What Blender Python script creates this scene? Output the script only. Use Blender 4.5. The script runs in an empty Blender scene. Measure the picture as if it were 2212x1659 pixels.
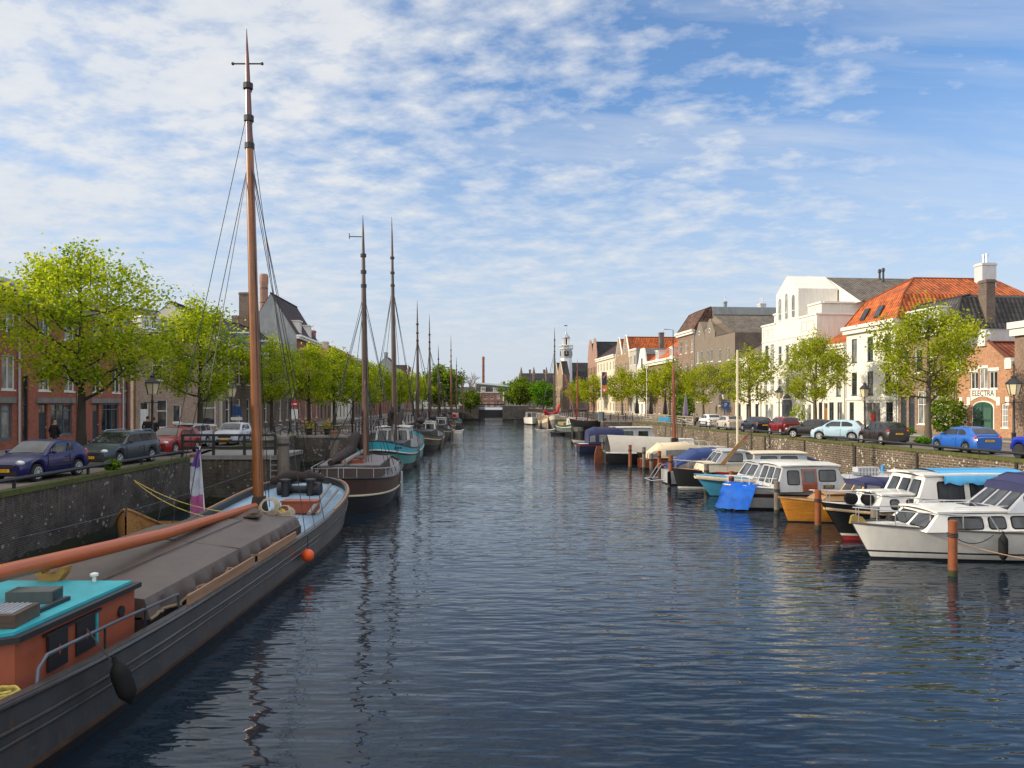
import bpy, bmesh, math, random
from math import pi, sin, cos, sqrt, atan2, radians, exp
from mathutils import Vector, Matrix
C = bpy.context.scene.collection
S = bpy.context.scene
CAMZ, FPX, HOR = 5.3, 1660.0, 871.0
ST = 2.5                                  # street level above the water


def px(p, d):
    return (p - 1106.0) / FPX * d


def pz(p, d):
    return CAMZ + (HOR - p) / FPX * d


def lin(h):
    h = h.lstrip('#')
    r = [int(h[i:i + 2], 16) / 255 for i in (0, 2, 4)]
    return tuple((c / 12.92 if c <= .04045 else ((c + .055) / 1.055) ** 2.4) for c in r)


class MB:
    def __init__(s):
        s.v, s.f, s.uv = [], [], {}

    def pt(s, p):
        s.v.append((float(p[0]), float(p[1]), float(p[2])))
        return len(s.v) - 1

    def poly(s, pts, uv=None):
        i = [s.pt(p) for p in pts]
        if uv:
            s.uv[len(s.f)] = uv
        s.f.append(i)
        return s

    def bx(s, x0, y0, z0, x1, y1, z1):
        b = len(s.v)
        for z in (z0, z1):
            for y in (y0, y1):
                for x in (x0, x1):
                    s.v.append((x, y, z))
        for q in ((0, 2, 3, 1), (4, 5, 7, 6), (0, 1, 5, 4), (2, 6, 7, 3), (0, 4, 6, 2), (1, 3, 7, 5)):
            s.f.append([b + k for k in q])
        return s

    def box(s, c, d, rz=0, ry=0):
        b = len(s.v)
        m = Matrix.Rotation(rz, 3, 'Z') @ Matrix.Rotation(ry, 3, 'Y')
        for z in (-.5, .5):
            for y in (-.5, .5):
                for x in (-.5, .5):
                    p = m @ Vector((x * d[0], y * d[1], z * d[2]))
                    s.v.append((p.x + c[0], p.y + c[1], p.z + c[2]))
        for q in ((0, 2, 3, 1), (4, 5, 7, 6), (0, 1, 5, 4), (2, 6, 7, 3), (0, 4, 6, 2), (1, 3, 7, 5)):
            s.f.append([b + k for k in q])
        return s

    def prism(s, pts, y0, y1):
        """polygon of (x,z) swept from y0 to y1"""
        a = [s.pt((p[0], y0, p[1])) for p in pts]
        b = [s.pt((p[0], y1, p[1])) for p in pts]
        n = len(pts)
        s.f.append(a[::-1])
        s.f.append(b)
        for i in range(n):
            j = (i + 1) % n
            s.f.append([a[i], a[j], b[j], b[i]])
        return s

    def slab(s, pts, z0, z1):
        a = [s.pt((p[0], p[1], z0)) for p in pts]
        b = [s.pt((p[0], p[1], z1)) for p in pts]
        n = len(pts)
        s.f.append(a[::-1])
        s.f.append(b)
        for i in range(n):
            j = (i + 1) % n
            s.f.append([a[i], a[j], b[j], b[i]])
        return s

    def loft(s, rings, close=True, caps=True):
        idx = [[s.pt(p) for p in r] for r in rings]
        n = len(rings[0])
        for k in range(len(idx) - 1):
            for i in range(n if close else n - 1):
                j = (i + 1) % n
                s.f.append([idx[k][i], idx[k][j], idx[k + 1][j], idx[k + 1][i]])
        if caps and close:
            s.f.append(idx[0][::-1])
            s.f.append(idx[-1])
        return s

    def tube(s, pts, r, seg=6, caps=True):
        P = [Vector(p) for p in pts]
        n = len(P)
        R = r if isinstance(r, (list, tuple)) else [r] * n
        rings = []
        up = Vector((0, 0, 1))
        for i in range(n):
            t = (P[min(i + 1, n - 1)] - P[max(i - 1, 0)])
            if t.length < 1e-9:
                t = Vector((0, 0, 1))
            t.normalize()
            a = t.cross(up)
            if a.length < .05:
                a = t.cross(Vector((1, 0, 0)))
            a.normalize()
            b = t.cross(a)
            rings.append([P[i] + (a * cos(2 * pi * k / seg) + b * sin(2 * pi * k / seg)) * R[i] for k in range(seg)])
        return s.loft(rings, True, caps)

    def lathe(s, prof, seg=10, c=(0, 0, 0), axis='z'):
        rings = []
        for r, z in prof:
            ring = []
            for k in range(seg):
                a = 2 * pi * k / seg
                if axis == 'z':
                    ring.append((c[0] + r * cos(a), c[1] + r * sin(a), c[2] + z))
                elif axis == 'y':
                    ring.append((c[0] + r * cos(a), c[1] + z, c[2] + r * sin(a)))
                else:
                    ring.append((c[0] + z, c[1] + r * cos(a), c[2] + r * sin(a)))
            rings.append(ring)
        return s.loft(rings)

    def torus(s, c, R, r, axis='y', seg=16, sec=6):
        rings = []
        for k in range(seg):
            a = 2 * pi * k / seg
            ring = []
            for j in range(sec):
                b = 2 * pi * j / sec
                q, h = R + r * cos(b), r * sin(b)
                if axis == 'y':
                    ring.append((c[0] + q * cos(a), c[1] + h, c[2] + q * sin(a)))
                elif axis == 'z':
                    ring.append((c[0] + q * cos(a), c[1] + q * sin(a), c[2] + h))
                else:
                    ring.append((c[0] + h, c[1] + q * cos(a), c[2] + q * sin(a)))
            rings.append(ring)
        rings.append(rings[0])
        return s.loft(rings, True, False)

    def ball(s, c, r, seg=10, sq=(1, 1, 1)):
        rings = []
        m = seg // 2 + 1
        for i in range(m + 1):
            t = pi * i / m
            rr = max(sin(t), .02)
            rings.append([(c[0] + r * sq[0] * rr * cos(2 * pi * k / seg), c[1] + r * sq[1] * rr * sin(2 * pi * k / seg), c[2] - r * sq[2] * cos(t)) for k in range(seg)])
        return s.loft(rings)

    def mesh(s, name, mat, smooth=False):
        me = bpy.data.meshes.new(name)
        me.from_pydata(s.v, [], s.f)
        if s.uv:
            l = me.uv_layers.new(name='UVMap')
            for p in me.polygons:
                u = s.uv.get(p.index)
                if u:
                    for k, li in enumerate(p.loop_indices):
                        l.data[li].uv = u[k]
        bm = bmesh.new()
        bm.from_mesh(me)
        if smooth:
            bmesh.ops.remove_doubles(bm, verts=bm.verts, dist=.0008)
        bmesh.ops.recalc_face_normals(bm, faces=bm.faces)
        bm.to_mesh(me)
        bm.free()
        me.materials.append(mat)
        if smooth:
            me.polygons.foreach_set('use_smooth', [True] * len(me.polygons))
            try:
                me.set_sharp_from_angle(angle=radians(smooth if smooth > 1 else 40))
            except Exception:
                pass
        return me


def put(me, name, parent=None, loc=(0, 0, 0), rz=0, sc=None):
    o = bpy.data.objects.new(name, me)
    C.objects.link(o)
    o.location = loc
    o.rotation_euler = (0, 0, rz)
    if sc:
        o.scale = sc
    if parent:
        o.parent = parent
    return o


def obj(name, mb, mat, parent=None, smooth=False, loc=(0, 0, 0), rz=0):
    return put(mb.mesh(name, mat, smooth), name, parent, loc, rz)


def tag(o, label, cat, group=None):
    o['label'] = label
    o['category'] = cat
    if group:
        o['group'] = group
    return o


def thing(name, label, cat, loc=(0, 0, 0), rz=0, group=None):
    o = bpy.data.objects.new(name, None)
    o.empty_display_size = .2
    C.objects.link(o)
    o.location = loc
    o.rotation_euler = (0, 0, rz)
    return tag(o, label, cat, group)


def struct(name, mb, mat, smooth=False):
    o = obj(name, mb, mat, None, smooth)
    o['kind'] = 'structure'
    return o


def dup(root, label, loc=None, rz=None, sc=None):
    def cp(o, par):
        c = o.copy()
        C.objects.link(c)
        if par:
            c.parent = par
        for ch in list(o.children):
            cp(ch, c)
        return c
    r = cp(root, None)
    if loc is not None:
        r.location = loc
    if rz is not None:
        r.rotation_euler = (0, 0, rz)
    if sc is not None:
        r.scale = sc
    r['label'] = label
    return r


def sag(a, b, s=.3, n=8):
    a, b = Vector(a), Vector(b)
    return [a.lerp(b, i / n) - Vector((0, 0, s * 4 * (i / n) * (1 - i / n))) for i in range(n + 1)]


def text_mesh(txt, size, mat, font_extrude=.004):
    cu = bpy.data.curves.new('lettering', 'FONT')
    cu.body = txt
    cu.size = size
    cu.align_x = 'CENTER'
    cu.align_y = 'CENTER'
    cu.extrude = font_extrude
    o = bpy.data.objects.new('lettering_curve', cu)
    C.objects.link(o)
    dg = bpy.context.evaluated_depsgraph_get()
    me = bpy.data.meshes.new_from_object(o.evaluated_get(dg))
    bpy.data.objects.remove(o)
    me.materials.clear()
    me.materials.append(mat)
    return me


# ------------------------------------------------------------------ materials
_mc = {}


class NT:
    def __init__(s, name):
        s.m = bpy.data.materials.new(name)
        s.m.use_nodes = True
        s.t = s.m.node_tree
        s.b = s.t.nodes['Principled BSDF']
        s.out = s.t.nodes['Material Output']

    def n(s, typ, **k):
        x = s.t.nodes.new(typ)
        for a, b in k.items():
            if a.startswith('i_'):
                x.inputs[a[2:].replace('_', ' ')].default_value = b
            else:
                setattr(x, a, b)
        return x

    def l(s, a, b):
        s.t.links.new(a, b)

    def coord(s, which='Object', scale=(1, 1, 1)):
        t = s.n('ShaderNodeTexCoord')
        m = s.n('ShaderNodeMapping')
        m.inputs['Scale'].default_value = scale
        s.l(t.outputs[which], m.inputs['Vector'])
        return m.outputs[0]

    def noise(s, vec, scale, detail=4, rough=.55):
        x = s.n('ShaderNodeTexNoise')
        x.inputs['Scale'].default_value = scale
        x.inputs['Detail'].default_value = detail
        x.inputs['Roughness'].default_value = rough
        s.l(vec, x.inputs['Vector'])
        return x.outputs[0]

    def ramp(s, fac, stops):
        r = s.n('ShaderNodeValToRGB')
        e = r.color_ramp.elements
        while len(e) < len(stops):
            e.new(.5)
        for i, (p, c) in enumerate(stops):
            e[i].position = p
            e[i].color = (*c, 1) if len(c) == 3 else c
        s.l(fac, r.inputs[0])
        return r.outputs[0]

    def mix(s, fac, a, b, mode='MIX'):
        x = s.n('ShaderNodeMix', data_type='RGBA', blend_type=mode)
        for sock, v in ((x.inputs[0], fac), (x.inputs[6], a), (x.inputs[7], b)):
            if hasattr(v, 'is_output'):
                s.l(v, sock)
            elif isinstance(v, (tuple, list)):
                sock.default_value = (*v[:3], 1)
            else:
                sock.default_value = v
        return x.outputs[2]

    def math(s, op, a, b=0.0, c=0.0):
        x = s.n('ShaderNodeMath', operation=op)
        for i, v in enumerate((a, b, c)):
            if hasattr(v, 'is_output'):
                s.l(v, x.inputs[i])
            else:
                x.inputs[i].default_value = v
        return x.outputs[0]

    def bump(s, h, strength=.3, dist=.02):
        x = s.n('ShaderNodeBump')
        x.inputs['Strength'].default_value = strength
        x.inputs['Distance'].default_value = dist
        s.l(h, x.inputs['Height'])
        s.l(x.outputs[0], s.b.inputs['Normal'])


def mul(c, k):
    return tuple(min(1, x * k) for x in c)


def M(name, col, rough=.6, metal=0, var=.18, scale=1.3, bump=.0, coat=0, dirt=0, stretch=(1, 1, 1), spec=None, rust=0):
    """painted / plain material whose colour wanders and gathers dirt"""
    if name in _mc:
        return _mc[name]
    if isinstance(col, str):
        col = lin(col)
    t = NT(name)
    v = t.coord('Object', stretch)
    n = t.noise(v, scale, 5, .6)
    c = t.ramp(n, [(.25, mul(col, 1 - var)), (.5, col), (.78, mul(col, 1 + var * .7))])
    if dirt:
        n2 = t.noise(t.coord('Object', (2.2, 2.2, .35)), 1.6, 6, .65)
        k = t.ramp(n2, [(.42, (0, 0, 0)), (.72, (dirt, dirt, dirt))])
        c = t.mix(k, c, mul(col, .45))
    if rust:
        n3 = t.noise(t.coord('Object', (3, 3, .5)), 2.2, 7, .7)
        c = t.mix(t.ramp(n3, [(.56, (0, 0, 0)), (.68, (rust,) * 3)]), c, (.13, .055, .022))
        n4 = t.noise(t.coord('Object', (1, 1, 3)), 5, 6, .7)
        c = t.mix(t.ramp(n4, [(.62, (0, 0, 0)), (.70, (rust * .7,) * 3)]), c, mul(col, 2.2))
    t.l(c, t.b.inputs['Base Color'])
    r = t.math('MULTIPLY_ADD', n, .25, rough - .12)
    t.l(r, t.b.inputs['Roughness'])
    t.b.inputs['Metallic'].default_value = metal
    if coat:
        t.b.inputs['Coat Weight'].default_value = coat
        t.b.inputs['Coat Roughness'].default_value = .05
    if spec is not None:
        t.b.inputs['Specular IOR Level'].default_value = spec
    if bump:
        t.bump(t.noise(v, scale * 9, 4, .6), bump, .02)
    _mc[name] = t.m
    return t.m


def brick(name, c1, c2, mortar, stain=.35, bw=.22, bh=.068, spots=0, algae=None, ms=.011):
    if name in _mc:
        return _mc[name]
    c1, c2, mortar = [lin(c) if isinstance(c, str) else c for c in (c1, c2, mortar)]
    t = NT(name)
    tc = t.n('ShaderNodeTexCoord')
    sp = t.n('ShaderNodeSeparateXYZ')
    t.l(tc.outputs['Object'], sp.inputs[0])
    u = t.math('ADD', sp.outputs[0], sp.outputs[1])
    cb = t.n('ShaderNodeCombineXYZ')
    t.l(u, cb.inputs[0])
    t.l(sp.outputs[2], cb.inputs[1])
    b = t.n('ShaderNodeTexBrick')
    t.l(cb.outputs[0], b.inputs['Vector'])
    b.inputs['Scale'].default_value = 1
    b.inputs['Brick Width'].default_value = bw
    b.inputs['Row Height'].default_value = bh
    b.inputs['Mortar Size'].default_value = ms
    b.inputs['Bias'].default_value = -.1
    b.inputs['Color1'].default_value = (*c1, 1)
    b.inputs['Color2'].default_value = (*c2, 1)
    b.inputs['Mortar'].default_value = (*mortar, 1)
    n = t.noise(tc.outputs['Object'], .7, 6, .62)
    k = t.ramp(n, [(.3, (1 - stain,) * 3), (.55, (1, 1, 1)), (.8, (1 + stain * .35,) * 3)])
    c = t.mix(1.0, b.outputs['Color'], k, 'MULTIPLY')
    n3 = t.noise(cb.outputs[0], 5, 3, .5)
    k3 = t.ramp(n3, [(.3, (.78,) * 3), (.7, (1.15,) * 3)])
    c = t.mix(1.0, c, k3, 'MULTIPLY')
    if spots:
        v = t.n('ShaderNodeTexVoronoi')
        v.inputs['Scale'].default_value = 3.2
        t.l(t.coord('Object', (1, 1, 1.2)), v.inputs['Vector'])
        a = t.math('LESS_THAN', v.outputs['Distance'], t.math('MULTIPLY', t.ramp(t.noise(tc.outputs['Object'], .5, 4, .6), [(.38, (0, 0, 0)), (.62, (1, 1, 1))]), .33))
        c = t.mix(t.math('MULTIPLY', a, spots), c, (.62, .60, .53))
        st = t.noise(t.coord('Object', (3.5, 3.5, .25)), 2.0, 5, .7)
        z = t.math('MULTIPLY', t.ramp(st, [(.5, (0, 0, 0)), (.7, (1, 1, 1))]), t.math('SUBTRACT', t.math('MULTIPLY', sp.outputs[2], .55), .55))
        c = t.mix(t.math('MINIMUM', t.math('MAXIMUM', z, 0), .42), c, (.22, .17, .11))
    if algae:
        z = t.math('ADD', sp.outputs[2], t.math('MULTIPLY', t.noise(tc.outputs['Object'], 1.5, 4, .6), .5))
        k = t.math('LESS_THAN', z, .62)
        c = t.mix(t.math('MULTIPLY', k, .85), c, (.018, .026, .01))
    t.l(c, t.b.inputs['Base Color'])
    t.b.inputs['Roughness'].default_value = .85
    t.b.inputs['Specular IOR Level'].default_value = .25
    t.bump(t.math('ADD', t.math('MULTIPLY', b.outputs['Fac'], -1.0), t.math('MULTIPLY', n3, .5)), .5, .012)
    _mc[name] = t.m
    return t.m


def tiles(name, col, var=.35, w=.24, h=.33, old=0):
    """pantiles: uv in metres, u along the eave, v up the slope"""
    if name in _mc:
        return _mc[name]
    if isinstance(col, str):
        col = lin(col)
    t = NT(name)
    uv = t.n('ShaderNodeUVMap')
    sp = t.n('ShaderNodeSeparateXYZ')
    t.l(uv.outputs[0], sp.inputs[0])
    a = t.math('SINE', t.math('MULTIPLY', sp.outputs[0], 2 * pi / w))
    f = t.math('FRACT', t.math('MULTIPLY', sp.outputs[1], 1 / h))
    hgt = t.math('ADD', t.math('MULTIPLY', a, .5), t.math('MULTIPLY', f, -.9))
    wn = t.n('ShaderNodeTexWhiteNoise', noise_dimensions='2D')
    cb = t.n('ShaderNodeCombineXYZ')
    t.l(t.math('FLOOR', t.math('MULTIPLY', sp.outputs[0], 1 / w)), cb.inputs[0])
    t.l(t.math('FLOOR', t.math('MULTIPLY', sp.outputs[1], 1 / h)), cb.inputs[1])
    t.l(cb.outputs[0], wn.inputs['Vector'])
    c = t.ramp(wn.outputs[0], [(0, mul(col, 1 - var)), (.5, col), (1, mul(col, 1 + var * .6))])
    k = t.ramp(t.noise(uv.outputs[0], .55, 5, .65), [(.3, (.62, .6, .58)), (.6, (1, 1, 1)), (.85, (1.15, 1.12, 1.1))])
    c = t.mix(1.0, c, k, 'MULTIPLY')
    edge = t.math('MULTIPLY', t.math('LESS_THAN', f, .14), .45)
    c = t.mix(edge, c, mul(col, .25))
    low = t.ramp(a, [(0, (.45, .45, .45)), (.6, (1.1, 1.1, 1.1))])
    c = t.mix(.9, c, t.mix(1.0, c, low, 'MULTIPLY'))
    t.l(c, t.b.inputs['Base Color'])
    t.b.inputs['Roughness'].default_value = .7
    t.b.inputs['Specular IOR Level'].default_value = .3
    t.bump(hgt, .8, .05)
    _mc[name] = t.m
    return t.m


def wood(name, col, dark=.5, rough=.4, coat=0, stretch=(.6, 9, 9)):
    if name in _mc:
        return _mc[name]
    if isinstance(col, str):
        col = lin(col)
    t = NT(name)
    v = t.coord('Object', stretch)
    n = t.noise(v, 1.6, 6, .65)
    c = t.ramp(n, [(.28, mul(col, dark)), (.52, col), (.75, mul(col, 1.25))])
    n2 = t.noise(t.coord('Object', (1, 1, 1)), 1.1, 4, .6)
    c = t.mix(1.0, c, t.ramp(n2, [(.3, (.7, .68, .66)), (.65, (1.05, 1.05, 1.05))]), 'MULTIPLY')
    t.l(c, t.b.inputs['Base Color'])
    t.b.inputs['Roughness'].default_value = rough
    if coat:
        t.b.inputs['Coat Weight'].default_value = coat
        t.b.inputs['Coat Roughness'].default_value = .08
    t.bump(n, .15, .01)
    _mc[name] = t.m
    return t.m


def glass(name, col, rough=.03, var=.6):
    """window pane seen by day: dark room behind a reflecting sheet"""
    if name in _mc:
        return _mc[name]
    if isinstance(col, str):
        col = lin(col)
    t = NT(name)
    g = t.n('ShaderNodeNewGeometry')
    oi = t.n('ShaderNodeObjectInfo')
    k = t.ramp(oi.outputs['Random'], [(0, mul(col, 1 - var)), (.5, col), (1, mul(col, 1 + var))])
    n = t.noise(t.coord('Object', (1.6, 1.6, .7)), 1.3, 3, .5)
    c = t.mix(1.0, k, t.ramp(n, [(.35, (.45, .45, .45)), (.65, (1.25, 1.25, 1.25))]), 'MULTIPLY')
    t.l(c, t.b.inputs['Base Color'])
    t.b.inputs['Roughness'].default_value = rough
    t.b.inputs['IOR'].default_value = 1.52
    t.b.inputs['Specular IOR Level'].default_value = .55
    t.bump(t.noise(t.coord('Object'), .8, 2, .5), .04, .02)
    _mc[name] = t.m
    return t.m


def clear_glass(name, tint=(.75, .85, .88), op=.35):
    if name in _mc:
        return _mc[name]
    t = NT(name)
    tr = t.n('ShaderNodeBsdfTransparent')
    tr.inputs[0].default_value = (*tint, 1)
    gl = t.n('ShaderNodeBsdfGlossy')
    gl.inputs['Roughness'].default_value = .03
    gl.inputs[0].default_value = (.9, .95, 1, 1)
    fr = t.n('ShaderNodeFresnel')
    fr.inputs[0].default_value = 1.5
    f = t.math('MULTIPLY_ADD', fr.outputs[0], .9, op * .15)
    ms = t.n('ShaderNodeMixShader')
    t.l(f, ms.inputs[0])
    t.l(tr.outputs[0], ms.inputs[1])
    t.l(gl.outputs[0], ms.inputs[2])
    t.l(ms.outputs[0], t.out.inputs[0])
    _mc[name] = t.m
    return t.m


def leaf_mat(name, cols, trans=.45):
    if name in _mc:
        return _mc[name]
    cols = [lin(c) if isinstance(c, str) else c for c in cols]
    t = NT(name)
    at = t.n('ShaderNodeAttribute', attribute_name='tint')
    c = t.ramp(at.outputs['Fac'], [(0, cols[0]), (.5, cols[1]), (1, cols[2])])
    df = t.n('ShaderNodeBsdfDiffuse')
    tl = t.n('ShaderNodeBsdfTranslucent')
    t.l(c, df.inputs[0])
    t.l(t.mix(1.0, c, (1.5, 1.45, .6), 'MULTIPLY'), tl.inputs[0])
    ms = t.n('ShaderNodeMixShader')
    ms.inputs[0].default_value = trans
    t.l(df.outputs[0], ms.inputs[1])
    t.l(tl.outputs[0], ms.inputs[2])
    t.l(ms.outputs[0], t.out.inputs[0])
    _mc[name] = t.m
    return t.m


def plain(name, col, rough=.5, metal=0):
    return M(name, col, rough, metal, .08, 2)


white = M('white_paint', (.62, .60, .55), .5, dirt=.25)
whitew = M('window_white', (.72, .71, .68), .45, var=.05)
black = M('black_paint', (.018, .018, .02), .45)
iron = M('dark_iron', (.03, .032, .036), .5, .4)
steel = M('steel', (.6, .6, .62), .3, .9, var=.1)
rubber = M('rubber', (.012, .012, .013), .75, spec=.2)
rope_m = M('rope', (.38, .33, .24), .9, var=.3, scale=20)
rope_y = M('yellow_rope', (.55, .42, .10), .9, var=.3, scale=20)
rope_b = M('blue_rope', (.28, .36, .45), .9, var=.3, scale=20)
# ------------------------------------------------------------------ camera, light, sky
cam = bpy.data.cameras.new('camera')
cam.sensor_fit = 'HORIZONTAL'
cam.sensor_width = 36
cam.lens = FPX / 2212 * 36
cam.shift_y = (HOR - 829.5) / 2212
cam.clip_end = 9000
cam.clip_start = .1
co = bpy.data.objects.new('camera', cam)
C.objects.link(co)
co.location = (0, 0, CAMZ)
co.rotation_euler = (pi / 2, 0, 0)
S.camera = co
S.view_settings.view_transform = 'Standard'
S.view_settings.look = 'None'
S.view_settings.exposure = 0
S.view_settings.gamma = 1
SUN_EL = radians(21)
SUNV = Vector((-1, -.10, 0)).normalized() * cos(SUN_EL) + Vector((0, 0, sin(SUN_EL)))
sl = bpy.data.lights.new('sun', 'SUN')
sl.energy = 5.0
sl.angle = radians(.53)
sl.color = (1, .87, .68)
so = bpy.data.objects.new('sun', sl)
C.objects.link(so)
so.rotation_euler = SUNV.to_track_quat('Z', 'Y').to_euler()
so.location = (-60, -10, 60)
W = bpy.data.worlds.new('World')
S.world = W
W.use_nodes = True
wt = W.node_tree
wt.nodes.clear()


class WN(NT):
    def __init__(s, tree):
        s.t = tree


w = WN(wt)
out = w.n('ShaderNodeOutputWorld')
bg = w.n('ShaderNodeBackground')
sky = w.n('ShaderNodeTexSky')
sky.sky_type = 'NISHITA'
sky.sun_disc = False
sky.sun_elevation = SUN_EL
sky.sun_rotation = atan2(SUNV.x, SUNV.y)
sky.air_density = 1.0
sky.dust_density = .6
sky.ozone_density = 2.2
tc = w.n('ShaderNodeTexCoord')
sp = w.n('ShaderNodeSeparateXYZ')
w.l(tc.outputs['Generated'], sp.inputs[0])
zz = w.math('MAXIMUM', sp.outputs[2], .0)
cb = w.n('ShaderNodeCombineXYZ')
w.l(w.math('DIVIDE', sp.outputs[0], w.math('ADD', zz, .16)), cb.inputs[0])
w.l(w.math('DIVIDE', sp.outputs[1], w.math('ADD', zz, .16)), cb.inputs[1])
pl = cb.outputs[0]


def wmap(scale, loc=(0, 0, 0), rot=0):
    m = w.n('ShaderNodeMapping')
    m.inputs['Scale'].default_value = scale
    m.inputs['Location'].default_value = loc
    m.inputs['Rotation'].default_value = (0, 0, rot)
    w.l(pl, m.inputs['Vector'])
    return m.outputs[0]


warp = w.n('ShaderNodeTexNoise')
warp.inputs['Scale'].default_value = .8
warp.inputs['Detail'].default_value = 3
w.l(wmap((1, 1, 1)), warp.inputs['Vector'])
big = w.noise(wmap((.55, .55, 1), (3.7, 1.4, 0), .5), 1.0, 3, .5)          # broad fields
mid = w.noise(w.mix(.25, wmap((.8, 1.1, 1), (1.0, 7.3, 0), -.5), warp.outputs['Color'], 'ADD'), 1.6, 5, .55)   # banks
fine = w.noise(w.mix(.2, wmap((1.2, 1.5, 1), (5, 2, 0), .6), warp.outputs['Color'], 'ADD'), 6.6, 6, .6)      # puffs
wisp = w.noise(w.mix(.5, wmap((.35, 1.5, 1), (2, 9, 0), -.35), warp.outputs['Color'], 'ADD'), 1.8, 6, .62)     # streaks
side = w.math('MULTIPLY', sp.outputs[0], -.34)                              # more cloud towards the sun side
cov = w.math('ADD', w.math('ADD', w.math('MULTIPLY', big, .55), w.math('MULTIPLY', mid, .62)), side)
cov = w.math('ADD', cov, w.math('MULTIPLY', w.math('SUBTRACT', fine, .5), .85))
m1 = w.ramp(cov, [(.46, (.0, .0, .0)), (.60, (.40, .40, .40)), (.80, (.90, .90, .90))])
m2 = w.ramp(wisp, [(.47, (0, 0, 0)), (.74, (.58, .58, .58))])
mask = w.math('MAXIMUM', m1, m2)
haze = w.ramp(sp.outputs[2], [(0, (.97, .97, .97)), (.08, (.86, .86, .86)), (.17, (.58, .58, .58)), (.36, (.06, .06, .06))])
shade = w.ramp(w.math('ADD', fine, w.math('MULTIPLY', big, .4)), [(.45, (4.6, 4.95, 5.4)), (.75, (5.4, 5.55, 5.75)), (.95, (5.9, 5.9, 5.8))])
skyc = w.mix(1.0, sky.outputs[0], (.83, 1.12, 1.39), 'MULTIPLY')
c0 = w.mix(haze, skyc, (4.25, 4.6, 5.15))
shade = w.mix(w.ramp(sp.outputs[2], [(.02, (.9, .9, .9)), (.3, (0, 0, 0))]), shade, (4.3, 4.7, 5.25))
c1 = w.mix(mask, c0, shade)
# unseen sky overhead and behind the view, brightened as added fill for the shadows
high = w.ramp(sp.outputs[2], [(.50, (0, 0, 0)), (.78, (.85, .85, .85))])
back = w.ramp(w.math('MULTIPLY', sp.outputs[1], -1.0), [(.05, (0, 0, 0)), (.55, (.8, .8, .8))])
c1 = w.mix(w.math('MULTIPLY', w.math('MAXIMUM', high, back), w.ramp(big, [(.3, (.7, .7, .7)), (.6, (1, 1, 1))])), c1, (10.5, 10.2, 9.8))
w.l(c1, bg.inputs[0])
bg.inputs[1].default_value = .15
w.l(bg.outputs[0], out.inputs[0])

# ------------------------------------------------------------------ water
t = NT('canal_water')
t.b.inputs['Base Color'].default_value = (.008, .016, .026, 1)
t.b.inputs['Roughness'].default_value = .03
t.b.inputs['IOR'].default_value = 1.33
wv = t.coord('Object', (1, 1, 1))
wn_ = t.n('ShaderNodeTexNoise')
wn_.inputs['Scale'].default_value = .35
t.l(wv, wn_.inputs['Vector'])
wob = t.mix(.22, wv, wn_.outputs['Color'], 'ADD')


def ripples(sx, sy, rot, scale, detail=1.0):
    m = t.n('ShaderNodeMapping')
    m.inputs['Scale'].default_value = (sx, sy, 1)
    m.inputs['Rotation'].default_value = (0, 0, rot)
    t.l(wob, m.inputs['Vector'])
    return t.noise(m.outputs[0], scale, detail, .45)


n1 = ripples(.30, 1.0, .10, 4.2)
n2 = ripples(.34, 1.0, -.28, 2.5)
n4 = ripples(.45, 1.0, .3, 9.0)
n5 = ripples(.5, 1.0, .0, .8, 2)
n3 = t.noise(t.coord('Object', (.05, .09, 1)), 1, 2, .5)
amp = t.ramp(n3, [(.3, (.55, .55, .55)), (.7, (1.3, 1.3, 1.3))])
h = t.math('ADD', n1, t.math('MULTIPLY', n2, 1.3))
h = t.math('ADD', h, t.math('MULTIPLY', n4, .16))
h = t.math('MULTIPLY', t.math('ADD', h, t.math('MULTIPLY', n5, 1.3)), amp)
t.bump(h, .5, .05)
water_m = t.m
mb = MB()
mb.poly([(-60, -40, 0), (60, -40, 0), (60, 420, 0), (-60, 420, 0)])
struct('canal_water', mb, water_m)

# ------------------------------------------------------------------ land, streets, quays
def xL(d):
    return -14.6 - .05 * d


def xR(d):
    return 28.2 - .085 * d


def xFR(d):
    return 43.6 - .09 * d


def xFL(d):
    return -22.3 - .05 * d


cobble = brick('street_bricks', (.15, .12, .105), (.11, .09, .085), (.07, .065, .06), .4, .2, .1)
t = NT('street_paving')
tc2 = t.n('ShaderNodeTexCoord')
b = t.n('ShaderNodeTexBrick')
t.l(tc2.outputs['Object'], b.inputs['Vector'])
b.inputs['Scale'].default_value = 1
b.inputs['Brick Width'].default_value = .21
b.inputs['Row Height'].default_value = .07
b.inputs['Mortar Size'].default_value = .008
b.inputs['Color1'].default_value = (.22, .17, .145, 1)
b.inputs['Color2'].default_value = (.16, .13, .115, 1)
b.inputs['Mortar'].default_value = (.06, .055, .05, 1)
t.l(t.mix(1.0, b.outputs[0], t.ramp(t.noise(tc2.outputs['Object'], .6, 5, .6), [(.3, (.65,) * 3), (.7, (1.2,) * 3)]), 'MULTIPLY'), t.b.inputs['Base Color'])
t.b.inputs['Roughness'].default_value = .85
paving = t.m
slabm = M('pavement_slabs', (.22, .205, .185), .85, var=.25, scale=2, bump=.3)
kerbm = M('kerb_stone', (.24, .23, .215), .8, var=.25, scale=2, bump=.2)
grassm = M('moss', (.075, .085, .018), .95, var=.5, scale=4, bump=.8)
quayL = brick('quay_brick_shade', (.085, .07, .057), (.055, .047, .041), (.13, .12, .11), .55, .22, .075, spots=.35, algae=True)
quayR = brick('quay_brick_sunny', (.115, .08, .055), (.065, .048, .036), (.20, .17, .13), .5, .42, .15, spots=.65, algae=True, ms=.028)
lockm = brick('lock_masonry', (.13, .12, .115), (.095, .09, .088), (.17, .165, .16), .5, .9, .35, spots=.2, algae=True)
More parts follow.
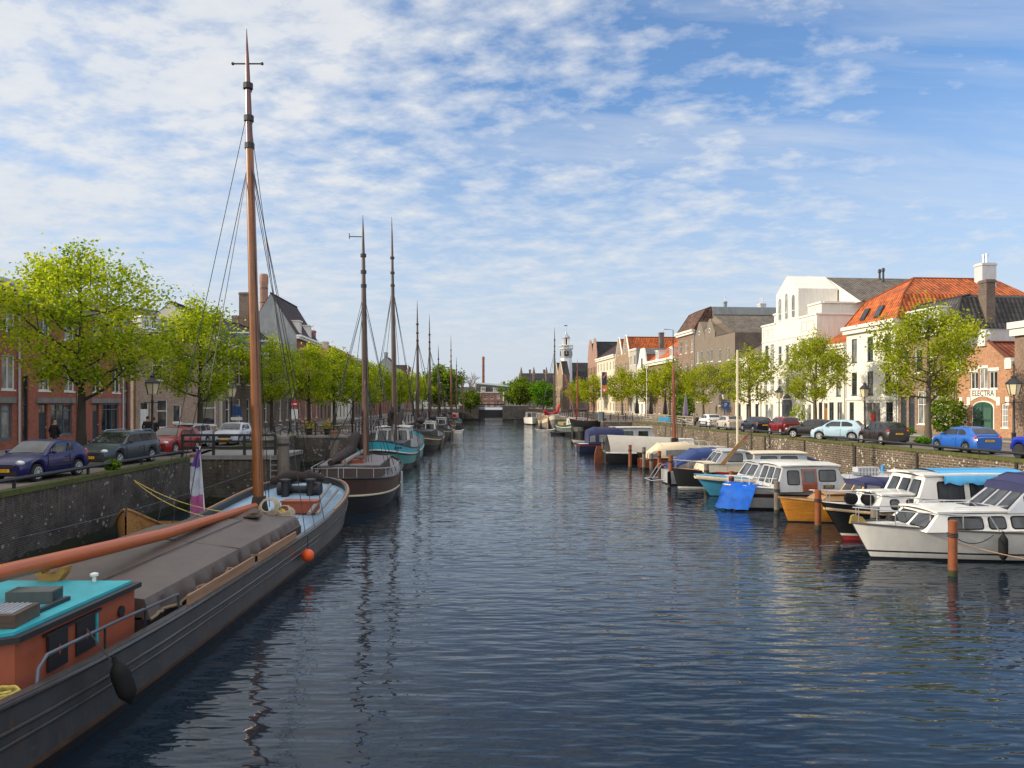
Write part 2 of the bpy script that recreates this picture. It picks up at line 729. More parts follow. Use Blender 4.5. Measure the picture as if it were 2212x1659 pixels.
landm = M('far_ground', (.12, .11, .09), .9, var=.3, scale=.3)

LQ = [(xL(-20), -20), (xL(41), 41), (-17.5, 45.2), (-18.3, 65), (-13.4, 65.1), (-15.0, 130), (-15.8, 190), (-16.2, 240)]
RQ = [(xR(-20), -20), (xR(40), 40), (xR(80), 80), (xR(117), 117), (13.8, 117.1), (10.0, 175), (5.2, 240)]
mb = MB()
mb.poly([(x, y, ST) for x, y in LQ] + [(-400, 240, ST), (-400, -20, ST)])
mb.poly([(x, y, ST) for x, y in RQ] + [(400, 240, ST), (400, -20, ST)])
struct('street', mb, paving)
mb = MB()
mb.poly([(-4000, 300, ST + 1), (4000, 300, ST + 1), (4000, 8000, ST + 1), (-4000, 8000, ST + 1)])
mb.poly([(-4000, -20, ST - .02), (-399, -20, ST - .02), (-399, 300.5, ST - .02), (-4000, 300.5, ST - .02)])
mb.poly([(4000, -20, ST - .02), (399, -20, ST - .02), (399, 300.5, ST - .02), (4000, 300.5, ST - .02)])
struct('ground', mb, landm)
# pavements along the house fronts
mb = MB()
mb.slab([(-23.6 - .05 * 20, 20), (-23.6 - .05 * 60, 60), (-31.2, 60), (-29.2, 20)], ST - .1, ST + .12)
mb.slab([(xFL(69) + 2.6, 69), (xFL(236) + 2.6, 236), (xFL(236) - 1, 236), (xFL(69) - 1, 69)], ST - .1, ST + .12)
mb.slab([(xFR(30) - 3.2, 30), (xFR(232) - 3.2, 232), (xFR(232) + 1, 232), (xFR(30) + 1, 30)], ST - .1, ST + .12)
struct('pavement', mb, slabm)
mb = MB()
for q in ([(-23.6 - .05 * 20 + .16, 20), (-23.6 - .05 * 60 + .16, 60), (-23.6 - .05 * 60 + .003, 60), (-23.6 - .05 * 20 + .003, 20)],
          [(xFL(69) + 2.76, 69), (xFL(236) + 2.76, 236), (xFL(236) + 2.603, 236), (xFL(69) + 2.603, 69)],
          [(xFR(30) - 3.36, 30), (xFR(232) - 3.36, 232), (xFR(232) - 3.203, 232), (xFR(30) - 3.203, 30)]):
    mb.slab(q, ST - .1, ST + .125)
struct('kerb', mb, kerbm)


def wallpoly(pts, mat, name, label, z0=-1.2, z1=ST, cap=.35, capm=None, capz=.06, side=1):
    o = thing(name, label, 'quay wall')
    mb = MB()
    cp = MB()
    for (xa, ya), (xb, yb) in zip(pts[:-1], pts[1:]):
        L = sqrt((xb - xa) ** 2 + (yb - ya) ** 2)
        n = max(1, int(L / 6))
        for i in range(n):
            a, b_ = i / n, (i + 1) / n
            p, q = (xa + (xb - xa) * a, ya + (yb - ya) * a), (xa + (xb - xa) * b_, ya + (yb - ya) * b_)
            mb.poly([(p[0], p[1], z0), (q[0], q[1], z0), (q[0], q[1], z1), (p[0], p[1], z1)])
        nx, ny = -(yb - ya) / L * side, (xb - xa) / L * side
        cp.slab([(xa - nx * .05, ya - ny * .05), (xb - nx * .05, yb - ny * .05), (xb + nx * cap, yb + ny * cap), (xa + nx * cap, ya + ny * cap)], z1 - .12, z1 + capz)
    obj('masonry', mb, mat, o)
    obj('coping', cp, capm or grassm, o)
    return o


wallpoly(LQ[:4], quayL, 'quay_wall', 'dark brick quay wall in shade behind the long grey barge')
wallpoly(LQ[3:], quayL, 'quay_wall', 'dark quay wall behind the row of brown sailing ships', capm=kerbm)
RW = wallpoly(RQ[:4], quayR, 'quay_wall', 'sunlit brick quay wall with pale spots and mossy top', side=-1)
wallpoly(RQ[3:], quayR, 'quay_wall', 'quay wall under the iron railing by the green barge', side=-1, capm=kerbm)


for d in (38, 46, 53, 60.5, 68, 77, 92):
    mb = MB()
    mb.bx(xR(d) - .07, d - .09, .3, xR(d) + .1, d + .09, ST - .15)
    obj('iron_joint', mb, plain('joint_iron', (.03, .025, .02)), RW)


def pier(label, x0, x1, d0, d1, edge):
    o = thing('mooring_pier', label, 'pier')
    mb = MB()
    mb.bx(x0, d0, -1.2, x1, d1, ST - .16)
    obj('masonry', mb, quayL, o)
    mb = MB()
    mb.bx(x0 - .2, d0 - .15, ST - .155, x1 + .15, d1 + .1, ST + .06)
    obj('deck', mb, edge, o)


conc = M('concrete_edge', (.20, .195, .185), .8, var=.3, scale=2, dirt=.4)
pier('dark brick pier with pale concrete deck behind the flag', -17.6, -12.4, 40.5, 45, conc)


def railing(name, label, pts, z, h=1.0, m=iron, rails=3, step=2.0, r=.035, post_r=.04, flat=False):
    o = thing(name, label, 'railing')
    L = 0
    for (xa, ya), (xb, yb) in zip(pts[:-1], pts[1:]):
        ln = sqrt((xb - xa) ** 2 + (yb - ya) ** 2)
        n = max(1, round(ln / step))
        for k in range(rails):
            zz_ = z + h * (1 - k / max(1, rails) * .95)
            mb = MB()
            if flat:
                a = atan2(yb - ya, xb - xa)
                mb.box(((xa + xb) / 2, (ya + yb) / 2, zz_), (ln, .05, .12), a)
            else:
                mb.tube([(xa, ya, zz_), (xb, yb, zz_)], r)
            obj('rail', mb, m, o)
        for i in range(n + 1):
            x, y = xa + (xb - xa) * i / n, ya + (yb - ya) * i / n
            mb = MB()
            mb.bx(x - post_r, y - post_r, z, x + post_r, y + post_r, z + h + .03)
            obj('post', mb, m, o)
    return o


# low pipe rails on the quay edges
railing('edge_rail', 'low black pipe rail on the edge of the shaded quay', [(xL(d) - .2, d) for d in (6, 20, 39)], ST + .05, .3, iron, 1, 4.5, .07)
railing('edge_rail', 'low black pipe rail along the sunlit quay before the cars', [(xR(d) + .2, d) for d in (20, 50, 86)], ST + .05, .26, iron, 1, 3, .075)
railing('pier_railing', 'black three-rail fence on the pier behind the mast', [(-17.4, 40.6), (-12.5, 40.6)], ST + .06, 1.05, black, 3, 1.7, .03, .06, True)
railing('pier_railing', 'black railing beside the parked bicycles and picnic tables', [(-18.3, 65.4), (-13.6, 65.4), (-13.9, 80)], ST + .06, 1.05, black, 4, 1.7, .03, .05)
railing('bridge_railing', 'ornate black iron railing beside the flagpole plinth', [(xR(117) + .2, 117.4), (14.0, 117.4), (12.9, 135)], ST + .06, 1.25, black, 4, 1.2, .04, .05)

railing('quay_railing', 'black railing along the quay behind the green barge and cream tjalk', [(12.9, 136), (10.6, 173)], ST + .06, 1.2, black, 4, 3, .045, .06)
railing('quay_railing', 'dark railing along the shaded quay behind the brown ships', [(-14.1, 81), (-15.25, 130), (-16.0, 186)], ST + .06, 1.05, black, 3, 4, .04, .06)
# ------------------------------------------------------------------ houses
_wc = {}
pane_dark = glass('pane_dark', (.035, .04, .045))
pane_cur = glass('pane_curtain', (.26, .26, .25), .12, .35)
frames = {'w': whitew, 'g': plain('window_green', (.03, .06, .05)), 'd': plain('window_dark', (.03, .035, .045)),
          'c': plain('window_cream', (.55, .5, .4)), 'b': plain('window_bluegrey', (.09, .12, .15))}
doorm = {'d': plain('door_dark', (.02, .03, .04)), 'g': plain('door_green', (.02, .07, .05)), 'o': wood('door_oak', (.3, .13, .04)),
         'w': plain('door_white', (.6, .6, .57)), 'r': plain('door_red', (.2, .03, .03)), 'b': plain('door_blue', (.03, .06, .1))}


def win_mesh(w, h, style, fc, arch=0):
    k = (round(w, 2), round(h, 2), style, fc, arch)
    if k in _wc:
        return _wc[k]
    t = .075
    m = MB()
    for a in ((0, 0, t, h), (w - t, 0, w, h), (t, 0, w - t, t), (t, h - t, w - t, h)):
        m.bx(a[0], -.03, a[1], a[2], .05, a[3])
    if style in ('sash', 'cross'):
        m.bx(t, -.02, h * .58, w - t, .04, h * .58 + .06)
    if style in ('case', 'cross'):
        m.bx(w / 2 - .03, -.021, t, w / 2 + .03, .041, h - t)
    if style == 'shop':
        for q in (.33, .66):
            m.bx(w * q - .03, -.02, t, w * q + .03, .04, h - t)
        m.bx(t, -.022, h * .78, w - t, .042, h * .78 + .06)
    if style == 'grid':
        for q in (.25, .5, .75):
            m.bx(t, -.02, h * q - .02, w - t, .04, h * q + .02)
            m.bx(w * q - .02, -.021, t, w * q + .02, .041, h - t)
    m.bx(-.08, -.12, -.09, w + .08, .06, -.003)
    p = MB()
    p.poly([(t * .5, .03, t * .5), (w - t * .5, .03, t * .5), (w - t * .5, .03, h - t * .5), (t * .5, .03, h - t * .5)])
    _wc[k] = (m.mesh('window', frames[fc]), p)
    return _wc[k]


def facade_mb(w, h, rects, rev=.16, y=0.0, top=None):
    """front wall at y, with real openings; top = outline of a gable above h"""
    us = sorted({0, w} | {r[0] for r in rects} | {r[2] for r in rects})
    zs = sorted({0, h} | {r[1] for r in rects} | {r[3] for r in rects})
    m = MB()
    for i in range(len(us) - 1):
        for j in range(len(zs) - 1):
            cu, cz = (us[i] + us[i + 1]) / 2, (zs[j] + zs[j + 1]) / 2
            if any(r[0] < cu < r[2] and r[1] < cz < r[3] for r in rects):
                continue
            m.poly([(us[i], y, zs[j]), (us[i + 1], y, zs[j]), (us[i + 1], y, zs[j + 1]), (us[i], y, zs[j + 1])])
    for a, b, c, d in rects:
        m.poly([(a, y, b), (a, y + rev, b), (a, y + rev, d), (a, y, d)])
        m.poly([(c, y, b), (c, y + rev, b), (c, y + rev, d), (c, y, d)])
        m.poly([(a, y, b), (c, y, b), (c, y + rev, b), (a, y + rev, b)])
        m.poly([(a, y, d), (c, y, d), (c, y + rev, d), (a, y + rev, d)])
    return m


def add_window(par, u0, z0, u1, z1, style, fc, rng, y=.1, cur=.35):
    me, p = win_mesh(u1 - u0, z1 - z0, style, fc)
    o = put(me, 'window', par, (u0, y, z0))
    k = ('pane', round(u1 - u0, 2), round(z1 - z0, 2), rng.random() < cur)
    if k not in _wc:
        _wc[k] = p.mesh('pane', pane_cur if k[3] else pane_dark)
    put(_wc[k], 'pane', o)
    return o


def add_door(par, u0, z0, u1, z1, dc, y=.12):
    w, h = u1 - u0, z1 - z0
    m = MB()
    m.bx(0, 0, 0, w, .05, h)
    for a in ((.12, .15, w - .12, h * .42), (.12, h * .48, w - .12, h * .76)):
        m.bx(a[0], -.02, a[1], a[2], .001, a[3])
    o = put(m.mesh('door', doorm[dc]), 'door', par, (u0, y, z0))
    f = MB()
    f.poly([(.12, -.012, h * .8), (w - .12, -.012, h * .8), (w - .12, -.012, h - .08), (.12, -.012, h - .08)])
    obj('fanlight', f, pane_dark, o)
    k = MB()
    k.ball((w - .12, -.06, h * .45), .045, 6)
    obj('handle', k, steel, o)


def rows(w, spec):
    """spec rows: (z0, h, n, ww, style, fc[, margin])"""
    out = []
    for r in spec:
        z0, h, n, ww, st, fc = r[:6]
        mg = r[6] if len(r) > 6 else .0
        for i in range(n):
            c = mg + (w - 2 * mg) * (i + .5) / n
            out.append((c - ww / 2, z0, c + ww / 2, z0 + h, st, fc))
    return out


def roof_poly(m, pts, o, ux, vx):
    """pts 3d; o origin; ux, vx unit vectors for tile uv"""
    o, ux, vx = Vector(o), Vector(ux).normalized(), Vector(vx).normalized()
    m.poly(pts, [((Vector(p) - o).dot(ux), (Vector(p) - o).dot(vx)) for p in pts])


def roof_ring(m, r0, r1):
    """two horizontal rects (x0,y0,x1,y1,z): four sloping faces with tile uvs"""
    def cs(r):
        x0, y0, x1, y1, z = r
        return [(x0, y0, z), (x1, y0, z), (x1, y1, z), (x0, y1, z)]
    a, b = cs(r0), cs(r1)
    for i in range(4):
        j = (i + 1) % 4
        P = [a[i], a[j], b[j], b[i]]
        if (Vector(P[3]) - Vector(P[2])).length < 1e-5:
            P = P[:3]
        ux = Vector(a[j]) - Vector(a[i])
        if ux.length < 1e-6:
            continue
        n = ux.cross(Vector(b[i]) - Vector(a[i]))
        if n.length < 1e-6:
            n = ux.cross(Vector(b[j]) - Vector(a[i]))
        vx = n.cross(ux)
        roof_poly(m, P, a[i], ux, vx)


def house(label, origin, rz, w, D, H, wallm, win, roof=('flat',), cornice=None, gable=None, sidem=None, name='row_house', doors=(), cur=.35, seed=0, dormers=(), chimneys=(), plinth=None, cat='house', sides=True, roofwin=()):
    rng = random.Random(seed + int(w * 100))
    o = thing(name, label, cat, (origin[0], origin[1], ST), rz, None)
    rects = [r[:4] for r in win] + [d[:4] for d in doors]
    f = facade_mb(w, H, rects)
    obj('facade', f, wallm, o)
    for r in win:
        add_window(o, *r[:6], rng, cur=cur)
    for d in doors:
        add_door(o, *d[:5])
    sm = sidem or wallm
    m = MB()
    kind = roof[0]
    rise = roof[1] if len(roof) > 1 and isinstance(roof[1], (int, float)) else 0
    if kind == 'ru':
        e = roof[3] if len(roof) > 3 else 1.0           # relative back half
        pr = [(0.0, 0), (D, 0), (D, H), (D * .5, H + rise), (0.0, H)]
        for u in (0.0, w):
            m.poly([(u, y, z) for y, z in pr])
        m.poly([(0, D, 0), (w, D, 0), (w, D, H), (0, D, H)])
    else:
        for u in (0.0, w):
            m.poly([(u, 0, 0), (u, D, 0), (u, D, H), (u, 0, H)])
        m.poly([(0, D, 0), (w, D, 0), (w, D, H), (0, D, H)])
    obj('side_wall', m, sm, o)
    r = MB()
    if kind == 'ru':
        rm = roof[2]
        ov = .25
        sl = rise / (D * .5)
        A, B, Cc, Dd = (-.06, -ov, H - ov * sl + .05), (w + .06, -ov, H - ov * sl + .05), (w + .06, D / 2, H + rise + .05), (-.06, D / 2, H + rise + .05)
        roof_poly(r, [A, B, Cc, Dd], A, (1, 0, 0), (0, D / 2, rise))
        E, F = (-.06, D + ov, H - ov * sl + .05), (w + .06, D + ov, H - ov * sl + .05)
        roof_poly(r, [F, E, Dd, Cc], F, (-1, 0, 0), (0, -D / 2, rise))
        ro = obj('roof', r, rm, o)
        q = MB()
        q.tube([(-.08, D / 2, H + rise + .07), (w + .08, D / 2, H + rise + .07)], .11, 8)
        obj('ridge', q, rm if len(roof) < 4 else rm, ro)
    elif kind == 'rv':
        rm = roof[2]
        nb = roof[3] if len(roof) > 3 else 1
        for i in range(nb):
            a, b = w * i / nb, w * (i + 1) / nb
            c = (a + b) / 2
            for s_, e_ in ((a, 1), (b, -1)):
                P = [(s_, .15, H), (s_, D, H), (c, D, H + rise), (c, .15, H + rise)]
                roof_poly(r, P, P[0], (0, 1, 0), (c - s_, 0, rise))
            r.poly([(a, D, H), (b, D, H), (c, D, H + rise)])
            r.poly([(a, .2, H), (b, .2, H), (c, .2, H + rise)])
        ro = obj('roof', r, rm, o)
        q = MB()
        for i in range(nb):
            c = w * (i + .5) / nb
            q.tube([(c, .15, H + rise + .03), (c, D, H + rise + .03)], .11, 8)
        obj('ridge', q, rm, ro)
    elif kind == 'rings':
        rm = roof[1]
        base = (-.15, -.2, w + .15, D + .1, H)
        prev = base
        for (iu, yf, yb, z) in roof[2]:
            cur_ = (iu, yf, w - iu, D - yb, z)
            roof_ring(r, prev, cur_)
            prev = cur_
        if prev[2] - prev[0] > .05:
            roof_poly(r, [(prev[0], prev[1], prev[4]), (prev[2], prev[1], prev[4]), (prev[2], prev[3], prev[4]), (prev[0], prev[3], prev[4])], (0, 0, 0), (1, 0, 0), (0, 1, 0))
        ro = obj('roof', r, rm, o)
        q = MB()
        pr = base
        for (iu, yf, yb, z) in roof[2]:
            for sx in (0, 1):
                q.tube([((pr[0], pr[2])[sx], pr[1], pr[4] + .03), ((iu, w - iu)[sx], yf, z + .03)], .1, 6)
            pr = (iu, yf, w - iu, D - yb, z)
        q.tube([(pr[0], pr[1], pr[4] + .03), (pr[0] if pr[2] - pr[0] < .05 else pr[2], pr[3] if pr[2] - pr[0] < .05 else pr[1], pr[4] + .03)], .1, 6)
        obj('ridge', q, rm, ro)
    else:
        r.bx(.02, .02, H - .25, w - .02, D - .02, H - .05)
        obj('roof', r, roof[1] if len(roof) > 1 else plain('bitumen', (.05, .05, .05)), o)
    if gable:
        gm, pts, edge = gable[:3]
        q = MB()
        q.prism([(p[0], H + p[1]) for p in pts], -.004, .3)
        g = obj('gable', q, gm, o)
        if edge:
            e = MB()
            up = [p for p in pts if p[1] > .001] or pts
            L = [(p[0], H + p[1]) for p in pts]
            for (a, b) in zip(L[:-1], L[1:]):
                if a[1] < H + .01 and b[1] < H + .01:
                    continue
                e.tube([(a[0], .1, a[1]), (b[0], .1, b[1])], .16, 4)
            obj('coping', e, edge, g)
        for wn in (gable[3] if len(gable) > 3 else ()):
            add_window(o, wn[0], H + wn[1], wn[2], H + wn[3], wn[4], wn[5], rng, y=-.04, cur=.2)
    if cornice:
        cm, ch, cd = cornice
        q = MB()
        q.tube([(w - .18, -.09, .1), (w - .18, -.09, H - ch - .02)], .05, 6)
        obj('downpipe', q, zincp, o)
        q = MB()
        q.bx(-.1, -cd, H - ch, w + .1, .0, H - ch * .45)
        q.bx(-.16, -cd * 1.5, H - ch * .445, w + .16, .02, H + .04)
        obj('cornice', q, cm, o)
    if plinth:
        pass
    for (u, y, z, dw, dh, dl, dm, st) in dormers:
        q = MB()
        q.bx(u - dw / 2, y, z, u + dw / 2, y + dl, z + dh)
        d = obj('dormer', q, dm, o)
        q = MB()
        q.bx(u - dw / 2 - .12, y - .18, z + dh + .002, u + dw / 2 + .12, y + dl, z + dh + .14)
        obj('dormer_roof', q, whitew, d)
        n = max(1, round(dw / .95))
        for i in range(n):
            a = u - dw / 2 + .1 + (dw - .2) * i / n
            add_window(d, a + .04, z + .25, a + (dw - .2) / n - .04, z + dh - .15, st, 'w', rng, y=y - .05, cur=.3)
    for (u, y, cw, cd, z0, z1, cm, pots) in chimneys:
        q = MB()
        q.bx(u - cw / 2, y - cd / 2, z0, u + cw / 2, y + cd / 2, z1)
        q.bx(u - cw / 2 - .07, y - cd / 2 - .07, z1 - .28, u + cw / 2 + .07, y + cd / 2 + .07, z1 - .1)
        c = obj('chimney', q, cm, o)
        for i in range(pots):
            q = MB()
            xx = u + (i - (pots - 1) / 2) * .45
            q.lathe([(.11, z1), (.11, z1 + .7), (.16, z1 + .72), (.16, z1 + .95), (.05, z1 + 1.0)], 8, (xx, y, 0))
            obj('chimney_pot', q, steel, c)
    for (u, y, z, ww, hh, sl) in roofwin:
        q = MB()
        q.box((0, 0, 0), (ww, hh, .1))
        s = obj('skylight', q, frames['d'], o)
        s.location = (u, y, z)
        s.rotation_euler = (sl, 0, 0)
        q = MB()
        q.box((0, 0, .06), (ww - .14, hh - .14, .02))
        obj('pane', q, pane_dark, s)
    return o


def rside(d0, d1, line=43.6, k=.09):
    """right row: returns origin, rz, width; local u runs from far end to near end"""
    a = Vector((line - k * d1, d1))
    b = Vector((line - k * d0, d0))
    return (a.x, a.y), atan2(b.y - a.y, b.x - a.x), (b - a).length


def lside(d0, d1, line=-22.3, k=.05):
    a = Vector((line - k * d0, d0))
    b = Vector((line - k * d1, d1))
    return (a.x, a.y), atan2(b.y - a.y, b.x - a.x), (b - a).length


red_t = tiles('orange_pantiles', (.60, .145, .035), .4, .40, .5)
red_d = tiles('red_pantiles', (.45, .11, .035), .35, .4, .5)
grey_t = tiles('grey_brown_tiles', (.20, .165, .13), .35, .4, .5)
dark_t = tiles('dark_slate_tiles', (.045, .045, .052), .3, .3, .3)
darkgrey_t = tiles('charcoal_pantiles', (.085, .08, .077), .35, .4, .5)
maroon_t = tiles('maroon_tiles', (.075, .04, .045), .3, .25, .3)
zincp = M('downpipe_zinc', (.30, .31, .31), .6)
stucco = M('white_stucco', (.70, .67, .60), .75, var=.1, scale=.6, dirt=.30)
stucco2 = M('offwhite_stucco', (.66, .62, .54), .75, var=.1, scale=.6, dirt=.2)
cream = M('cream_paint', (.62, .54, .40), .7, var=.1, scale=.8, dirt=.2)
beige = M('beige_render', (.42, .38, .32), .8, var=.15, dirt=.3)
greyr = M('grey_render', (.27, .29, .30), .85, var=.22, scale=.5, dirt=.45)
greyw = M('pale_grey_plaster', (.5, .51, .52), .8, var=.12, scale=.4, dirt=.25)
zinc = M('grey_sheet', (.25, .28, .30), .6, .2, var=.25, scale=.5, dirt=.5)
bk_red = brick('modern_red_brick', (.40, .10, .06), (.33, .085, .05), (.27, .165, .125), .2)
bk_brown = brick('brown_brick', (.27, .17, .115), (.19, .115, .085), (.28, .23, .18), .3)
bk_dark = brick('dark_brick', (.17, .118, .097), (.125, .09, .076), (.2, .175, .15), .3)
bk_orange = brick('orange_brick', (.46, .22, .11), (.38, .17, .085), (.40, .28, .2), .2)
bk_red2 = brick('old_red_brick', (.36, .125, .08), (.28, .095, .07), (.24, .18, .15), .3)
bk_pink = brick('pinkish_brick', (.36, .20, .145), (.29, .15, .11), (.34, .26, .22), .25)
bk_tan = brick('tan_brick', (.33, .22, .13), (.25, .155, .095), (.34, .28, .2), .3)
mudrender = M('brown_render', (.19, .155, .12), .85, var=.12, scale=.5, dirt=.25)

# ---- right (sunlit) row, from near to far
O, rz, w = rside(48, 58.6)
house('brown brick house with big white cornice beside the ELECTRA building', O, rz, w, 10, 8.9, bk_brown, rows(w, [(4.9, 2.0, 3, 1.1, 'sash', 'w'), (1.0, 2.2, 3, 1.1, 'cross', 'w')]), ('flat',), (stucco, 1.0, .35), sidem=bk_brown, seed=1)
# ELECTRA
O, rz, w = rside(58.75, 65.2)
wn = [(w / 2 - 1.55, 3.95, w / 2 - .62, 5.35, 'case', 'w'), (w / 2 - .5, 3.95, w / 2 + .5, 5.6, 'case', 'w'), (w / 2 + .62, 3.95, w / 2 + 1.55, 5.35, 'case', 'w'),
      (.55, .9, 1.25, 2.75, 'grid', 'w'), (w - 1.25, .9, w - .55, 2.75, 'grid', 'w')]
E = house('small orange brick gabled building lettered ELECTRA with green double doors', O, rz, w, 9, 5.7, bk_orange, wn, ('rv', 2.0, red_d), None,
          (bk_orange, [(0, 0), (.5, .42), (w / 2 - .5, 2.05), (w / 2 + .5, 2.05), (w - .5, .42), (w, 0)], tiles('red_coping', (.33, .11, .06))), name='brick_building', cat='building', seed=2)
q = MB()
q.bx(w / 2 - .42, -.2, 7.4, w / 2 + .42, .35, 8.35)
q.prism([(w / 2 - .42, 8.351), (w / 2 + .42, 8.351), (w / 2, 8.75)], -.2, .35)
obj('gable_finial', q, stucco, E)
for u in (0.02, w - .75):
    q = MB()
    q.bx(u, -.14, 5.45, u + .72, .2, 6.0)
    q.prism([(u - .04, 6.001), (u + .76, 6.001), (u + .6, 6.3), (u + .12, 6.3)], -.16, .22)
    obj('shoulder_stone', q, stucco, E)
q = MB()
q.bx(w / 2 - 1.8, -.06, 5.36, w / 2 - .56, -.003, 5.62)
q.bx(w / 2 + .56, -.06, 5.36, w / 2 + 1.8, -.003, 5.62)
q.bx(w / 2 - .56, -.06, 5.61, w / 2 + .56, -.003, 5.85)
obj('window_lintel', q, stucco, E)
q = MB()
q.prism([(w / 2 - 1.45, 2.95), (w / 2 - 1.1, 3.12), (w / 2 - .5, 3.3), (w / 2, 3.36), (w / 2 + .5, 3.3), (w / 2 + 1.1, 3.12), (w / 2 + 1.45, 2.95), (w / 2 + 1.45, 3.82), (w / 2 - 1.45, 3.82)], -.05, -.003)
sg = obj('name_panel', q, stucco, E)
me = text_mesh('ELECTRA', .62, iron)
tt = put(me, 'lettering', sg, (w / 2, -.06, 3.58))
tt.rotation_euler = (pi / 2, 0, 0)
arch = [(w / 2 - 1.25, 0), (w / 2 + 1.25, 0), (w / 2 + 1.25, 2.5)] + [(w / 2 + 1.25 * cos(a), 2.5 + .5 * sin(a)) for a in [pi * k / 10 for k in range(1, 10)]] + [(w / 2 - 1.25, 2.5)]
q = MB()
q.prism(arch, -.03, -.004)
fr = obj('door_frame', q, stucco, E)
for s_ in (-1, 1):
    a = [(w / 2, 0.02)] + [(w / 2 + s_ * x, z) for x, z in ((1.12, .02), (1.12, 2.45), (.95, 2.68), (.6, 2.84), (.2, 2.9), (.02, 2.9))]
    q = MB()
    q.prism([(x + s_ * .012, z) for x, z in a], -.08, -.031)
    dd = obj('door', q, doorm['g'], E)
    q = MB()
    q.bx(w / 2 + s_ * .14, -.1, 1.5, w / 2 + s_ * 1.0, -.081, 2.45)
    q.bx(w / 2 + s_ * .14, -.1, .25, w / 2 + s_ * 1.0, -.081, 1.3)
    obj('door_panel', q, plain('green_panel', (.05, .11, .085)), dd)
q = MB()
q.ball((w / 2 + .08, -.13, 1.35), .06, 6)
obj('handle', q, black, E)
for u in (.35, 1.32, w - 1.75, w - .78):
    q = MB()
    q.bx(u, -.05, 2.62, u + .4, -.003, 3.3)
    obj('quoin', q, stucco, E)
# brick house with dormer
O, rz, w = rside(65.3, 73.5)
house('brown brick house with white roof dormer, charcoal mansard roof and grey plaster side', O, rz, w, 11, 9.2, bk_brown,
      rows(w, [(5.6, 2.2, 4, 1.1, 'sash', 'w'), (1.1, 2.5, 3, 1.5, 'cross', 'w', 0)])[:4] + [(2.9, .9, 4.5, 3.9, 'cross', 'w'), (5.3, .9, 7.2, 3.9, 'cross', 'w')],
      ('rings', darkgrey_t, [(1.1, 1.3, 1.0, 12.0), (1.6, 2.4, 2, 12.25)]), (stucco, .4, .3), None, greyw, seed=3,
      doors=[(.35, .1, 1.25, 3.4, 'd'), (1.6, .1, 2.5, 3.4, 'd')], dormers=[(3.9, -.1, 9.0, 4.6, 2.2, 3, whitew, 'case')],
      chimneys=[(w - .55, 3.2, 1.0, .8, 8.8, 13.4, bk_dark, 0)])
# white house with orange mansard roof
O, rz, w = rside(73.6, 83)
wn = [(a, z, a + 1.05, z + h_, 'sash', 'g') for a in (1.05, 4.1, 7.2) for z, h_ in ((7.1, 2.5), (3.65, 2.4))] + [(.6, .15, 1.5, 2.9, 'sash', 'g'), (3.4, .5, 6.4, 2.9, 'case', 'w'), (7.4, .4, 8.6, 2.9, 'sash', 'g')]
WH = house('white plastered canal house with bright orange mansard roof and two skylights', O, rz, w, 15, 10.9, stucco, wn,
           ('rings', red_t, [(1.25, 1.35, .4, 13.5), (w / 2 - .02, 4.6, 1.5, 15.6)]), (stucco, .75, .4), seed=4, cur=.25,
           roofwin=[(3.0, .35, 12.05, .95, 1.35, radians(62)), (5.6, .35, 12.05, .95, 1.35, radians(62))],
           chimneys=[(w / 2 + 1.2, 11.5, 1.2, 1.5, 14, 17.0, greyw, 2)])
q = MB()
q.bx(-.05, -.12, 3.12, w + .05, -.003, 3.3)
obj('string_course', q, stucco, WH)
shp = MB()
shp.prism([(5.0 + .42 * sin(2 * pi * k / 14) * (1 if cos(2 * pi * k / 14) > -.2 else .72), 1.35 + .55 * cos(2 * pi * k / 14) - (.12 if k == 7 else 0)) for k in range(14)], .052, .058)
sb = obj('strawberry_decal', shp, plain('decal_red', (.6, .03, .03)), WH)
lf = MB()
for k in range(5):
    a = pi * .1 + k * pi * .2
    lf.prism([(5.0, 1.8), (5.0 + .3 * cos(a) - .06, 1.82 + .25 * sin(a)), (5.0 + .36 * cos(a), 1.85 + .3 * sin(a)), (5.0 + .3 * cos(a) + .06, 1.8 + .22 * sin(a))], .04, .05)
obj('decal_leaf', lf, plain('decal_green', (.08, .25, .05)), sb)
# low white house
O, rz, w = rside(83.1, 89.5)
house('narrow low white house with small orange roof and brown door', O, rz, w, 12, 9.3, stucco2, rows(w, [(5.9, 2.1, 2, 1.0, 'sash', 'g'), (3.6, 1.5, 2, 1.0, 'sash', 'g')]) + [(.35, .2, 1.2, 2.9, 'cross', 'd'), (2.8, .4, 3.8, 2.9, 'cross', 'd'), (4.6, .4, 5.6, 2.9, 'cross', 'd')],
      ('ru', 3.3, red_t), (stucco, .5, .3), seed=5, doors=[(1.6, .1, 2.4, 2.8, 'o')])
# big white modern block
O, rz, w = rside(89.6, 105)
wn = rows(w, [(3.9, 2.1, 7, 1.15, 'cross', 'w'), (.6, 2.0, 2, .9, 'sash', 'w', 6)]) + [(1.0, .5, 2.0, 2.7, 'case', 'w'), (2.6, .5, 3.6, 2.7, 'case', 'w'), (11.6, .5, 12.5, 2.7, 'case', 'w'), (13.2, .5, 14.1, 2.7, 'case', 'w')]
wn = [x for x in wn if not (6.0 < x[0] < 10 and x[1] < 1)]
wn += [(c - .5, 7.6, c + .5, 10.2, 'sash', 'w') for c in (5.6, 7.7, 9.8)] + [(c - .62, 7.2, c + .62, 10.6, 'plain', 'w') for c in (1.5, 3.3, 12.1, 13.9)]  # tall plain panes stand for loggia recesses, their shade put into the panes
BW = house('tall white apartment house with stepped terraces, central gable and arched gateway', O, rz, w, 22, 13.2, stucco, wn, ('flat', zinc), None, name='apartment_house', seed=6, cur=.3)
q = MB()
q.bx(1.2, 1.2, 13.15, w - 1.2, 21.9, 14.7)
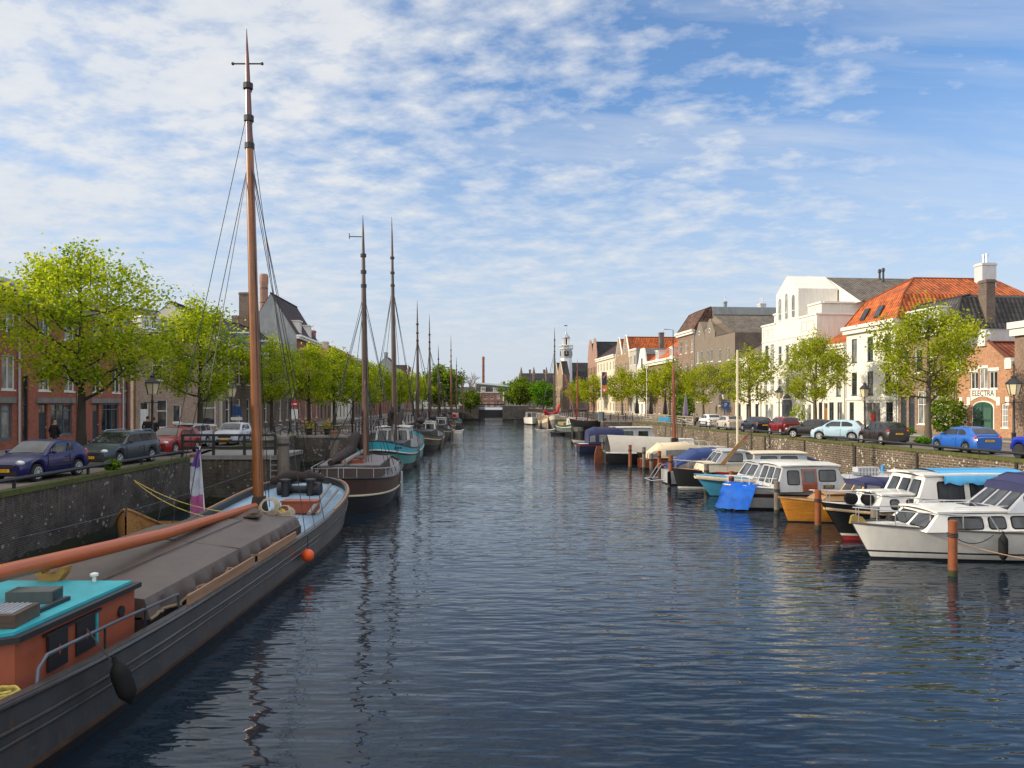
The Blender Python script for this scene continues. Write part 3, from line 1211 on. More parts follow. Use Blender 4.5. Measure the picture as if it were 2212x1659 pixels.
obj('upper_storey', q, stucco2, BW)
gz = [(5.2 - .7, 12.95), (10.2 + .6, 12.95), (10.2 + .6, 16.9), (7.7, 18.9), (4.5, 16.9)]
q = MB()
q.prism(gz, -.006, 5)
gb = obj('gable', q, stucco, BW)
for c, zt in ((5.75, 16.3), (7.65, 16.7), (9.55, 16.3)):
    ww = .42
    pts = [(c - ww, 13.5), (c + ww, 13.5), (c + ww, zt - ww)] + [(c + ww * cos(a), zt - ww + ww * sin(a)) for a in [pi * k / 8 for k in range(1, 8)]] + [(c - ww, zt - ww)]
    q = MB()
    q.prism([(c + (x - c) * 1.28, z + (.1 if z > 14 else -.1)) for x, z in pts], -.07, -.007)
    a = obj('window', q, whitew, BW)
    q = MB()
    q.prism(pts, -.085, -.071)
    obj('pane', q, pane_cur, a)
    q = MB()
    q.bx(c - ww, -.1, 14.3, c + ww, -.086, 14.36)
    obj('glazing_bar', q, whitew, a)
r = MB()
roof_poly(r, [(-1.0, 5.2, 14.8), (-1.0, 22, 14.8), (7.7, 22, 18.8), (7.7, 5.2, 18.8)], (0, 5, 14.8), (0, 1, 0), (8, 0, 4))
roof_poly(r, [(w + .3, 5.2, 14.8), (w + .3, 22, 14.8), (7.7, 22, 18.8), (7.7, 5.2, 18.8)], (w, 5, 14.8), (0, 1, 0), (-8, 0, 4))
obj('roof', r, grey_t, BW)
q = MB()
q.prism([(-.9, 14.7), (w + .2, 14.7), (7.7, 18.75)], 5.25, 5.5)
obj('gable', q, stucco, BW)
q = MB()
q.prism([(4.5, 16.75), (10.8, 16.75), (7.7, 18.8)], 5, 5.24)
obj('gable', q, stucco, BW)
for z, a, b in ((13.2, -.1, w + .1), (14.7, 1.1, w - 1.1)):
    q = MB()
    if a < 1:
        q.bx(a, -.12, z - .05, 4.4, .3, z + .16)
        q.bx(10.9, -.12, z - .05, b, .3, z + .16)
        q.bx(b - .25, .301, z - .05, b + .05, 20, z + .16)
    else:
        q.bx(a, 1.05, z - .05, 4.4, 1.4, z + .16)
        q.bx(10.9, 1.05, z - .05, b, 1.4, z + .16)
        q.bx(b - .2, 1.41, z - .05, b + .12, 20, z + .16)
    obj('parapet_cap', q, whitew, BW)
for z in (3.25, 6.75, 10.95):
    q = MB()
    q.bx(-.02, -.07, z, w + .02, -.004, z + .13)
    obj('string_course', q, stucco2, BW)
for c in (1.2, 2.9, 12.3, 14.0):
    q = MB()
    for a_ in ((c - .7, 11.5, c + .7, 11.6), (c - .7, 12.6, c + .7, 12.7), (c - .7, 11.601, c - .6, 12.599), (c + .6, 11.601, c + .7, 12.599)):
        q.bx(a_[0], -.06, a_[1], a_[2], -.004, a_[3])
    obj('wall_panel', q, stucco2, BW)
ap = [(6.3, .05), (9.1, .05), (9.1, 2.6)] + [(7.7 + 1.4 * cos(a), 2.6 + 1.4 * sin(a)) for a in [pi * k / 10 for k in range(1, 10)]] + [(6.3, 2.6)]
q = MB()
q.prism(ap, -.05, -.01)
obj('gateway', q, plain('gate_grey', (.06, .065, .075)), BW)
for u in (8.2, 9.0):
    q = MB()
    q.lathe([(.13, 18.2), (.13, 19.4), (.2, 19.45), (.2, 19.8), (.08, 19.9)], 8, (u, 12, 0))
    obj('roof_vent', q, black, BW)
# low white, brown roof
O, rz, w = rside(105.1, 114.6)
house('low white house with brown tiled roof next to the dark twin gables', O, rz, w, 11, 9.3, stucco2, rows(w, [(6.2, 1.9, 3, 1.0, 'sash', 'w'), (3.4, 2.0, 3, 1.0, 'sash', 'w'), (.6, 2.1, 3, 1.1, 'case', 'd')]), ('ru', 3.0, grey_t), (stucco, .35, .25), seed=7)
# dark twin gables
O, rz, w = rside(114.7, 133)
w2 = 10.0
TG = house('dark brown house with two pointed gables holding oval windows', O, rz, w, 13, 13.4, mudrender, [(c - .55, z, c + .55, z + 2.0, 'case', 'w') for c in (1.6, 3.4, 6.6, 8.4) for z in (9.6, 6.2, 3.0)] + [(c - .55, z, c + .55, z + 1.9, 'case', 'w') for c in (12, 15.6) for z in (9.4, 6.0, 2.4)],
           ('rv', 3.6, grey_t), None, None, bk_dark, seed=8)
for c in (2.5, 7.5):
    q = MB()
    q.prism([(c - 2.45, 13.3), (c + 2.45, 13.3), (c + 2.45, 14.2), (c + .3, 16.6), (c - .3, 16.6), (c - 2.45, 14.2)], -.01, 4)
    g = obj('gable', q, mudrender, TG)
    q = MB()
    q.lathe([(.38, 0), (.38, .05)], 12, (c, -.06, 14.7), 'y')
    ov = obj('window', q, whitew, TG)
    q = MB()
    q.lathe([(.26, 0), (.26, .02)], 12, (c, -.085, 14.7), 'y')
    obj('pane', q, pane_dark, ov)
# old brick with grey side
O, rz, w = rside(133.1, 142.5)
house('tall old brick house with patched orange mansard and long grey side wall', O, rz, w, 16, 15.6, bk_brown, rows(w, [(z, 2.3, 3, 1.0, 'sash', 'w') for z in (.8, 4.4, 8.0, 11.8)]),
      ('rings', tiles('patched_tiles', (.17, .09, .06), .7), [(.3, 2.0, .3, 19.0), (.8, 3.2, .6, 19.6)]), (stucco, .7, .4), None, greyr, seed=9, chimneys=[(w - .9, 12.4, 1.4, 1.0, 18, 20.3, greyw, 3), (w - .9, 5.8, .5, .5, 18, 20.6, zinc, 1)])
q = MB()
q.bx(w - .02, 3.2, 15.5, w + .04, 15.9, 19.55)
obj('side_wall', q, greyr, [o for o in C.objects if o.get('label', '').startswith('tall old brick')][0])
# orange hipped roof
O, rz, w = rside(142.6, 163.5)
house('brown brick house under a broad hipped orange roof behind the red mast', O, rz, w, 12, 11.5, bk_brown, rows(w, [(z, 2.1, 6, 1.1, 'sash', 'w') for z in (.7, 4.2, 7.8)]), ('rings', red_t, [(2.6, 5.9, 5.9, 16.0)]), (stucco, .9, .5), seed=10, dormers=[(16, .3, 11.6, 2.0, 1.9, 3, whitew, 'case'), (6, .3, 11.6, 2.0, 1.9, 3, whitew, 'case')])
O, rz, w = rside(163.6, 172.8)
house('narrow white house with a curved bell gable among brick houses', O, rz, w, 11, 10.2, stucco, rows(w, [(z, 2.0, 3, 1.0, 'sash', 'd') for z in (.7, 3.9, 7.1)]), ('rv', 3.2, red_d), None,
      (stucco, [(0, 0), (.2, .9), (1.4, 1.6), (2.3, 3.4), (3.2, 4.6), (w - 3.2, 4.6), (w - 2.3, 3.4), (w - 1.4, 1.6), (w - .2, .9), (w, 0)], None, [(w / 2 - .5, .6, w / 2 + .5, 2.4, 'sash', 'd')]), seed=11)
O, rz, w = rside(172.9, 179.8)
house('plain beige flat-topped house with paired windows and grey flank', O, rz, w, 12, 15.2, beige, rows(w, [(z, 2.1, 2, 1.5, 'case', 'w') for z in (.8, 4.3, 7.8, 11.6)]), ('flat',), (stucco, .4, .2), None, greyr, seed=12)
O, rz, w = rside(179.9, 194.2)
house('tan brick house with twin white-edged gables under orange roofs', O, rz, w, 16, 13.6, bk_tan, rows(w, [(z, 2.2, 6, 1.0, 'sash', 'w') for z in (.7, 4.0, 7.2, 10.4)]), ('rv', 5.0, red_t, 2), None,
      (bk_tan, [(0, 0), (.3, 1.2), (w / 4 - .5, 5.4), (w / 4 + .5, 5.4), (w / 2, .8), (w * .75 - .5, 5.4), (w * .75 + .5, 5.4), (w - .3, 1.2), (w, 0)], whitew, [(w * .25 - .5, 1.0, w * .25 + .5, 3.2, 'sash', 'w'), (w * .75 - .5, 1.0, w * .75 + .5, 3.2, 'sash', 'w')]), seed=13, chimneys=[(w - 1, 8, 1.2, 1, 15, 19.5, bk_dark, 0)])
O, rz, w = rside(194.3, 217.5)
house('cream house with dark hipped roof and white cornice beside the bell gables', O, rz, w, 12, 15.2, cream, rows(w, [(z, 2.2, 6, 1.1, 'sash', 'w') for z in (.8, 4.4, 8.0, 11.4)]), ('rings', maroon_t, [(w / 2 - 4, 5.9, 5.9, 20.2)]), (stucco, .8, .4), seed=14)
O, rz, w = rside(217.6, 231)
house('pink brick warehouse with twin rounded gables and hoist beams', O, rz, w, 14, 15.8, bk_pink, rows(w, [(z, 2.0, 6, .9, 'sash', 'd') for z in (.8, 4.2, 7.6, 11.2)]), ('rv', 4.6, dark_t, 2), None,
      (bk_pink, [(0, 0), (.6, 1.6), (1.6, 4.2), (2.4, 5.2), (w / 4, 5.7), (w / 2 - 2.4, 5.2), (w / 2 - 1.6, 4.0), (w / 2, 1.0), (w / 2 + 1.6, 4.0), (w / 2 + 2.4, 5.2), (w * .75, 5.7), (w - 2.4, 5.2), (w - 1.6, 4.2), (w - .6, 1.6), (w, 0)], bk_pink), seed=15)
O, rz, w = rside(231.2, 250, 36)
house('tall narrow striped gabled house before the church', O, rz, w, 2.2, 11.4, bk_tan, rows(w, [(z, 2.4, 7, .9, 'case', 'w') for z in (.8, 4.2, 7.8)]), ('rv', 4.2, dark_t, 2), None,
      (bk_tan, [(0, 0), (w / 4, 4.6), (w / 2, .3), (w * .75, 4.6), (w, 0)], beige), sidem=bk_dark, seed=16)

# ---- church
CH = thing('church', 'church with white octagonal clock tower and dark slate roof', 'church', (px(1224, 262), 262, ST), 0)
q = MB()
q.bx(-.5, 1, 0, 15, 14, 8.2)
obj('wall', q, bk_dark, CH)
r = MB()
for y0, y1 in ((.5, 7.5), (14.5, 7.5)):
    roof_poly(r, [(-1.0, y0, 8), (15.5, y0, 8), (15.5, y1, 17), (-1.0, y1, 17)], (0, y0, 8), (1, 0, 0), (0, 7, 9))
q = MB()
rf = obj('roof', r, dark_t, CH)
g = MB()
for x in (-.6, 15.1):
    g.poly([(x, 1, 8), (x, 14, 8), (x, 7.5, 16.8)])
obj('gable', g, bk_dark, CH)
tw = M('tower_paint', (.62, .64, .66), .6, var=.12, scale=.8, dirt=.25)
oc = lambda r_, z: [(r_ * cos(pi / 8 + k * pi / 4), 2.5 + r_ * sin(pi / 8 + k * pi / 4), z) for k in range(8)]
q = MB()
q.loft([oc(2.2, 0), oc(2.2, 14.8), oc(2.0, 18.4), oc(2.0, 21.2)])
T = obj('tower', q, tw, CH)
q = MB()
for z in [18.5 + .33 * k for k in range(8)]:
    for k in range(8):
        a = k * pi / 4
        q.box((1.9 * cos(a), 2.5 + 1.9 * sin(a), z), (.14, 1.3, .16), a)
obj('louvre', q, M('louvre_grey', (.2, .22, .24), .6), T)
for a in (-pi / 2, pi, 0):
    q = MB()
    q.box((2.0 * cos(a), 2.5 + 2.0 * sin(a), 19.8), (.16, 1.6, 1.6), a)
    f = obj('clock_face', q, black, T)
    q = MB()
    q.box((2.1 * cos(a), 2.5 + 2.1 * sin(a), 20.1), (.06, .12, .8), a)
    q.box((2.1 * cos(a), 2.5 + 2.1 * sin(a), 19.8), (.05, .55, .12), a)
    obj('clock_hand', q, plain('gilt', (.7, .5, .15), .3), f)
q = MB()
q.loft([oc(2.35, 21.2), oc(2.55, 21.5), oc(2.55, 21.7)])
obj('gallery', q, tw, T)
for k in range(16):
    a = k * pi / 8
    q = MB()
    q.bx(2.4 * cos(a) - .07, 2.5 + 2.4 * sin(a) - .07, 21.7, 2.4 * cos(a) + .07, 2.5 + 2.4 * sin(a) + .07, 22.6)
    obj('baluster', q, whitew, T)
q = MB()
q.lathe([(2.3, 22.55), (2.55, 22.55), (2.55, 22.7), (2.3, 22.7)], 8, (0, 2.5, 0))
obj('gallery_rail', q, whitew, T)
for k in range(8):
    a = pi / 8 + k * pi / 4
    q = MB()
    q.bx(1.15 * cos(a) - .16, 2.5 + 1.15 * sin(a) - .16, 21.7, 1.15 * cos(a) + .16, 2.5 + 1.15 * sin(a) + .16, 25.1)
    obj('lantern_post', q, whitew, T)
q = MB()
q.loft([oc(.7, 21.7), oc(.7, 25)])
obj('lantern_core', q, black, T)
q = MB()
q.loft([oc(1.45, 25.1), oc(1.5, 25.35), oc(1.0, 26.0), oc(.45, 26.5), oc(.2, 27.2), oc(.09, 27.7), oc(.05, 29.4)])
obj('spire', q, M('lead_grey', (.35, .37, .4), .5, .3), T)
q = MB()
q.box((-.1, 2.5, 29.5), (1.1, .06, .3))
obj('weather_vane', q, black, T)

# ---- left (shaded) row
O, rz, w = lside(-6.4, 60.4, -27.0)
NB = 10
wn = []
for i in range(5, NB):
    b0 = w - 67.5 + .6 + i * 6.75
    for z, h_ in ((3.6, 2.0), (7.0, 1.6)):
        wn += [(b0 + .2, z, b0 + 1.5, z + h_, 'case', 'w'), (b0 + 3.2, z, b0 + 4.5, z + h_, 'case', 'w')]
    wn += [(b0 + 1.5, .75, b0 + 4.2, 2.75, 'shop', 'b'), (b0 + 5.2, .2, b0 + 5.85, 4.5, 'sash', 'd')]
ds = [(w - 67.5 + .6 + i * 6.75 + .2, .05, w - 67.5 + .6 + i * 6.75 + 1.2, 2.75, 'd') for i in range(5, NB)]
RH = house('modern red brick terrace with grey bay windows behind the blue hatchback', O, rz, w, 9, 9.9, bk_red, wn, ('flat',), (greyw, .45, .25), name='brick_terrace', doors=ds, seed=20, cur=.5)
for i in range(5, NB):
    b0 = w - 67.5 + .6 + i * 6.75
    q = MB()
    q.bx(b0 - .1, -.12, 2.82, b0 + 4.4, -.003, 3.15)
    obj('lintel', q, conc, RH)
    q = MB()
    q.tube([(b0 + 4.75, -.1, 0), (b0 + 4.75, -.1, 9.4)], .06, 6)
    obj('downpipe', q, greyw, RH)
q = MB()
q.bx(.5, -.1, 8.75, w - .5, -.003, 9.3)
obj('band_course', q, zinc, RH)
A, B = Vector((-29.7, 60.7)), Vector((-25.8, 68))
w = (B - A).length
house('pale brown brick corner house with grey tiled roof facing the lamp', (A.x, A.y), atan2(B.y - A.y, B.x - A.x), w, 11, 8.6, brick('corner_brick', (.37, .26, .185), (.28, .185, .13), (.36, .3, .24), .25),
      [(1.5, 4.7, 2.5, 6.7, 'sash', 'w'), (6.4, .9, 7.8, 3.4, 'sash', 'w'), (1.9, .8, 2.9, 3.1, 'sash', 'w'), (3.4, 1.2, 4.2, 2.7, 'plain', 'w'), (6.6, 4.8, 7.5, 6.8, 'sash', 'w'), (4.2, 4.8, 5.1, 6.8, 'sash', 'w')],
      ('ru', 2.3, tiles('lit_grey_tiles', (.30, .26, .22), .35, .42, .5)), (whitew, .25, .2), None, seed=21, doors=[(.35, .05, 1.2, 2.9, 'w')], dormers=[(1.6, .5, 8.6, 1.5, 1.1, 2.4, greyw, 'case')])  # brighter copy of the grey tiles, roof's lit look put into the colour
O, rz, w = lside(68.2, 96.6)
house('long dark brick house with slate roof, white cornice and blue dormers', O, rz, w, 9, 8.1, bk_dark, rows(w, [(4.6, 2.2, 9, 1.1, 'sash', 'w'), (.8, 2.4, 9, 1.1, 'sash', 'w')]), ('ru', 3.6, dark_t), (stucco2, .6, .4), None, stucco2, seed=22,
      dormers=[(11, .6, 8.2, 2.2, 1.7, 3, plain('dormer_blue', (.1, .17, .26)), 'case'), (21.5, .6, 8.2, 2.2, 1.7, 3, plain('dormer_blue', (.1, .17, .26)), 'cross')])
O, rz, w = lside(96.8, 111)
house('red brick house with steep maroon roof and grey rendered side gable', O, rz, w, 6.4, 11.4, bk_red2, rows(w, [(7.6, 2.2, 4, 1.0, 'sash', 'w'), (4.2, 2.2, 4, 1.0, 'sash', 'w'), (.8, 2.3, 4, 1.0, 'sash', 'w')]), ('ru', 5.2, maroon_t), (whitew, .45, .4), None, greyr, seed=23,
      dormers=[(3.4, .35, 11.5, 1.6, 1.9, 2, whitew, 'case'), (9.6, .35, 11.5, 1.6, 1.9, 2, whitew, 'case')])
O, rz, w = lside(111.2, 120)
house('brown house with dark tiled roof and ornate chimney past the maroon roof', O, rz, w, 10, 9.4, bk_brown, rows(w, [(6.2, 2, 3, 1.0, 'sash', 'w'), (3.2, 2, 3, 1, 'sash', 'w'), (.6, 2, 3, 1, 'sash', 'd')]), ('ru', 3, darkgrey_t), (stucco2, .5, .35), seed=24, chimneys=[(7.4, 2.5, .9, .8, 9, 14, bk_red2, 1)])
O, rz, w = lside(120.2, 141)
house('house with orange pantile roof and pale facade behind the twin masts', O, rz, w, 10, 9.2, stucco2, rows(w, [(6.0, 2, 6, 1.0, 'sash', 'w'), (3.0, 2, 6, 1, 'sash', 'w'), (.6, 2, 6, 1, 'case', 'd')]), ('ru', 3.6, red_t), (stucco2, .5, .35), seed=25, chimneys=[(w - 1, 4.6, 1.3, .9, 9, 14, beige, 0)])
O, rz, w = lside(141.2, 166)
house('wide house with heavy white cornice and reddish roof along the shaded row', O, rz, w, 11, 11.2, bk_dark, rows(w, [(7.6, 2.2, 7, 1.1, 'sash', 'w'), (4.2, 2.2, 7, 1.1, 'sash', 'w'), (.7, 2.2, 7, 1.1, 'case', 'd')]), ('ru', 2.6, red_d), (stucco, 1.0, .6), seed=26)
O, rz, w = lside(166.2, 205)
house('low house with bright orange hipped roof beyond the brown masts', O, rz, w, 11, 9.0, bk_red2, rows(w, [(5.4, 2.2, 9, 1.1, 'sash', 'w'), (.7, 2.2, 9, 1.1, 'case', 'd')]), ('rings', red_t, [(5, 5.4, 5.4, 12.6)]), (stucco2, .5, .4), seed=27)
O, rz, w = lside(205.2, 236)
house('dark brick row house half hidden by trees near the lock', O, rz, w, 11, 9.5, bk_dark, rows(w, [(5.6, 2.2, 8, 1.1, 'sash', 'w'), (.7, 2.2, 8, 1.1, 'case', 'd')]), ('ru', 3, darkgrey_t), (stucco2, .5, .4), seed=28)
O, rz, w = lside(244, 258)
house('grey rendered house with stepped gable rising over the trees', O, rz, w, 11, 12.0, bk_red2, rows(w, [(z, 2.2, 4, 1.1, 'sash', 'w') for z in (.7, 4.2, 8)]), ('ru', 5.6, dark_t), None, None, greyr, seed=29, chimneys=[(.6, 5.5, 1.1, 1.1, 17, 19, greyr, 0)])
O, rz, w = lside(258.3, 282)
house('dark stepped gable house with white trim far down the shaded row', O, rz, w, 11, 11.5, bk_red2, rows(w, [(z, 2.2, 6, 1.1, 'sash', 'w') for z in (.7, 4.2, 8)]), ('rv', 4.2, maroon_t, 3), None,
      (bk_red2, [(0, 0), (1.5, 1.5), (1.5, 2.6), (3, 2.6), (3, 4.4), (5, 4.4), (5, 2.6), (6.4, 2.6), (6.4, 1.5), (w / 2, .4), (w - 6.4, 1.5), (w - 6.4, 2.6), (w - 5, 2.6), (w - 5, 4.4), (w - 3, 4.4), (w - 3, 2.6), (w - 1.5, 2.6), (w - 1.5, 1.5), (w, 0)], stucco2), seed=30)
# set-back red-roofed house with the two brick chimneys
house('set-back house with rusty red tiled roof and two brick chimneys', (-42, 99), 0, 10, 9, 8.6, bk_dark, [], ('ru', 4.6, red_d), seed=31,
      chimneys=[(7.2, 1.2, 1.25, 1.0, 8, 17.2, bk_dark, 0), (6.1, 1.2, .9, 1.0, 8, 14.2, bk_dark, 0)])


def stack(label, x, y, h, r, m, z=ST):
    o = thing('factory_chimney', label, 'chimney', (x, y, z))
    q = MB()
    q.lathe([(r * 1.25, 0), (r * .98, h * .93), (r * 1.1, h * .935), (r * 1.1, h * .985), (r * .9, h), (r * .6, h - .2)], 16)
    obj('shaft', q, m, o, 50)
    for k in range(6):
        q = MB()
        rr = r * (1.25 - .27 * (.4 + .1 * k) / .93) + .015
        q.lathe([(rr, h * (.4 + .1 * k) - .08), (rr + .03, h * (.4 + .1 * k)), (rr, h * (.4 + .1 * k) + .08)], 16)
        obj('iron_band', q, iron, o)


stack('stout round brick factory chimney with iron bands behind the tall mast', px(570, 150), 150, 28, .78, bk_pink)
stack('slim red brick factory chimney standing above the lock', px(1044, 385), 385, 25.2, .62, bk_red2, ST + 1)

# far side
FW = house('distant dark brick building with white window trim behind the drawbridge', (px(1028, 318), 318), 0, 13.2, 10, 6.4, bk_red2, rows(13.2, [(3.6, 1.8, 5, 1.1, 'cross', 'w'), (.6, 2.0, 5, 1.2, 'cross', 'w')]), ('ru', 3.4, dark_t), (stucco, .4, .3), seed=40, dormers=[(3, .2, 6.6, 1.8, 1.8, 3, whitew, 'case'), (8, .2, 6.6, 1.8, 1.8, 3, whitew, 'case')], chimneys=[(11.6, 5, .9, .9, 9, 11, bk_red2, 0)])
FW.location.z = ST + 1.0
for i, (pa, pb, d, H, rise, wm, rm, lb) in enumerate((
        (1096, 1122, 330, 7.6, 2.0, cream, grey_t, 'small pale house half behind the big green tree'),
        (1122, 1200, 292, 11.0, 3.2, bk_dark, dark_t, 'long dark building with pinnacled roof left of the church'),
        (985, 1026, 345, 6.0, 3.0, beige, darkgrey_t, 'distant beige house behind the bare tree'),
        (925, 983, 350, 7.5, 3.5, bk_dark, darkgrey_t, 'distant dark house behind the leafy tree by the lock'))):
    x0, x1 = px(pa, d), px(pb, d)
    fh = house(lb, (x0, d), 0, x1 - x0, 10, H, wm, rows(x1 - x0, [(1, 2, 5, 1.0, 'case', 'w'), (4.2, 1.8, 5, 1.0, 'case', 'w')]), ('ru', rise, rm), None, seed=50 + i,
               chimneys=[((x1 - x0) * k, 5, .8, .8, H + 1, H + rise + 1.6, wm, 0) for k in (.3, .7)])
    fh.location.z = ST + (1.0 if d > 300 else 0)
    if pa == 1122:
        for k in (.05, .4, .75):
            q = MB()
            q.lathe([(.5, H), (.5, H + 2.5), (.7, H + 2.6), (.1, H + 5.6)], 6, ((x1 - x0) * k, .6, 0))
            obj('pinnacle', q, wm, fh)
# ------------------------------------------------------------------ trees
bark = M('bark', (.045, .038, .028), .95, var=.4, scale=5, bump=.8, stretch=(1, 1, .3))
bark_l = M('bark_pale', (.10, .085, .06), .95, var=.4, scale=5, bump=.8, stretch=(1, 1, .3))
leaf_spring = leaf_mat('lime_leaves', [(.09, .16, .016), (.26, .34, .022), (.48, .50, .04)], .55)
leaf_olive = leaf_mat('olive_leaves', [(.11, .15, .015), (.27, .32, .024), (.46, .46, .04)], .48)
leaf_dark = leaf_mat('dark_leaves', [(.05, .09, .014), (.12, .19, .02), (.24, .30, .03)], .3)
leaf_bright = leaf_mat('bright_leaves', [(.04, .10, .012), (.085, .21, .018), (.16, .30, .02)], .45)


def tree_meshes(seed, H, th, R, nleaf, ls, lm, bm_, limbs=13, shape=1.0, dens=.42):
    rng = random.Random(seed)
    tr = MB()
    r0 = .016 * H + .06
    lean = (rng.uniform(-.25, .25), rng.uniform(-.25, .25))
    P = [(lean[0] * (k / 6) ** 2 + rng.uniform(-.03, .03), lean[1] * (k / 6) ** 2 + rng.uniform(-.03, .03), H * .9 * k / 6) for k in range(7)]
    rr = [r0 * (1.35 if k == 0 else 1) * (1 - .85 * k / 6) + .012 for k in range(7)]
    tr.tube(P, rr, 8)
    cl = []
    zc, hh = (th + H) / 2, (H - th) / 2
    for i in range(limbs):
        f = (i + .5) / limbs
        z0 = th * .85 + (H * .72 - th * .85) * f
        az = i * 2.4 + rng.uniform(-.4, .4)
        prof = sqrt(max(.05, 1 - ((z0 + hh * .35 - zc) / hh) ** 2)) * shape if z0 + hh * .35 < H else .3
        L = R * prof * rng.uniform(.75, 1.05)
        zt = z0 + L * rng.uniform(.25, .75)
        k = min(6, z0 / (H * .9) * 6)
        b = Vector(P[int(k)]).lerp(Vector(P[min(6, int(k) + 1)]), k - int(k))
        e = Vector((b.x + L * cos(az), b.y + L * sin(az), min(zt, H * .96)))
        m1 = b.lerp(e, .5) + Vector((0, 0, -L * .08 + rng.uniform(-.1, .1)))
        rb = r0 * .42 * (1 - f * .6)
        tr.tube([b, m1, e], [rb, rb * .62, .02], 6)
        for j in range(5):
            g = .35 + .16 * j
            s0 = (b.lerp(m1, g * 2) if g < .5 else m1.lerp(e, g * 2 - 1))
            a2 = az + rng.choice((-1, 1)) * rng.uniform(.5, 1.3)
            l2 = L * rng.uniform(.25, .5)
            s1 = s0 + Vector((cos(a2) * l2, sin(a2) * l2, l2 * rng.uniform(.0, .9)))
            tr.tube([s0, s0.lerp(s1, .5) + Vector((0, 0, .06)), s1], [rb * .3, rb * .2, .012], 4)
            for q in (.45, .8, 1.05):
                cl.append(s0.lerp(s1, q))
        cl.append(e)
    for i in range(int(limbs * 1.2)):
        az = rng.uniform(0, 2 * pi)
        q = R * rng.uniform(0, .62)
        top = H * (1 + rng.uniform(-.02, .07)) - q * .75 * (H - zc) / max(R, .1)
        b = Vector((q * cos(az), q * sin(az), top - hh * .5))
        e = Vector((q * 1.1 * cos(az), q * 1.1 * sin(az), top))
        tr.tube([b, e], [.025, .008], 4)
        for g in (.3, .55, .78, 1.0):
            cl.append(b.lerp(e, g))
    for v_ in range(int(len(cl) * .25)):
        u = Vector((rng.gauss(0, 1), rng.gauss(0, 1), rng.gauss(0, 1))).normalized()
        q = rng.uniform(.6, .97)
        cl.append(Vector((u.x * R * q, u.y * R * q, zc + u.z * hh * q)))
    lv = MB()
    tint = []
    per = max(4, nleaf // len(cl))
    for c in cl:
        if rng.random() < .1:
            continue
        tc_ = rng.uniform(.15, .85)
        sg = dens * rng.uniform(.6, 1.15)
        for k in range(int(per * rng.uniform(.4, 1.5))):
            p = Vector((c.x + rng.gauss(0, sg), c.y + rng.gauss(0, sg), c.z + rng.gauss(0, sg * .8)))
            a = Vector((rng.gauss(0, 1), rng.gauss(0, 1), rng.gauss(0, .7))).normalized()
            b = a.cross(Vector((rng.gauss(0, 1), rng.gauss(0, 1), rng.gauss(0, 1)))).normalized()
            s = ls * rng.uniform(.6, 1.25)
            a, b = a * s, b * s * .8
            lv.poly([p - a * .6, p + b * .55 - a * .1, p + a * .7, p - b * .55 - a * .1])
            tint.append(min(1, max(0, tc_ + rng.gauss(0, .2))))
    cm = lv.mesh('crown', lm)
    at = cm.attributes.new('tint', 'FLOAT', 'FACE')
    at.data.foreach_set('value', tint)
    return tr.mesh('trunk', bm_, 60), cm


def tree(label, pxl, d, sc, tm, rz=0, name='lime_tree', group=None, z=ST, xy=None, scv=None):
    x, y = xy or (px(pxl, d), d)
    o = thing(name, label, 'tree', (x, y, z), rz, group)
    put(tm[0], 'trunk', o)
    put(tm[1], 'crown', o)
    o.scale = scv or (sc, sc, sc)
    return o


TB = tree_meshes(1, 11.0, 3.4, 4.0, 21000, .145, leaf_spring, bark, 15)
TM = tree_meshes(2, 9.4, 3.2, 2.6, 14000, .145, leaf_spring, bark, 13, dens=.40)
TS = tree_meshes(3, 9.0, 3.0, 2.45, 8500, .19, leaf_spring, bark, 12, dens=.45)
TR = tree_meshes(4, 9.6, 3.1, 3.2, 16000, .15, leaf_olive, bark_l, 12, dens=.42)
TR2 = tree_meshes(5, 9.0, 3.0, 3.2, 8000, .19, leaf_olive, bark_l, 12, dens=.45)
TO = tree_meshes(6, 9.0, 3.0, 3.3, 6000, .26, leaf_olive, bark_l, 10, dens=.5)
TD = tree_meshes(7, 11, 1.6, 5.0, 7500, .52, leaf_dark, bark, 14, dens=.8)
TG_ = tree_meshes(8, 8, 1.6, 3.3, 4500, .42, leaf_bright, bark, 12, dens=.6)
tree('big spreading lime tree with yellow-lit top beside the red terrace', 176, 38, 1.0, TB, 0, scv=(1, 1, .95))
tree('rounded lime tree between the red hatchback and the white car', 432, 50, 1.0, TM, 1.0)
tree('slender lime tree directly behind the tall orange mast', 588, 74, .95, TM, 2.2)
for lb, p, d, s, r in (('lime tree rising above the red no-entry sign', 668, 84, 1.0, .4), ('lime tree between the no-entry sign and the first brown mast', 722, 93, 1.03, 1.9),
                       ('lime tree just before the mast with the short crossbar', 762, 104, .98, 3.1), ('lime tree seen between the two tall dark masts', 822, 128, 1.0, 4.0),
                       ('lime tree right behind the second tall dark mast', 862, 146, .98, 5.1), ('lime tree under the grey stepped gable', 893, 168, 1.03, .9), ('lime tree in shade beside the third mast', 912, 192, 1.0, 2.7)):
    tree(lb, p, d, s, TS, r)
tree('lime tree behind the first brown mast, in shade', 790, 116, .98, TS, 5.9)
tree('large dark leafy tree at the far end of the brown ships', 950, 218, 1.15, TD, 0, 'leafy_tree')
tree('small dark tree between the leafy tree and the bare tree', 1016, 236, .62, TD, 2, 'leafy_tree')
tree('big dark green tree beside the lock and drawbridge', 1124, 250, 1.0, TD, 1.3, 'leafy_tree', scv=(1.12, 1.12, .88), z=ST + .8)
tree('bright light green tree left of the striped gable house', 1174, 232, 1.0, TG_, .5, 'leafy_tree', scv=(1.05, 1.05, 1.12))
# bare tree
bt = MB()
rng = random.Random(9)


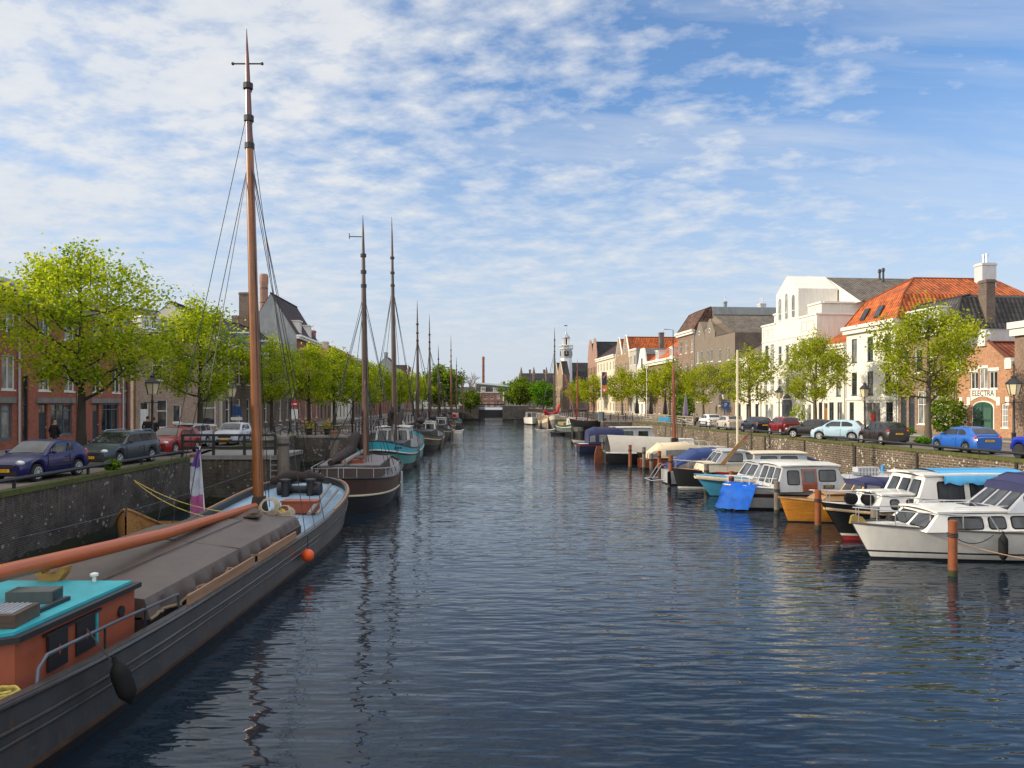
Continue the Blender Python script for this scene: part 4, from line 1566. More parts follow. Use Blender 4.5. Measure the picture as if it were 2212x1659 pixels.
def branch(p, v, L, r, n):
    e = p + v * L
    bt.tube([p, p.lerp(e, .5) + Vector((rng.uniform(-.1, .1), 0, rng.uniform(-.05, .15))) * L * .3, e], [r, r * .8, r * .6], 4)
    if n == 0:
        return
    for k in range(3 if n > 1 else 4):
        w_ = (v + Vector((rng.gauss(0, .55), rng.gauss(0, .55), rng.gauss(.05, .35)))).normalized()
        branch(e, w_, L * rng.uniform(.6, .85), r * .6, n - 1)


branch(Vector((0, 0, 0)), Vector((.05, 0, 1)), 3.6, .42, 5)
o = thing('bare_tree', 'leafless pale branching tree next to the lock wall', 'tree', (px(1000, 226), 226, ST))
obj('trunk', bt, M('bare_bark', (.20, .16, .12), .9), o)
o.scale = (1.0, 1, 1.0)
# sunny row
tree('lime tree standing before the brick house with the dormer', 2005, 55, 1.0, TR, .3)
tree('lime tree before the white apartment house gateway', 1760, 76, .98, TR, 2.0)
tree('lime tree beside the cream pole, before the dark gables', 1619, 95, 1.04, TR2, 3.7)
tree('lime tree before the old brick house, right of the red mast', 1519, 118, 1.0, TR2, 5.0)
for lb, p, d, s, r in (('lime tree directly behind the tall red mast', 1447, 136, 1.08, .2), ('lime tree before the narrow bell-gabled white house', 1396, 158, 1.08, 1.4),
                       ('lime tree between the flagpoles and the twin gables', 1344, 178, 1.15, 2.6), ('lime tree left of the purple banner', 1282, 205, 1.1, 3.3), ('last small lime tree near the church', 1248, 222, 1.05, 4.4)):
    tree(lb, p, d, s, TO, r)


def bush(label, x, y, z, r, h, n, lm, ls=.14, seed=0, name='shrub'):
    rng = random.Random(seed)
    o = thing(name, label, 'shrub', (x, y, z))
    st = MB()
    for k in range(7):
        a = k * 2.4
        st.tube([(0.05 * cos(a), .05 * sin(a), 0), (r * .6 * cos(a), r * .6 * sin(a), h * .75)], [.03, .01], 4)
    obj('stem', st, bark, o)
    lv = MB()
    tint = []
    for k in range(n):
        u = Vector((rng.gauss(0, 1), rng.gauss(0, 1), rng.gauss(0, 1))).normalized() * rng.uniform(.3, 1) ** .5
        p = Vector((u.x * r, u.y * r, h * .52 + u.z * h * .5))
        a = Vector((rng.gauss(0, 1), rng.gauss(0, 1), rng.gauss(0, 1))).normalized()
        b = a.cross(Vector((rng.gauss(0, 1), rng.gauss(0, 1), rng.gauss(0, 1)))).normalized()
        s = ls * rng.uniform(.6, 1.3)
        lv.poly([p - a * s, p + b * s * .5, p + a * s, p - b * s * .5])
        tint.append(min(1, max(0, .4 + .25 * u.z + rng.gauss(0, .22))))
    cm = lv.mesh('foliage', lm)
    at = cm.attributes.new('tint', 'FLOAT', 'FACE')
    at.data.foreach_set('value', tint)
    put(cm, 'foliage', o)
    return o


bush('dark green shrub climbing the brick wall beside ELECTRA', px(2046, 63), 63, ST + .1, 1.5, 3.3, 1500, leaf_dark, .16, 1)
bush('tall dark green shrub on the terrace by the parasols', px(1478, 112), 112, ST, 1.6, 4.2, 900, leaf_dark, .25, 2)
bush('rose bush against the white apartment house', px(1722, 92), 92, ST + .1, .9, 2.6, 300, leaf_spring, .16, 3)
bush('weed tuft growing at the foot of the lime tree by the blue hatchback', px(1994, 51), 51, ST, .55, .6, 220, leaf_bright, .12, 4)
bush('low green plant by the dark house door', px(1962, 63.5), 63.5, ST + .1, .6, .7, 220, leaf_bright, .12, 5)
bush('grass tuft on the quay edge between the two nearest parked cars', -16.45, 31.6, ST + .05, .3, .42, 200, leaf_dark, .12, 6)

# ------------------------------------------------------------------ street lamps
lampglass = M('lamp_glass', (.62, .55, .36), .25, var=.1)


def make_lamp():
    o = thing('street_lamp', 'x', 'street lamp', (0, 0, ST), 0, 'old lantern lamps along the quays')
    q = MB()
    q.lathe([(.2, 0), (.2, .25), (.13, .35), (.12, .9), (.15, .95), (.075, 1.05), (.06, 2.9), (.09, 2.95), (.05, 3.0), (.045, 3.3)], 10)
    p = obj('post', q, iron, o, 40)
    q = MB()
    q.tube([(-.42, 0, 2.85), (.42, 0, 2.85)], .025, 6)
    q.ball((-.42, 0, 2.85), .05, 6)
    q.ball((.42, 0, 2.85), .05, 6)
    obj('ladder_bar', q, iron, o)
    q = MB()
    q.lathe([(.2, 3.3), (.26, 3.34), (.4, 3.95), (.4, 3.99)], 6)
    ln = obj('lantern', q, lampglass, o)
    q = MB()
    for k in range(6):
        a = k * pi / 3
        q.tube([(.27 * cos(a), .27 * sin(a), 3.32), (.41 * cos(a), .41 * sin(a), 3.97)], .022, 4)
    obj('glazing_bar', q, iron, ln)
    q = MB()
    q.lathe([(.47, 3.97), (.47, 4.02), (.2, 4.3), (.14, 4.31), (.14, 4.42), (.18, 4.43), (.03, 4.52), (.03, 4.62)], 6)
    obj('lantern_cap', q, iron, o)
    return o


L0 = make_lamp()
first = True
for lb, x, y in (('lantern lamp behind the grey estate car', px(329, 45.5), 45.5), ('lantern lamp with blue sign beside the white parked car', px(500, 60), 60), ('lantern lamp just left of the no-entry sign', px(627, 76), 76),
                 ('lantern lamp above the blue off-roader, cut close to the edge', px(2190, 47), 47), ('lantern lamp before the white house with orange roof', px(1868, 64), 64), ('lantern lamp left of the arched gateway', px(1683, 83), 83),
                 ('lantern lamp beside the cream pole', px(1565, 102), 102), ('lantern lamp right of the tall red mast', px(1478, 122), 122), ('lantern lamp on the terrace near the closed parasols', px(1399, 148), 148)):
    if first:
        o = L0
        o['label'] = lb
        o.location = (x, y, ST)
        first = False
    else:
        o = dup(L0, lb, (x, y, ST), x)

# ------------------------------------------------------------------ cars
cglass = glass('car_glass', (.03, .035, .04), .03, .3)
tyre_m = M('tyre', (.016, .016, .017), .8)
rim_m = M('alloy', (.55, .55, .57), .4, .25, var=.1)
lamp_c = M('headlight_lens', (.6, .62, .65), .12, .2, coat=1)
lamp_r = M('tail_lens', (.45, .01, .012), .15, coat=1)
plate_m = M('plate_yellow', (.75, .42, .01), .4, var=.03)
under_m = M('underbody', (.008, .008, .008), .9)
trim_m = M('car_trim', (.02, .02, .022), .5)


def paint(name, col):
    return M('car_' + name, col, .38, .0, .04, 1.2, coat=.35)


KIND = {  # windscreen base, roof front, roof rear, tailgate base, hood z, belt z
    'hatch': (.26, .45, .84, .965, .98, 1.0), 'old': (.29, .48, .80, .955, .93, .97), 'estate': (.27, .45, .9, .975, .97, .99), 'mini': (.22, .42, .86, .97, 1.02, 1.02), 'tall': (.2, .38, .9, .98, 1.05, 1.06), 'jeep': (.3, .42, .93, .985, 1.15, 1.12)}
_cw = {}


def wheel(par, x, y, r, w, side, rim, style):
    k = (round(r, 2), side, style, rim.name)
    if k not in _cw:
        q = MB()
        q.lathe([(r * .66, -w / 2), (r * .95, -w / 2), (r, -w / 3), (r, w / 3), (r * .95, w / 2), (r * .66, w / 2)], 22, (0, 0, 0), 'y')
        a = q.mesh('tyre', tyre_m, 50)
        q = MB()
        yo = side * w * .46
        q.lathe([(r * .68, -.01), (r * .68, .012), (r * .6, .012), (r * .58, -.01)], 20, (0, yo, 0), 'y')
        n = {'five': 5, 'multi': 11, 'steel': 8}[style]
        for i in range(n):
            an = 2 * pi * i / n
            q.box((cos(an) * r * .36, yo, sin(an) * r * .36), (r * .52, .02, r * (.2 if style == 'five' else .1 if style == 'multi' else .16)), 0, -an)
        q.lathe([(r * .16, -.012), (r * .16, .02), (r * .05, .022)], 10, (0, yo, 0), 'y')
        c = q.mesh('rim', rim, 40)
        q = MB()
        q.lathe([(r * .66, -.03), (r * .66, .0)], 16, (0, yo - side * .05, 0), 'y')
        e = q.mesh('brake_disc', under_m)
        _cw[k] = (a, c, e)
    a, c, e = _cw[k]
    o = put(None, 'wheel', par, (x, y, r))
    put(a, 'tyre', o)
    put(c, 'rim', o)
    put(e, 'brake_disc', o)


def car(label, col, x, d, ang, L=3.9, Wd=1.68, H=1.46, kind='hatch', rim='multi', cname='parked_car', rimm=None, plate=None, roofm=None, doors=2, rails=False, clad=None, grille=True):
    xw, xr, xe, xt, hz, bz = KIND[kind]
    o = thing(cname, label, 'car', (x, d, ST + .004), ang, 'cars parked on the quays')
    X = lambda f: L / 2 - f * L
    hw = Wd / 2
    r = .315 if kind != 'jeep' else .39
    wx = (.18, .80) if kind != 'estate' else (.19, .78)
    zl = .2 if kind != 'jeep' else .3

    def belt(f):
        if f < .02:
            return .62 * hz / .98 + .03
        if f < xw:
            u = (f - .02) / (xw - .02)
            return (.69 + (hz - .69) * (1 - (1 - u) ** 2.0)) if kind != 'jeep' else hz - .1 * (1 - u) ** 3
        if f <= xt - .02:
            return hz + (bz + .03 - hz) * (f - xw) / (xt - xw)
        return bz - .10 * (f - xt + .02) / .055

    def halfw(f):
        a = 1.0
        if f < .16:
            a = 1 - .24 * ((.16 - f) / .16) ** 2.2
        if f > .86:
            a = 1 - .15 * ((f - .86) / .14) ** 2
        return hw * a

    def zbot(f):
        z = zl + (.06 if f < .03 or f > .97 else 0)
        for c in wx:
            dx = (f - c) * L
            R = r + .065
            if abs(dx) < R:
                z = max(z, r + sqrt(R * R - dx * dx))
        return z
    fs = sorted({0, .01, .03, .06, .1, .3, .36, .45, .5, .55, .62, .68, .9, .94, .97, .985, 1.0, xw, xt} | {c + k * (r + .065) / L for c in wx for k in (-1.001, -.97, -.85, -.6, -.3, 0, .3, .6, .85, .97, 1.001)})
    rings = []
    for f in fs:
        wv, zb, zt = halfw(f), zbot(f), belt(f)
        mid = max(.5 * (zb + zt), zb + .015)
        endk = .0 if .03 < f < .97 else .04
        half = [(wv * .93 - endk, zb), (wv * .985 - endk, min(zb + .07, mid)), (wv, mid), (wv * .985, zt - .13 if zt - .13 > mid else mid + .01), (wv * .93, zt - .03), (wv * .8, zt), (wv * .4, zt + .025)]
        ring = [(X(f), y, z) for y, z in half] + [(X(f), -y, z) for y, z in half[::-1]]
        rings.append(ring)
    m = MB()
    m.loft(rings, False, False)
    m.f.append(list(range(14))[::-1])
    n0 = (len(fs) - 1) * 14
    m.f.append([n0 + k for k in range(14)])
    # greenhouse
    def roofz(f):
        if f < xr:
            u = (f - xw) / (xr - xw)
            return belt(xw) + (H - .035 - belt(xw)) * (u ** .85)
        if f <= xe:
            u = (f - xr) / (xe - xr)
            return H - .035 + .035 * sin(pi * min(1, u * 1.1)) - .05 * max(0, u - .5)
        u = (f - xe) / (xt - xe)
        return (H - .06) + (bz + .02 - H + .06) * u ** 1.15

    def sidey(z, f):
        k = min(1, max(0, (z - bz + .05) / (H - bz + .05)))
        return halfw(min(f, .93)) * (.945 - .17 * k)
    rg = []
    gs = sorted({xw, xw + (xr - xw) * .33, xw + (xr - xw) * .66, xr, (xr + xe) / 2, xr + .1, xe - .04, xe, xe + (xt - xe) * .5, xt})
    for f in gs:
        zr, zb = roofz(f), belt(f) - .04
        y1 = sidey(zr, f)
        half = [(sidey(zb, f), zb), ((sidey(zb, f) + y1) / 2 + .01, (zb + zr) / 2), (y1, zr - .035), (y1 - .07, zr), (y1 * .5, zr + .02)]
        rg.append([(X(f), y, z) for y, z in half] + [(X(f), -y, z) for y, z in half[::-1]])
    m.loft(rg, False, False)
    m.f.append([len(m.v) - 10 + k for k in range(10)])
    pm = col if not isinstance(col, (str, tuple)) else paint(str(col), col)
    body = obj('body', m, pm, o, 35)
    q = MB()
    q.bx(X(.95), -hw * .7, zl + .02, X(.05), hw * .7, .72)
    obj('underbody', q, under_m, o)
    # glass
    def scr(f0, f1, a, b, k, out, nm):
        q = MB()
        rows_ = []
        for i in range(5):
            u = a + (b - a) * i / 4
            f = f0 + (f1 - f0) * u
            zr = roofz(f) + out
            yy = (sidey(roofz(f), f) - .085) * k
            rows_.append([(X(f) + out * .6 * (1 if f0 < f1 and f0 < .5 else -1), yy * t_, zr + .02 * (1 - abs(t_))) for t_ in (-1, -.5, 0, .5, 1)])
        q.loft(rows_, False, False)
        obj(nm, q, cglass, o, 60)
    scr(xw, xr, .07, .93, 1.0, .012, 'windscreen')
    scr(xe, xt, .1, .8, .96, .014, 'rear_window')
    segs = [(xw + (xr - xw) * .42, xr + .16), (xr + .185, xe - .05 + (.02 if kind == 'estate' else 0))]
    if kind == 'estate':
        segs = [(xw + (xr - xw) * .42, xr + .13), (xr + .15, xr + .3), (xr + .32, xe + .0)]
    for s_ in (-1, 1):
        for i, (a, b) in enumerate(segs):
            q = MB()
            n = 8
            lo, hi = [], []
            for k in range(n + 1):
                f = a + (b - a) * k / n
                zt = min(roofz(f) - .075, H - .12)
                zb = belt(f) + .03
                if i == len(segs) - 1 and kind != 'estate':
                    zt = min(zt, H - .12 - max(0, (k / n - .55)) * .35)
                zt = max(zt, zb + .02)
                lo.append((X(f), s_ * (sidey(zb, f) + .012), zb))
                hi.append((X(f), s_ * ((sidey(belt(f) - .04, f) + sidey(roofz(f), f)) / 2 * .5 + sidey(zt, f) * .5 + .022), zt))
            q.loft([lo, hi], False, False)
            obj('side_window', q, cglass, o)
        q = MB()
        f = xw + (xr - xw) * .45
        q.ball((X(f), s_ * (hw + .07), belt(f) + .08), .1, 8, (.6, 1, .75))
        q.box((X(f), s_ * (hw - .02), belt(f) + .05), (.06, .14, .03))
        obj('door_mirror', q, pm if kind != 'estate' else trim_m, o, 50)
        for f in ((xr + .12,) if doors == 2 else (xr + .1, xr + .33)):
            q = MB()
            q.box((X(f), s_ * (hw + .005), .8), (.16, .03, .035))
            obj('door_handle', q, trim_m if kind == 'old' else pm, o)
        q = MB()
        for f in ((xw + .03, xr + .17) if doors == 2 else (xw + .03, xr + .165, xe - .05)):
            q = MB()
            q.box((X(f), s_ * (hw - .0), .58), (.012, .012, .62))
            obj('door_gap', q, under_m, o)
        q = MB()
        q.box((X(.5), s_ * (hw + .004), .52 if kind == 'old' else .3), (L * .36, .02, .06))
        obj('side_strip', q, clad or trim_m, o)
        for f in wx:
            wheel(o, X(f), s_ * (hw - .11), r, .19, s_, rimm or rim_m, rim)
        # lights
        q = MB()
        q.ball((X(.035), s_ * hw * .64, .70 if kind != 'jeep' else .95), .19, 8, (.62, .95, .5))
        obj('headlight', q, lamp_c, o, 60)
        q = MB()
        hh = .36 if kind in ('tall', 'mini', 'old', 'estate') else .16
        q.ball((X(.968), s_ * hw * .80, .92 - (.1 if hh > .3 else 0)), .19, 8, (.45, .62, hh / .19 * .6))
        obj('tail_light', q, lamp_r, o, 60)
    q = MB()
    q.bx(X(-.006), -hw * .62, .28, X(.02), hw * .62, .42)
    if grille:
        q.bx(X(-.004), -hw * .5, .52, X(.02), hw * .5, .62)
    obj('grille', q, trim_m, o)
    q = MB()
    q.bx(X(1.004), -hw * .8, .3, X(.97), hw * .8, .46)
    obj('rear_bumper', q, trim_m if kind in ('jeep', 'tall', 'old') else pm, o)
    for f, z, rz_ in ((-.009, .44, -1), (1.007, .74 if kind != 'old' else .55, 1)):
        q = MB()
        q.bx(-.26, -.012, -.055, .26, .0, .055)
        p = obj('number_plate', q, plate_m, o)
        p.location = (X(f), 0, z)
        p.rotation_euler = (0, 0, pi / 2 if rz_ < 0 else -pi / 2)
        if plate:
            t_ = put(text_mesh(plate, .1, black, .001), 'lettering', p, (0, -.015, 0))
            t_.rotation_euler = (pi / 2, 0, 0)
    if roofm:
        q = MB()
        rows_ = []
        for f in (xr, xr + .1, (xr + xe) / 2, xe - .03, xe):
            zr = roofz(f) + .012
            yy = sidey(roofz(f), f) - .05
            rows_.append([(X(f), yy * t_, zr + .012 * (1 - abs(t_))) for t_ in (-1, -.5, 0, .5, 1)])
        q.loft(rows_, False, False)
        obj('roof_panel', q, roofm, o, 60)
    if rails:
        for s_ in (-1, 1):
            q = MB()
            yy = s_ * (sidey(H, xr) - .06)
            q.tube([(X(xr + .02), yy, roofz(xr + .02) + .01), (X(xr + .06), yy, H + .055), (X(xe - .06), yy, H + .05), (X(xe - .01), yy, roofz(xe - .01))], .022, 6)
            obj('roof_rail', q, steel, o)
    return o


NA = -pi / 2 - .05          # nose towards the camera
FA = pi / 2 + .085          # nose away
car('dark blue three-door hatchback parked nearest on the shaded quay', '#0c0c4c', -17.65, 28.7, NA, 3.83, 1.63, 1.42, 'old', 'multi', plate='64-PS-ZD')
car('dark grey estate car with roof rails behind the blue hatchback', '#333c42', -18.2, 35.6, NA, 4.65, 1.8, 1.5, 'estate', 'five', rails=True, doors=4, plate='30-GNX-6')
car('red hatchback with yellow plate behind the pier fence', '#8a1212', -18.8, 42.6, NA, 4.0, 1.68, 1.46, 'hatch', 'five', plate='23-SXR-9')
car('silver estate car half hidden behind the red hatchback', '#aeb2b6', -20.6, 48.5, NA, 4.5, 1.75, 1.5, 'estate', 'five', doors=4)
car('white small car facing the canal fence beside the bicycles', '#b9bec6', -19.0, 52.4, NA + .1, 3.8, 1.68, 1.47, 'hatch', 'steel', doors=4)
car('bright blue off-roader with dark cladding at the picture edge', '#08239a', 26.2, 37.0, FA, 4.2, 1.8, 1.68, 'jeep', 'five', clad=trim_m, rimm=M('dark_alloy', (.06, .06, .06), .4, .5), doors=4)
car('sky blue hatchback with yellow plate and tow hook, rear towards us', '#1f58a8', 25.75, 43.7, FA, 4.0, 1.73, 1.47, 'hatch', 'five', rimm=M('two_tone_alloy', (.25, .25, .26), .35, .3), doors=4, plate='GF-597-V')
car('dark brown hatchback with red tail lamps on the sunny quay', '#2a2425', 25.75, 53.4, FA, 3.95, 1.72, 1.52, 'hatch', 'steel', doors=4, plate='SX-299-S')
car('light blue round-roofed small car parked slantwise to the canal', '#a3bdcb', 24.75, 58.3, pi - .62, 3.72, 1.66, 1.54, 'mini', 'multi', doors=4)
car('black hatchback half hidden behind the light blue car', '#17161a', 24.3, 62.2, pi - .62, 4.0, 1.7, 1.5, 'hatch', 'five', doors=4)
car('dark red boxy small car with roof rails', '#6e0d14', 24.3, 68.8, FA, 3.55, 1.6, 1.56, 'tall', 'steel', doors=4, rails=True)
car('dark navy hatchback with lit red tail lamp', '#181c28', 23.6, 74.3, FA, 4.2, 1.75, 1.5, 'hatch', 'multi', doors=4)
car('pale silver hatchback with red roof', '#b3aca2', 23.0, 81.5, FA, 4.0, 1.72, 1.5, 'hatch', 'five', doors=4, roofm=paint('redroof', '#a5161a'), clad=trim_m)
car('white hatchback behind the red-roofed car', '#d6d6d4', 23.4, 91, FA, 4.0, 1.7, 1.5, 'hatch', 'multi', doors=4)
# ------------------------------------------------------------------ people
skin_m = M('skin', (.45, .27, .19), .6)
coat_m = M('black_coat', (.012, .012, .014), .8)
jean_m = M('dark_trousers', (.02, .022, .03), .8)
hair_m = M('dark_hair', (.02, .015, .012), .8)


def person(label, x, y, rz, pose='stand', coat=coat_m, bald=False, z=ST + .12, h=1.76):
    """one skinned body mesh, clothes grown from the same skeleton"""
    o = thing('person', label, 'person', (x, y, z), rz)
    s = h / 1.76
    if pose == 'walk':
        lf, rf, hip = (.22, .1), (-.28, -.1), .93
        legs = [((.10, .0, .93), (.11, -.14, .5), (.11, -.2, .07), (.11, -.34, .03)), ((-.10, 0, .93), (-.11, .08, .5), (-.11, .26, .1), (-.11, .14, .03))]
        arms = [((.21, 0, 1.42), (.27, .1, 1.15), (.27, .02, .9)), ((-.21, 0, 1.42), (-.27, -.06, 1.15), (-.26, -.18, .93))]
    elif pose == 'sit':
        legs = [((.10, 0, .5), (.12, -.42, .52), (.12, -.44, .08), (.12, -.58, .03)), ((-.10, 0, .5), (-.12, -.42, .52), (-.12, -.42, .08), (-.12, -.56, .03))]
        arms = [((.21, 0, .98), (.25, -.12, .74), (.16, -.34, .62)), ((-.21, 0, .98), (-.25, -.12, .74), (-.14, -.34, .62))]
    else:
        legs = [((.10, 0, .93), (.11, -.01, .5), (.11, .02, .08), (.12, -.13, .03)), ((-.10, 0, .93), (-.11, -.01, .5), (-.11, .02, .08), (-.12, -.13, .03))]
        arms = [((.21, 0, 1.42), (.27, .02, 1.15), (.25, -.08, .92)), ((-.21, 0, 1.42), (-.27, .02, 1.15), (-.25, -.08, .92))]
    hz = .5 if pose == 'sit' else .93
    V = [(0, 0, hz), (0, 0, hz + .25), (0, 0, hz + .46), (0, -.01, hz + .59), (0, -.03, hz + .70), (0, -.03, hz + .80)]
    R = [.15, .14, .16, .055, .09, .085]
    E = [(0, 1), (1, 2), (2, 3), (3, 4), (4, 5)]
    for lg in legs:
        b = len(V)
        V += lg
        R += [.085, .06, .042, .035]
        E += [(0, b), (b, b + 1), (b + 1, b + 2), (b + 2, b + 3)]
    for ar in arms:
        b = len(V)
        V += ar
        R += [.06, .045, .032]
        E += [(2, b), (b, b + 1), (b + 1, b + 2)]
        sx = 1 if ar[2][0] > 0 else -1
        h0 = Vector(ar[2])
        w0 = len(V) - 1
        for k in range(4):
            V += [(h0.x + sx * .004, h0.y - .02 + .016 * k, h0.z - .07), (h0.x - sx * .012, h0.y - .022 + .016 * k, h0.z - .12 + .006 * abs(k - 1))]
            R += [.010, .008]
            E += [(w0, len(V) - 2), (len(V) - 2, len(V) - 1)]
        V += [(h0.x, h0.y - .055, h0.z - .06)]
        R += [.010]
        E += [(w0, len(V) - 1)]

    def grow(V, E, R, nm, mat, par, root=0):
        me = bpy.data.meshes.new(nm)
        me.from_pydata([tuple(c * s for c in v) for v in V], E, [])
        t_ = bpy.data.objects.new(nm, me)
        C.objects.link(t_)
        t_.modifiers.new('s', 'SKIN')
        for i, r in enumerate(R):
            me.skin_vertices[0].data[i].radius = (r * s, r * s)
        me.skin_vertices[0].data[root].use_root = True
        sb = t_.modifiers.new('u', 'SUBSURF')
        sb.levels = sb.render_levels = 1
        m2 = bpy.data.meshes.new_from_object(t_.evaluated_get(bpy.context.evaluated_depsgraph_get()))
        m2.name = nm
        m2.materials.clear()
        m2.materials.append(mat)
        m2.polygons.foreach_set('use_smooth', [True] * len(m2.polygons))
        bpy.data.objects.remove(t_)
        return put(m2, nm, par)
    grow(V, E, R, 'body', skin_m, o)
    # jacket over the torso and arms, trousers over the legs
    jv = [(0, 0, hz - .12 if pose != 'sit' else hz - .02), (0, 0, hz + .2), (0, 0, hz + .46), (0, -.01, hz + .55)]
    jr = [.2, .185, .2, .09]
    je = [(0, 1), (1, 2), (2, 3)]
    for ar in arms:
        b = len(jv)
        jv += ar
        jr += [.085, .068, .052]
        je += [(2, b), (b, b + 1), (b + 1, b + 2)]
    grow(jv, je, jr, 'jacket', coat, o)
    tv, tr_, te = [(0, 0, hz)], [.165], []
    for lg in legs:
        b = len(tv)
        tv += lg[:3]
        tr_ += [.105, .078, .062]
        te += [(0, b), (b, b + 1), (b + 1, b + 2)]
    grow(tv, te, tr_, 'trousers', jean_m, o)
    hv = Vector((0, -.03, hz + .8)) * s
    q = MB()
    q.ball((hv.x, hv.y + .015, hv.z - .01), .108 * s, 10, (.86, 1, 1.05))
    if not bald:
        obj('hair', q, hair_m, o, 80)
    q = MB()
    for sx in (-1, 1):
        q.ball((sx * .036 * s, hv.y - .088 * s, hv.z - .045 * s), .012 * s, 6)
    obj('eye', q, black, o)
    q = MB()
    q.ball((0, hv.y - .1 * s, hv.z - .075 * s), .017 * s, 6, (.7, 1, 1.4))
    obj('nose', q, skin_m, o)
    for sx in (-1, 1):
        q = MB()
        q.ball((sx * .085 * s, hv.y, hv.z - .06 * s), .026 * s, 6, (.4, .8, 1.2))
        obj('ear', q, skin_m, o)
    for lg in legs:
        q = MB()
        a, b = Vector(lg[2]) * s, Vector(lg[3]) * s
        q.tube([a + Vector((0, .04, -.03)), (a + b) / 2 + Vector((0, 0, -.01)), b + Vector((0, -.06, 0))], [.05, .052, .032], 8)
        obj('shoe', q, black, o, 60)
    return o


person('bald person in a long black jacket walking past the red terrace', -25.6, 43, pi * .9, 'walk', bald=True)
person('person in black walking beside another on the shaded pavement', -24.2, 51, pi, 'walk')
person('darker shorter person in black walking right of a companion', -23.4, 50.2, pi, 'walk', h=1.7)
person('person in dark clothes sitting by the bicycles on the sunny quay', px(1506, 99), 99, -1.2, 'sit', z=ST)
bq = MB()
bq.bx(-.7, -.25, .38, .7, .25, .46)
bn = thing('street_bench', 'low wooden bench under the seated person on the quay', 'bench', (px(1506, 99), 99.0, ST), -1.2)
obj('seat', bq, wood('bench_wood', (.2, .14, .08)), bn)
for sx in (-1, 1):
    bq = MB()
    bq.bx(sx * .55 - .05, -.2, 0, sx * .55 + .05, .2, .38)
    obj('leg', bq, iron, bn)

# ------------------------------------------------------------------ bicycles, scooter
bike_proto = None


def make_bike(m, seat=black):
    o = thing('bicycle', 'x', 'bicycle', (0, 0, ST), 0, 'bicycles parked on the quays')
    for x in (-.53, .53):
        wl = put(None, 'wheel', o, (x, 0, .35))
        q = MB()
        q.torus((0, 0, 0), .33, .02, 'y', 20, 6)
        obj('tyre', q, rubber, wl)
        q = MB()
        for k in range(8):
            a = k * pi / 8
            q.tube([(.32 * cos(a), 0, .32 * sin(a)), (-.32 * cos(a), 0, -.32 * sin(a))], .004, 3)
        obj('spoke', q, steel, wl)
    q = MB()
    for a, b in (((-.53, .35), (-.12, .35)), ((-.53, .35), (-.22, .8)), ((-.12, .35), (-.24, .9)), ((-.12, .35), (.36, .78)), ((-.22, .62), (.34, .86)), ((.53, .35), (.33, .95))):
        q.tube([(a[0], 0, a[1]), (b[0], 0, b[1])], .02, 6)
    obj('frame', q, m, o)
    q = MB()
    q.tube([(.33, 0, .92), (.31, 0, 1.06), (.3, -.28, 1.08), (.12, -.3, 1.05)], .014, 6)
    q.tube([(.31, 0, 1.06), (.3, .28, 1.08), (.12, .3, 1.05)], .014, 6)
    obj('handlebar', q, steel, o)
    q = MB()
    q.ball((-.27, 0, .95), .14, 8, (1, .6, .35))
    obj('saddle', q, seat, o, 60)
    q = MB()
    q.tube([(-.75, 0, .7), (-.25, 0, .7)], .015, 4)
    q.tube([(-.75, .06, .7), (-.25, .06, .7), (-.25, -.06, .7), (-.75, -.06, .7)], .01, 4)
    obj('carrier', q, iron, o)
    return o


B0 = make_bike(black)
spots = [('black bicycle parked closest to the white car', px(540, 57), 57, 1.2), ('black bicycle second from the white car', px(548, 58.5), 58.5, 1.0), ('black bicycle left of the orange mast foot', px(530, 60), 60, 1.3),
         ('bicycle leaning behind the mast at the pier', px(600, 62), 62, .5), ('bicycle just right of the tall mast', px(628, 63.5), 63.5, .2), ('bicycle against the pier railing near the first pot', px(690, 67), 67, .0), ('bicycle against the pier railing near the second pot', px(735, 68), 68, .1), ('bicycle behind the picnic tables', px(712, 76), 76, .3),
         ('black bicycle before the white scooter', px(1482, 92.5), 92.5, 0.05), ('red bicycle before the pale red-roofed car', px(1541, 84), 84, .1), ('bicycle beside the fence end on the sunny quay', px(1383, 112), 112, .4),
         ('bicycle standing at the iron railing', px(1365, 116), 119, .1), ('bicycle leaning on the ornate railing beside the plinth', px(1322, 119), 119, .0), ('bicycle among the terrace tables', px(1349, 121), 121, .2)]
spots += [('bicycle parked behind the green barge, near its bow', px(1232, 150), 150, .2), ('bicycle parked behind the green barge, near its mast', px(1247, 146), 146, -.1), ('bicycle at the railing left of the flagpole plinth', px(1272, 138), 138, .1), ('bicycle parked under the lime tree left of the banner', px(1262, 152), 152, .3), ('bicycle near the no-entry sign pole', px(648, 74), 74, .4), ('bicycle under the lime tree above the no-entry sign', px(676, 82), 82, 1.2), ('bicycle nearest the dark wall of the brown ships', px(780, 98), 98, .9), ('bicycle by the first railing post past the pots', px(764, 90), 90, .2)]
for i, (lb, x, y, r) in enumerate(spots):
    if i == 0:
        o = B0
        o['label'] = lb
        o.location, o.rotation_euler = (x, y, ST), (0, 0, r)
    elif 'red bicycle' in lb:
        o = make_bike(paint('bikered', '#7a1020'))
        o['label'] = lb
        o.location, o.rotation_euler = (x, y, ST), (0, 0, r)
    else:
        dup(B0, lb, (x, y, ST), r)
sc = thing('scooter', 'white motor scooter behind the black bicycle', 'scooter', (px(1488, 95), 95, ST), .1)
q = MB()
q.loft([[(x, w_ * cos(a), z + hh * sin(a)) for a in [2 * pi * k / 10 for k in range(10)]] for x, w_, z, hh in ((-.85, .05, .75, .08), (-.6, .2, .68, .2), (-.2, .2, .6, .2), (0, .16, .36, .09), (.35, .16, .36, .09), (.5, .2, .6, .3), (.62, .12, .85, .3), (.66, .05, 1.0, .1))])
obj('body', q, paint('scooter', '#d8dadd'), sc, 60)
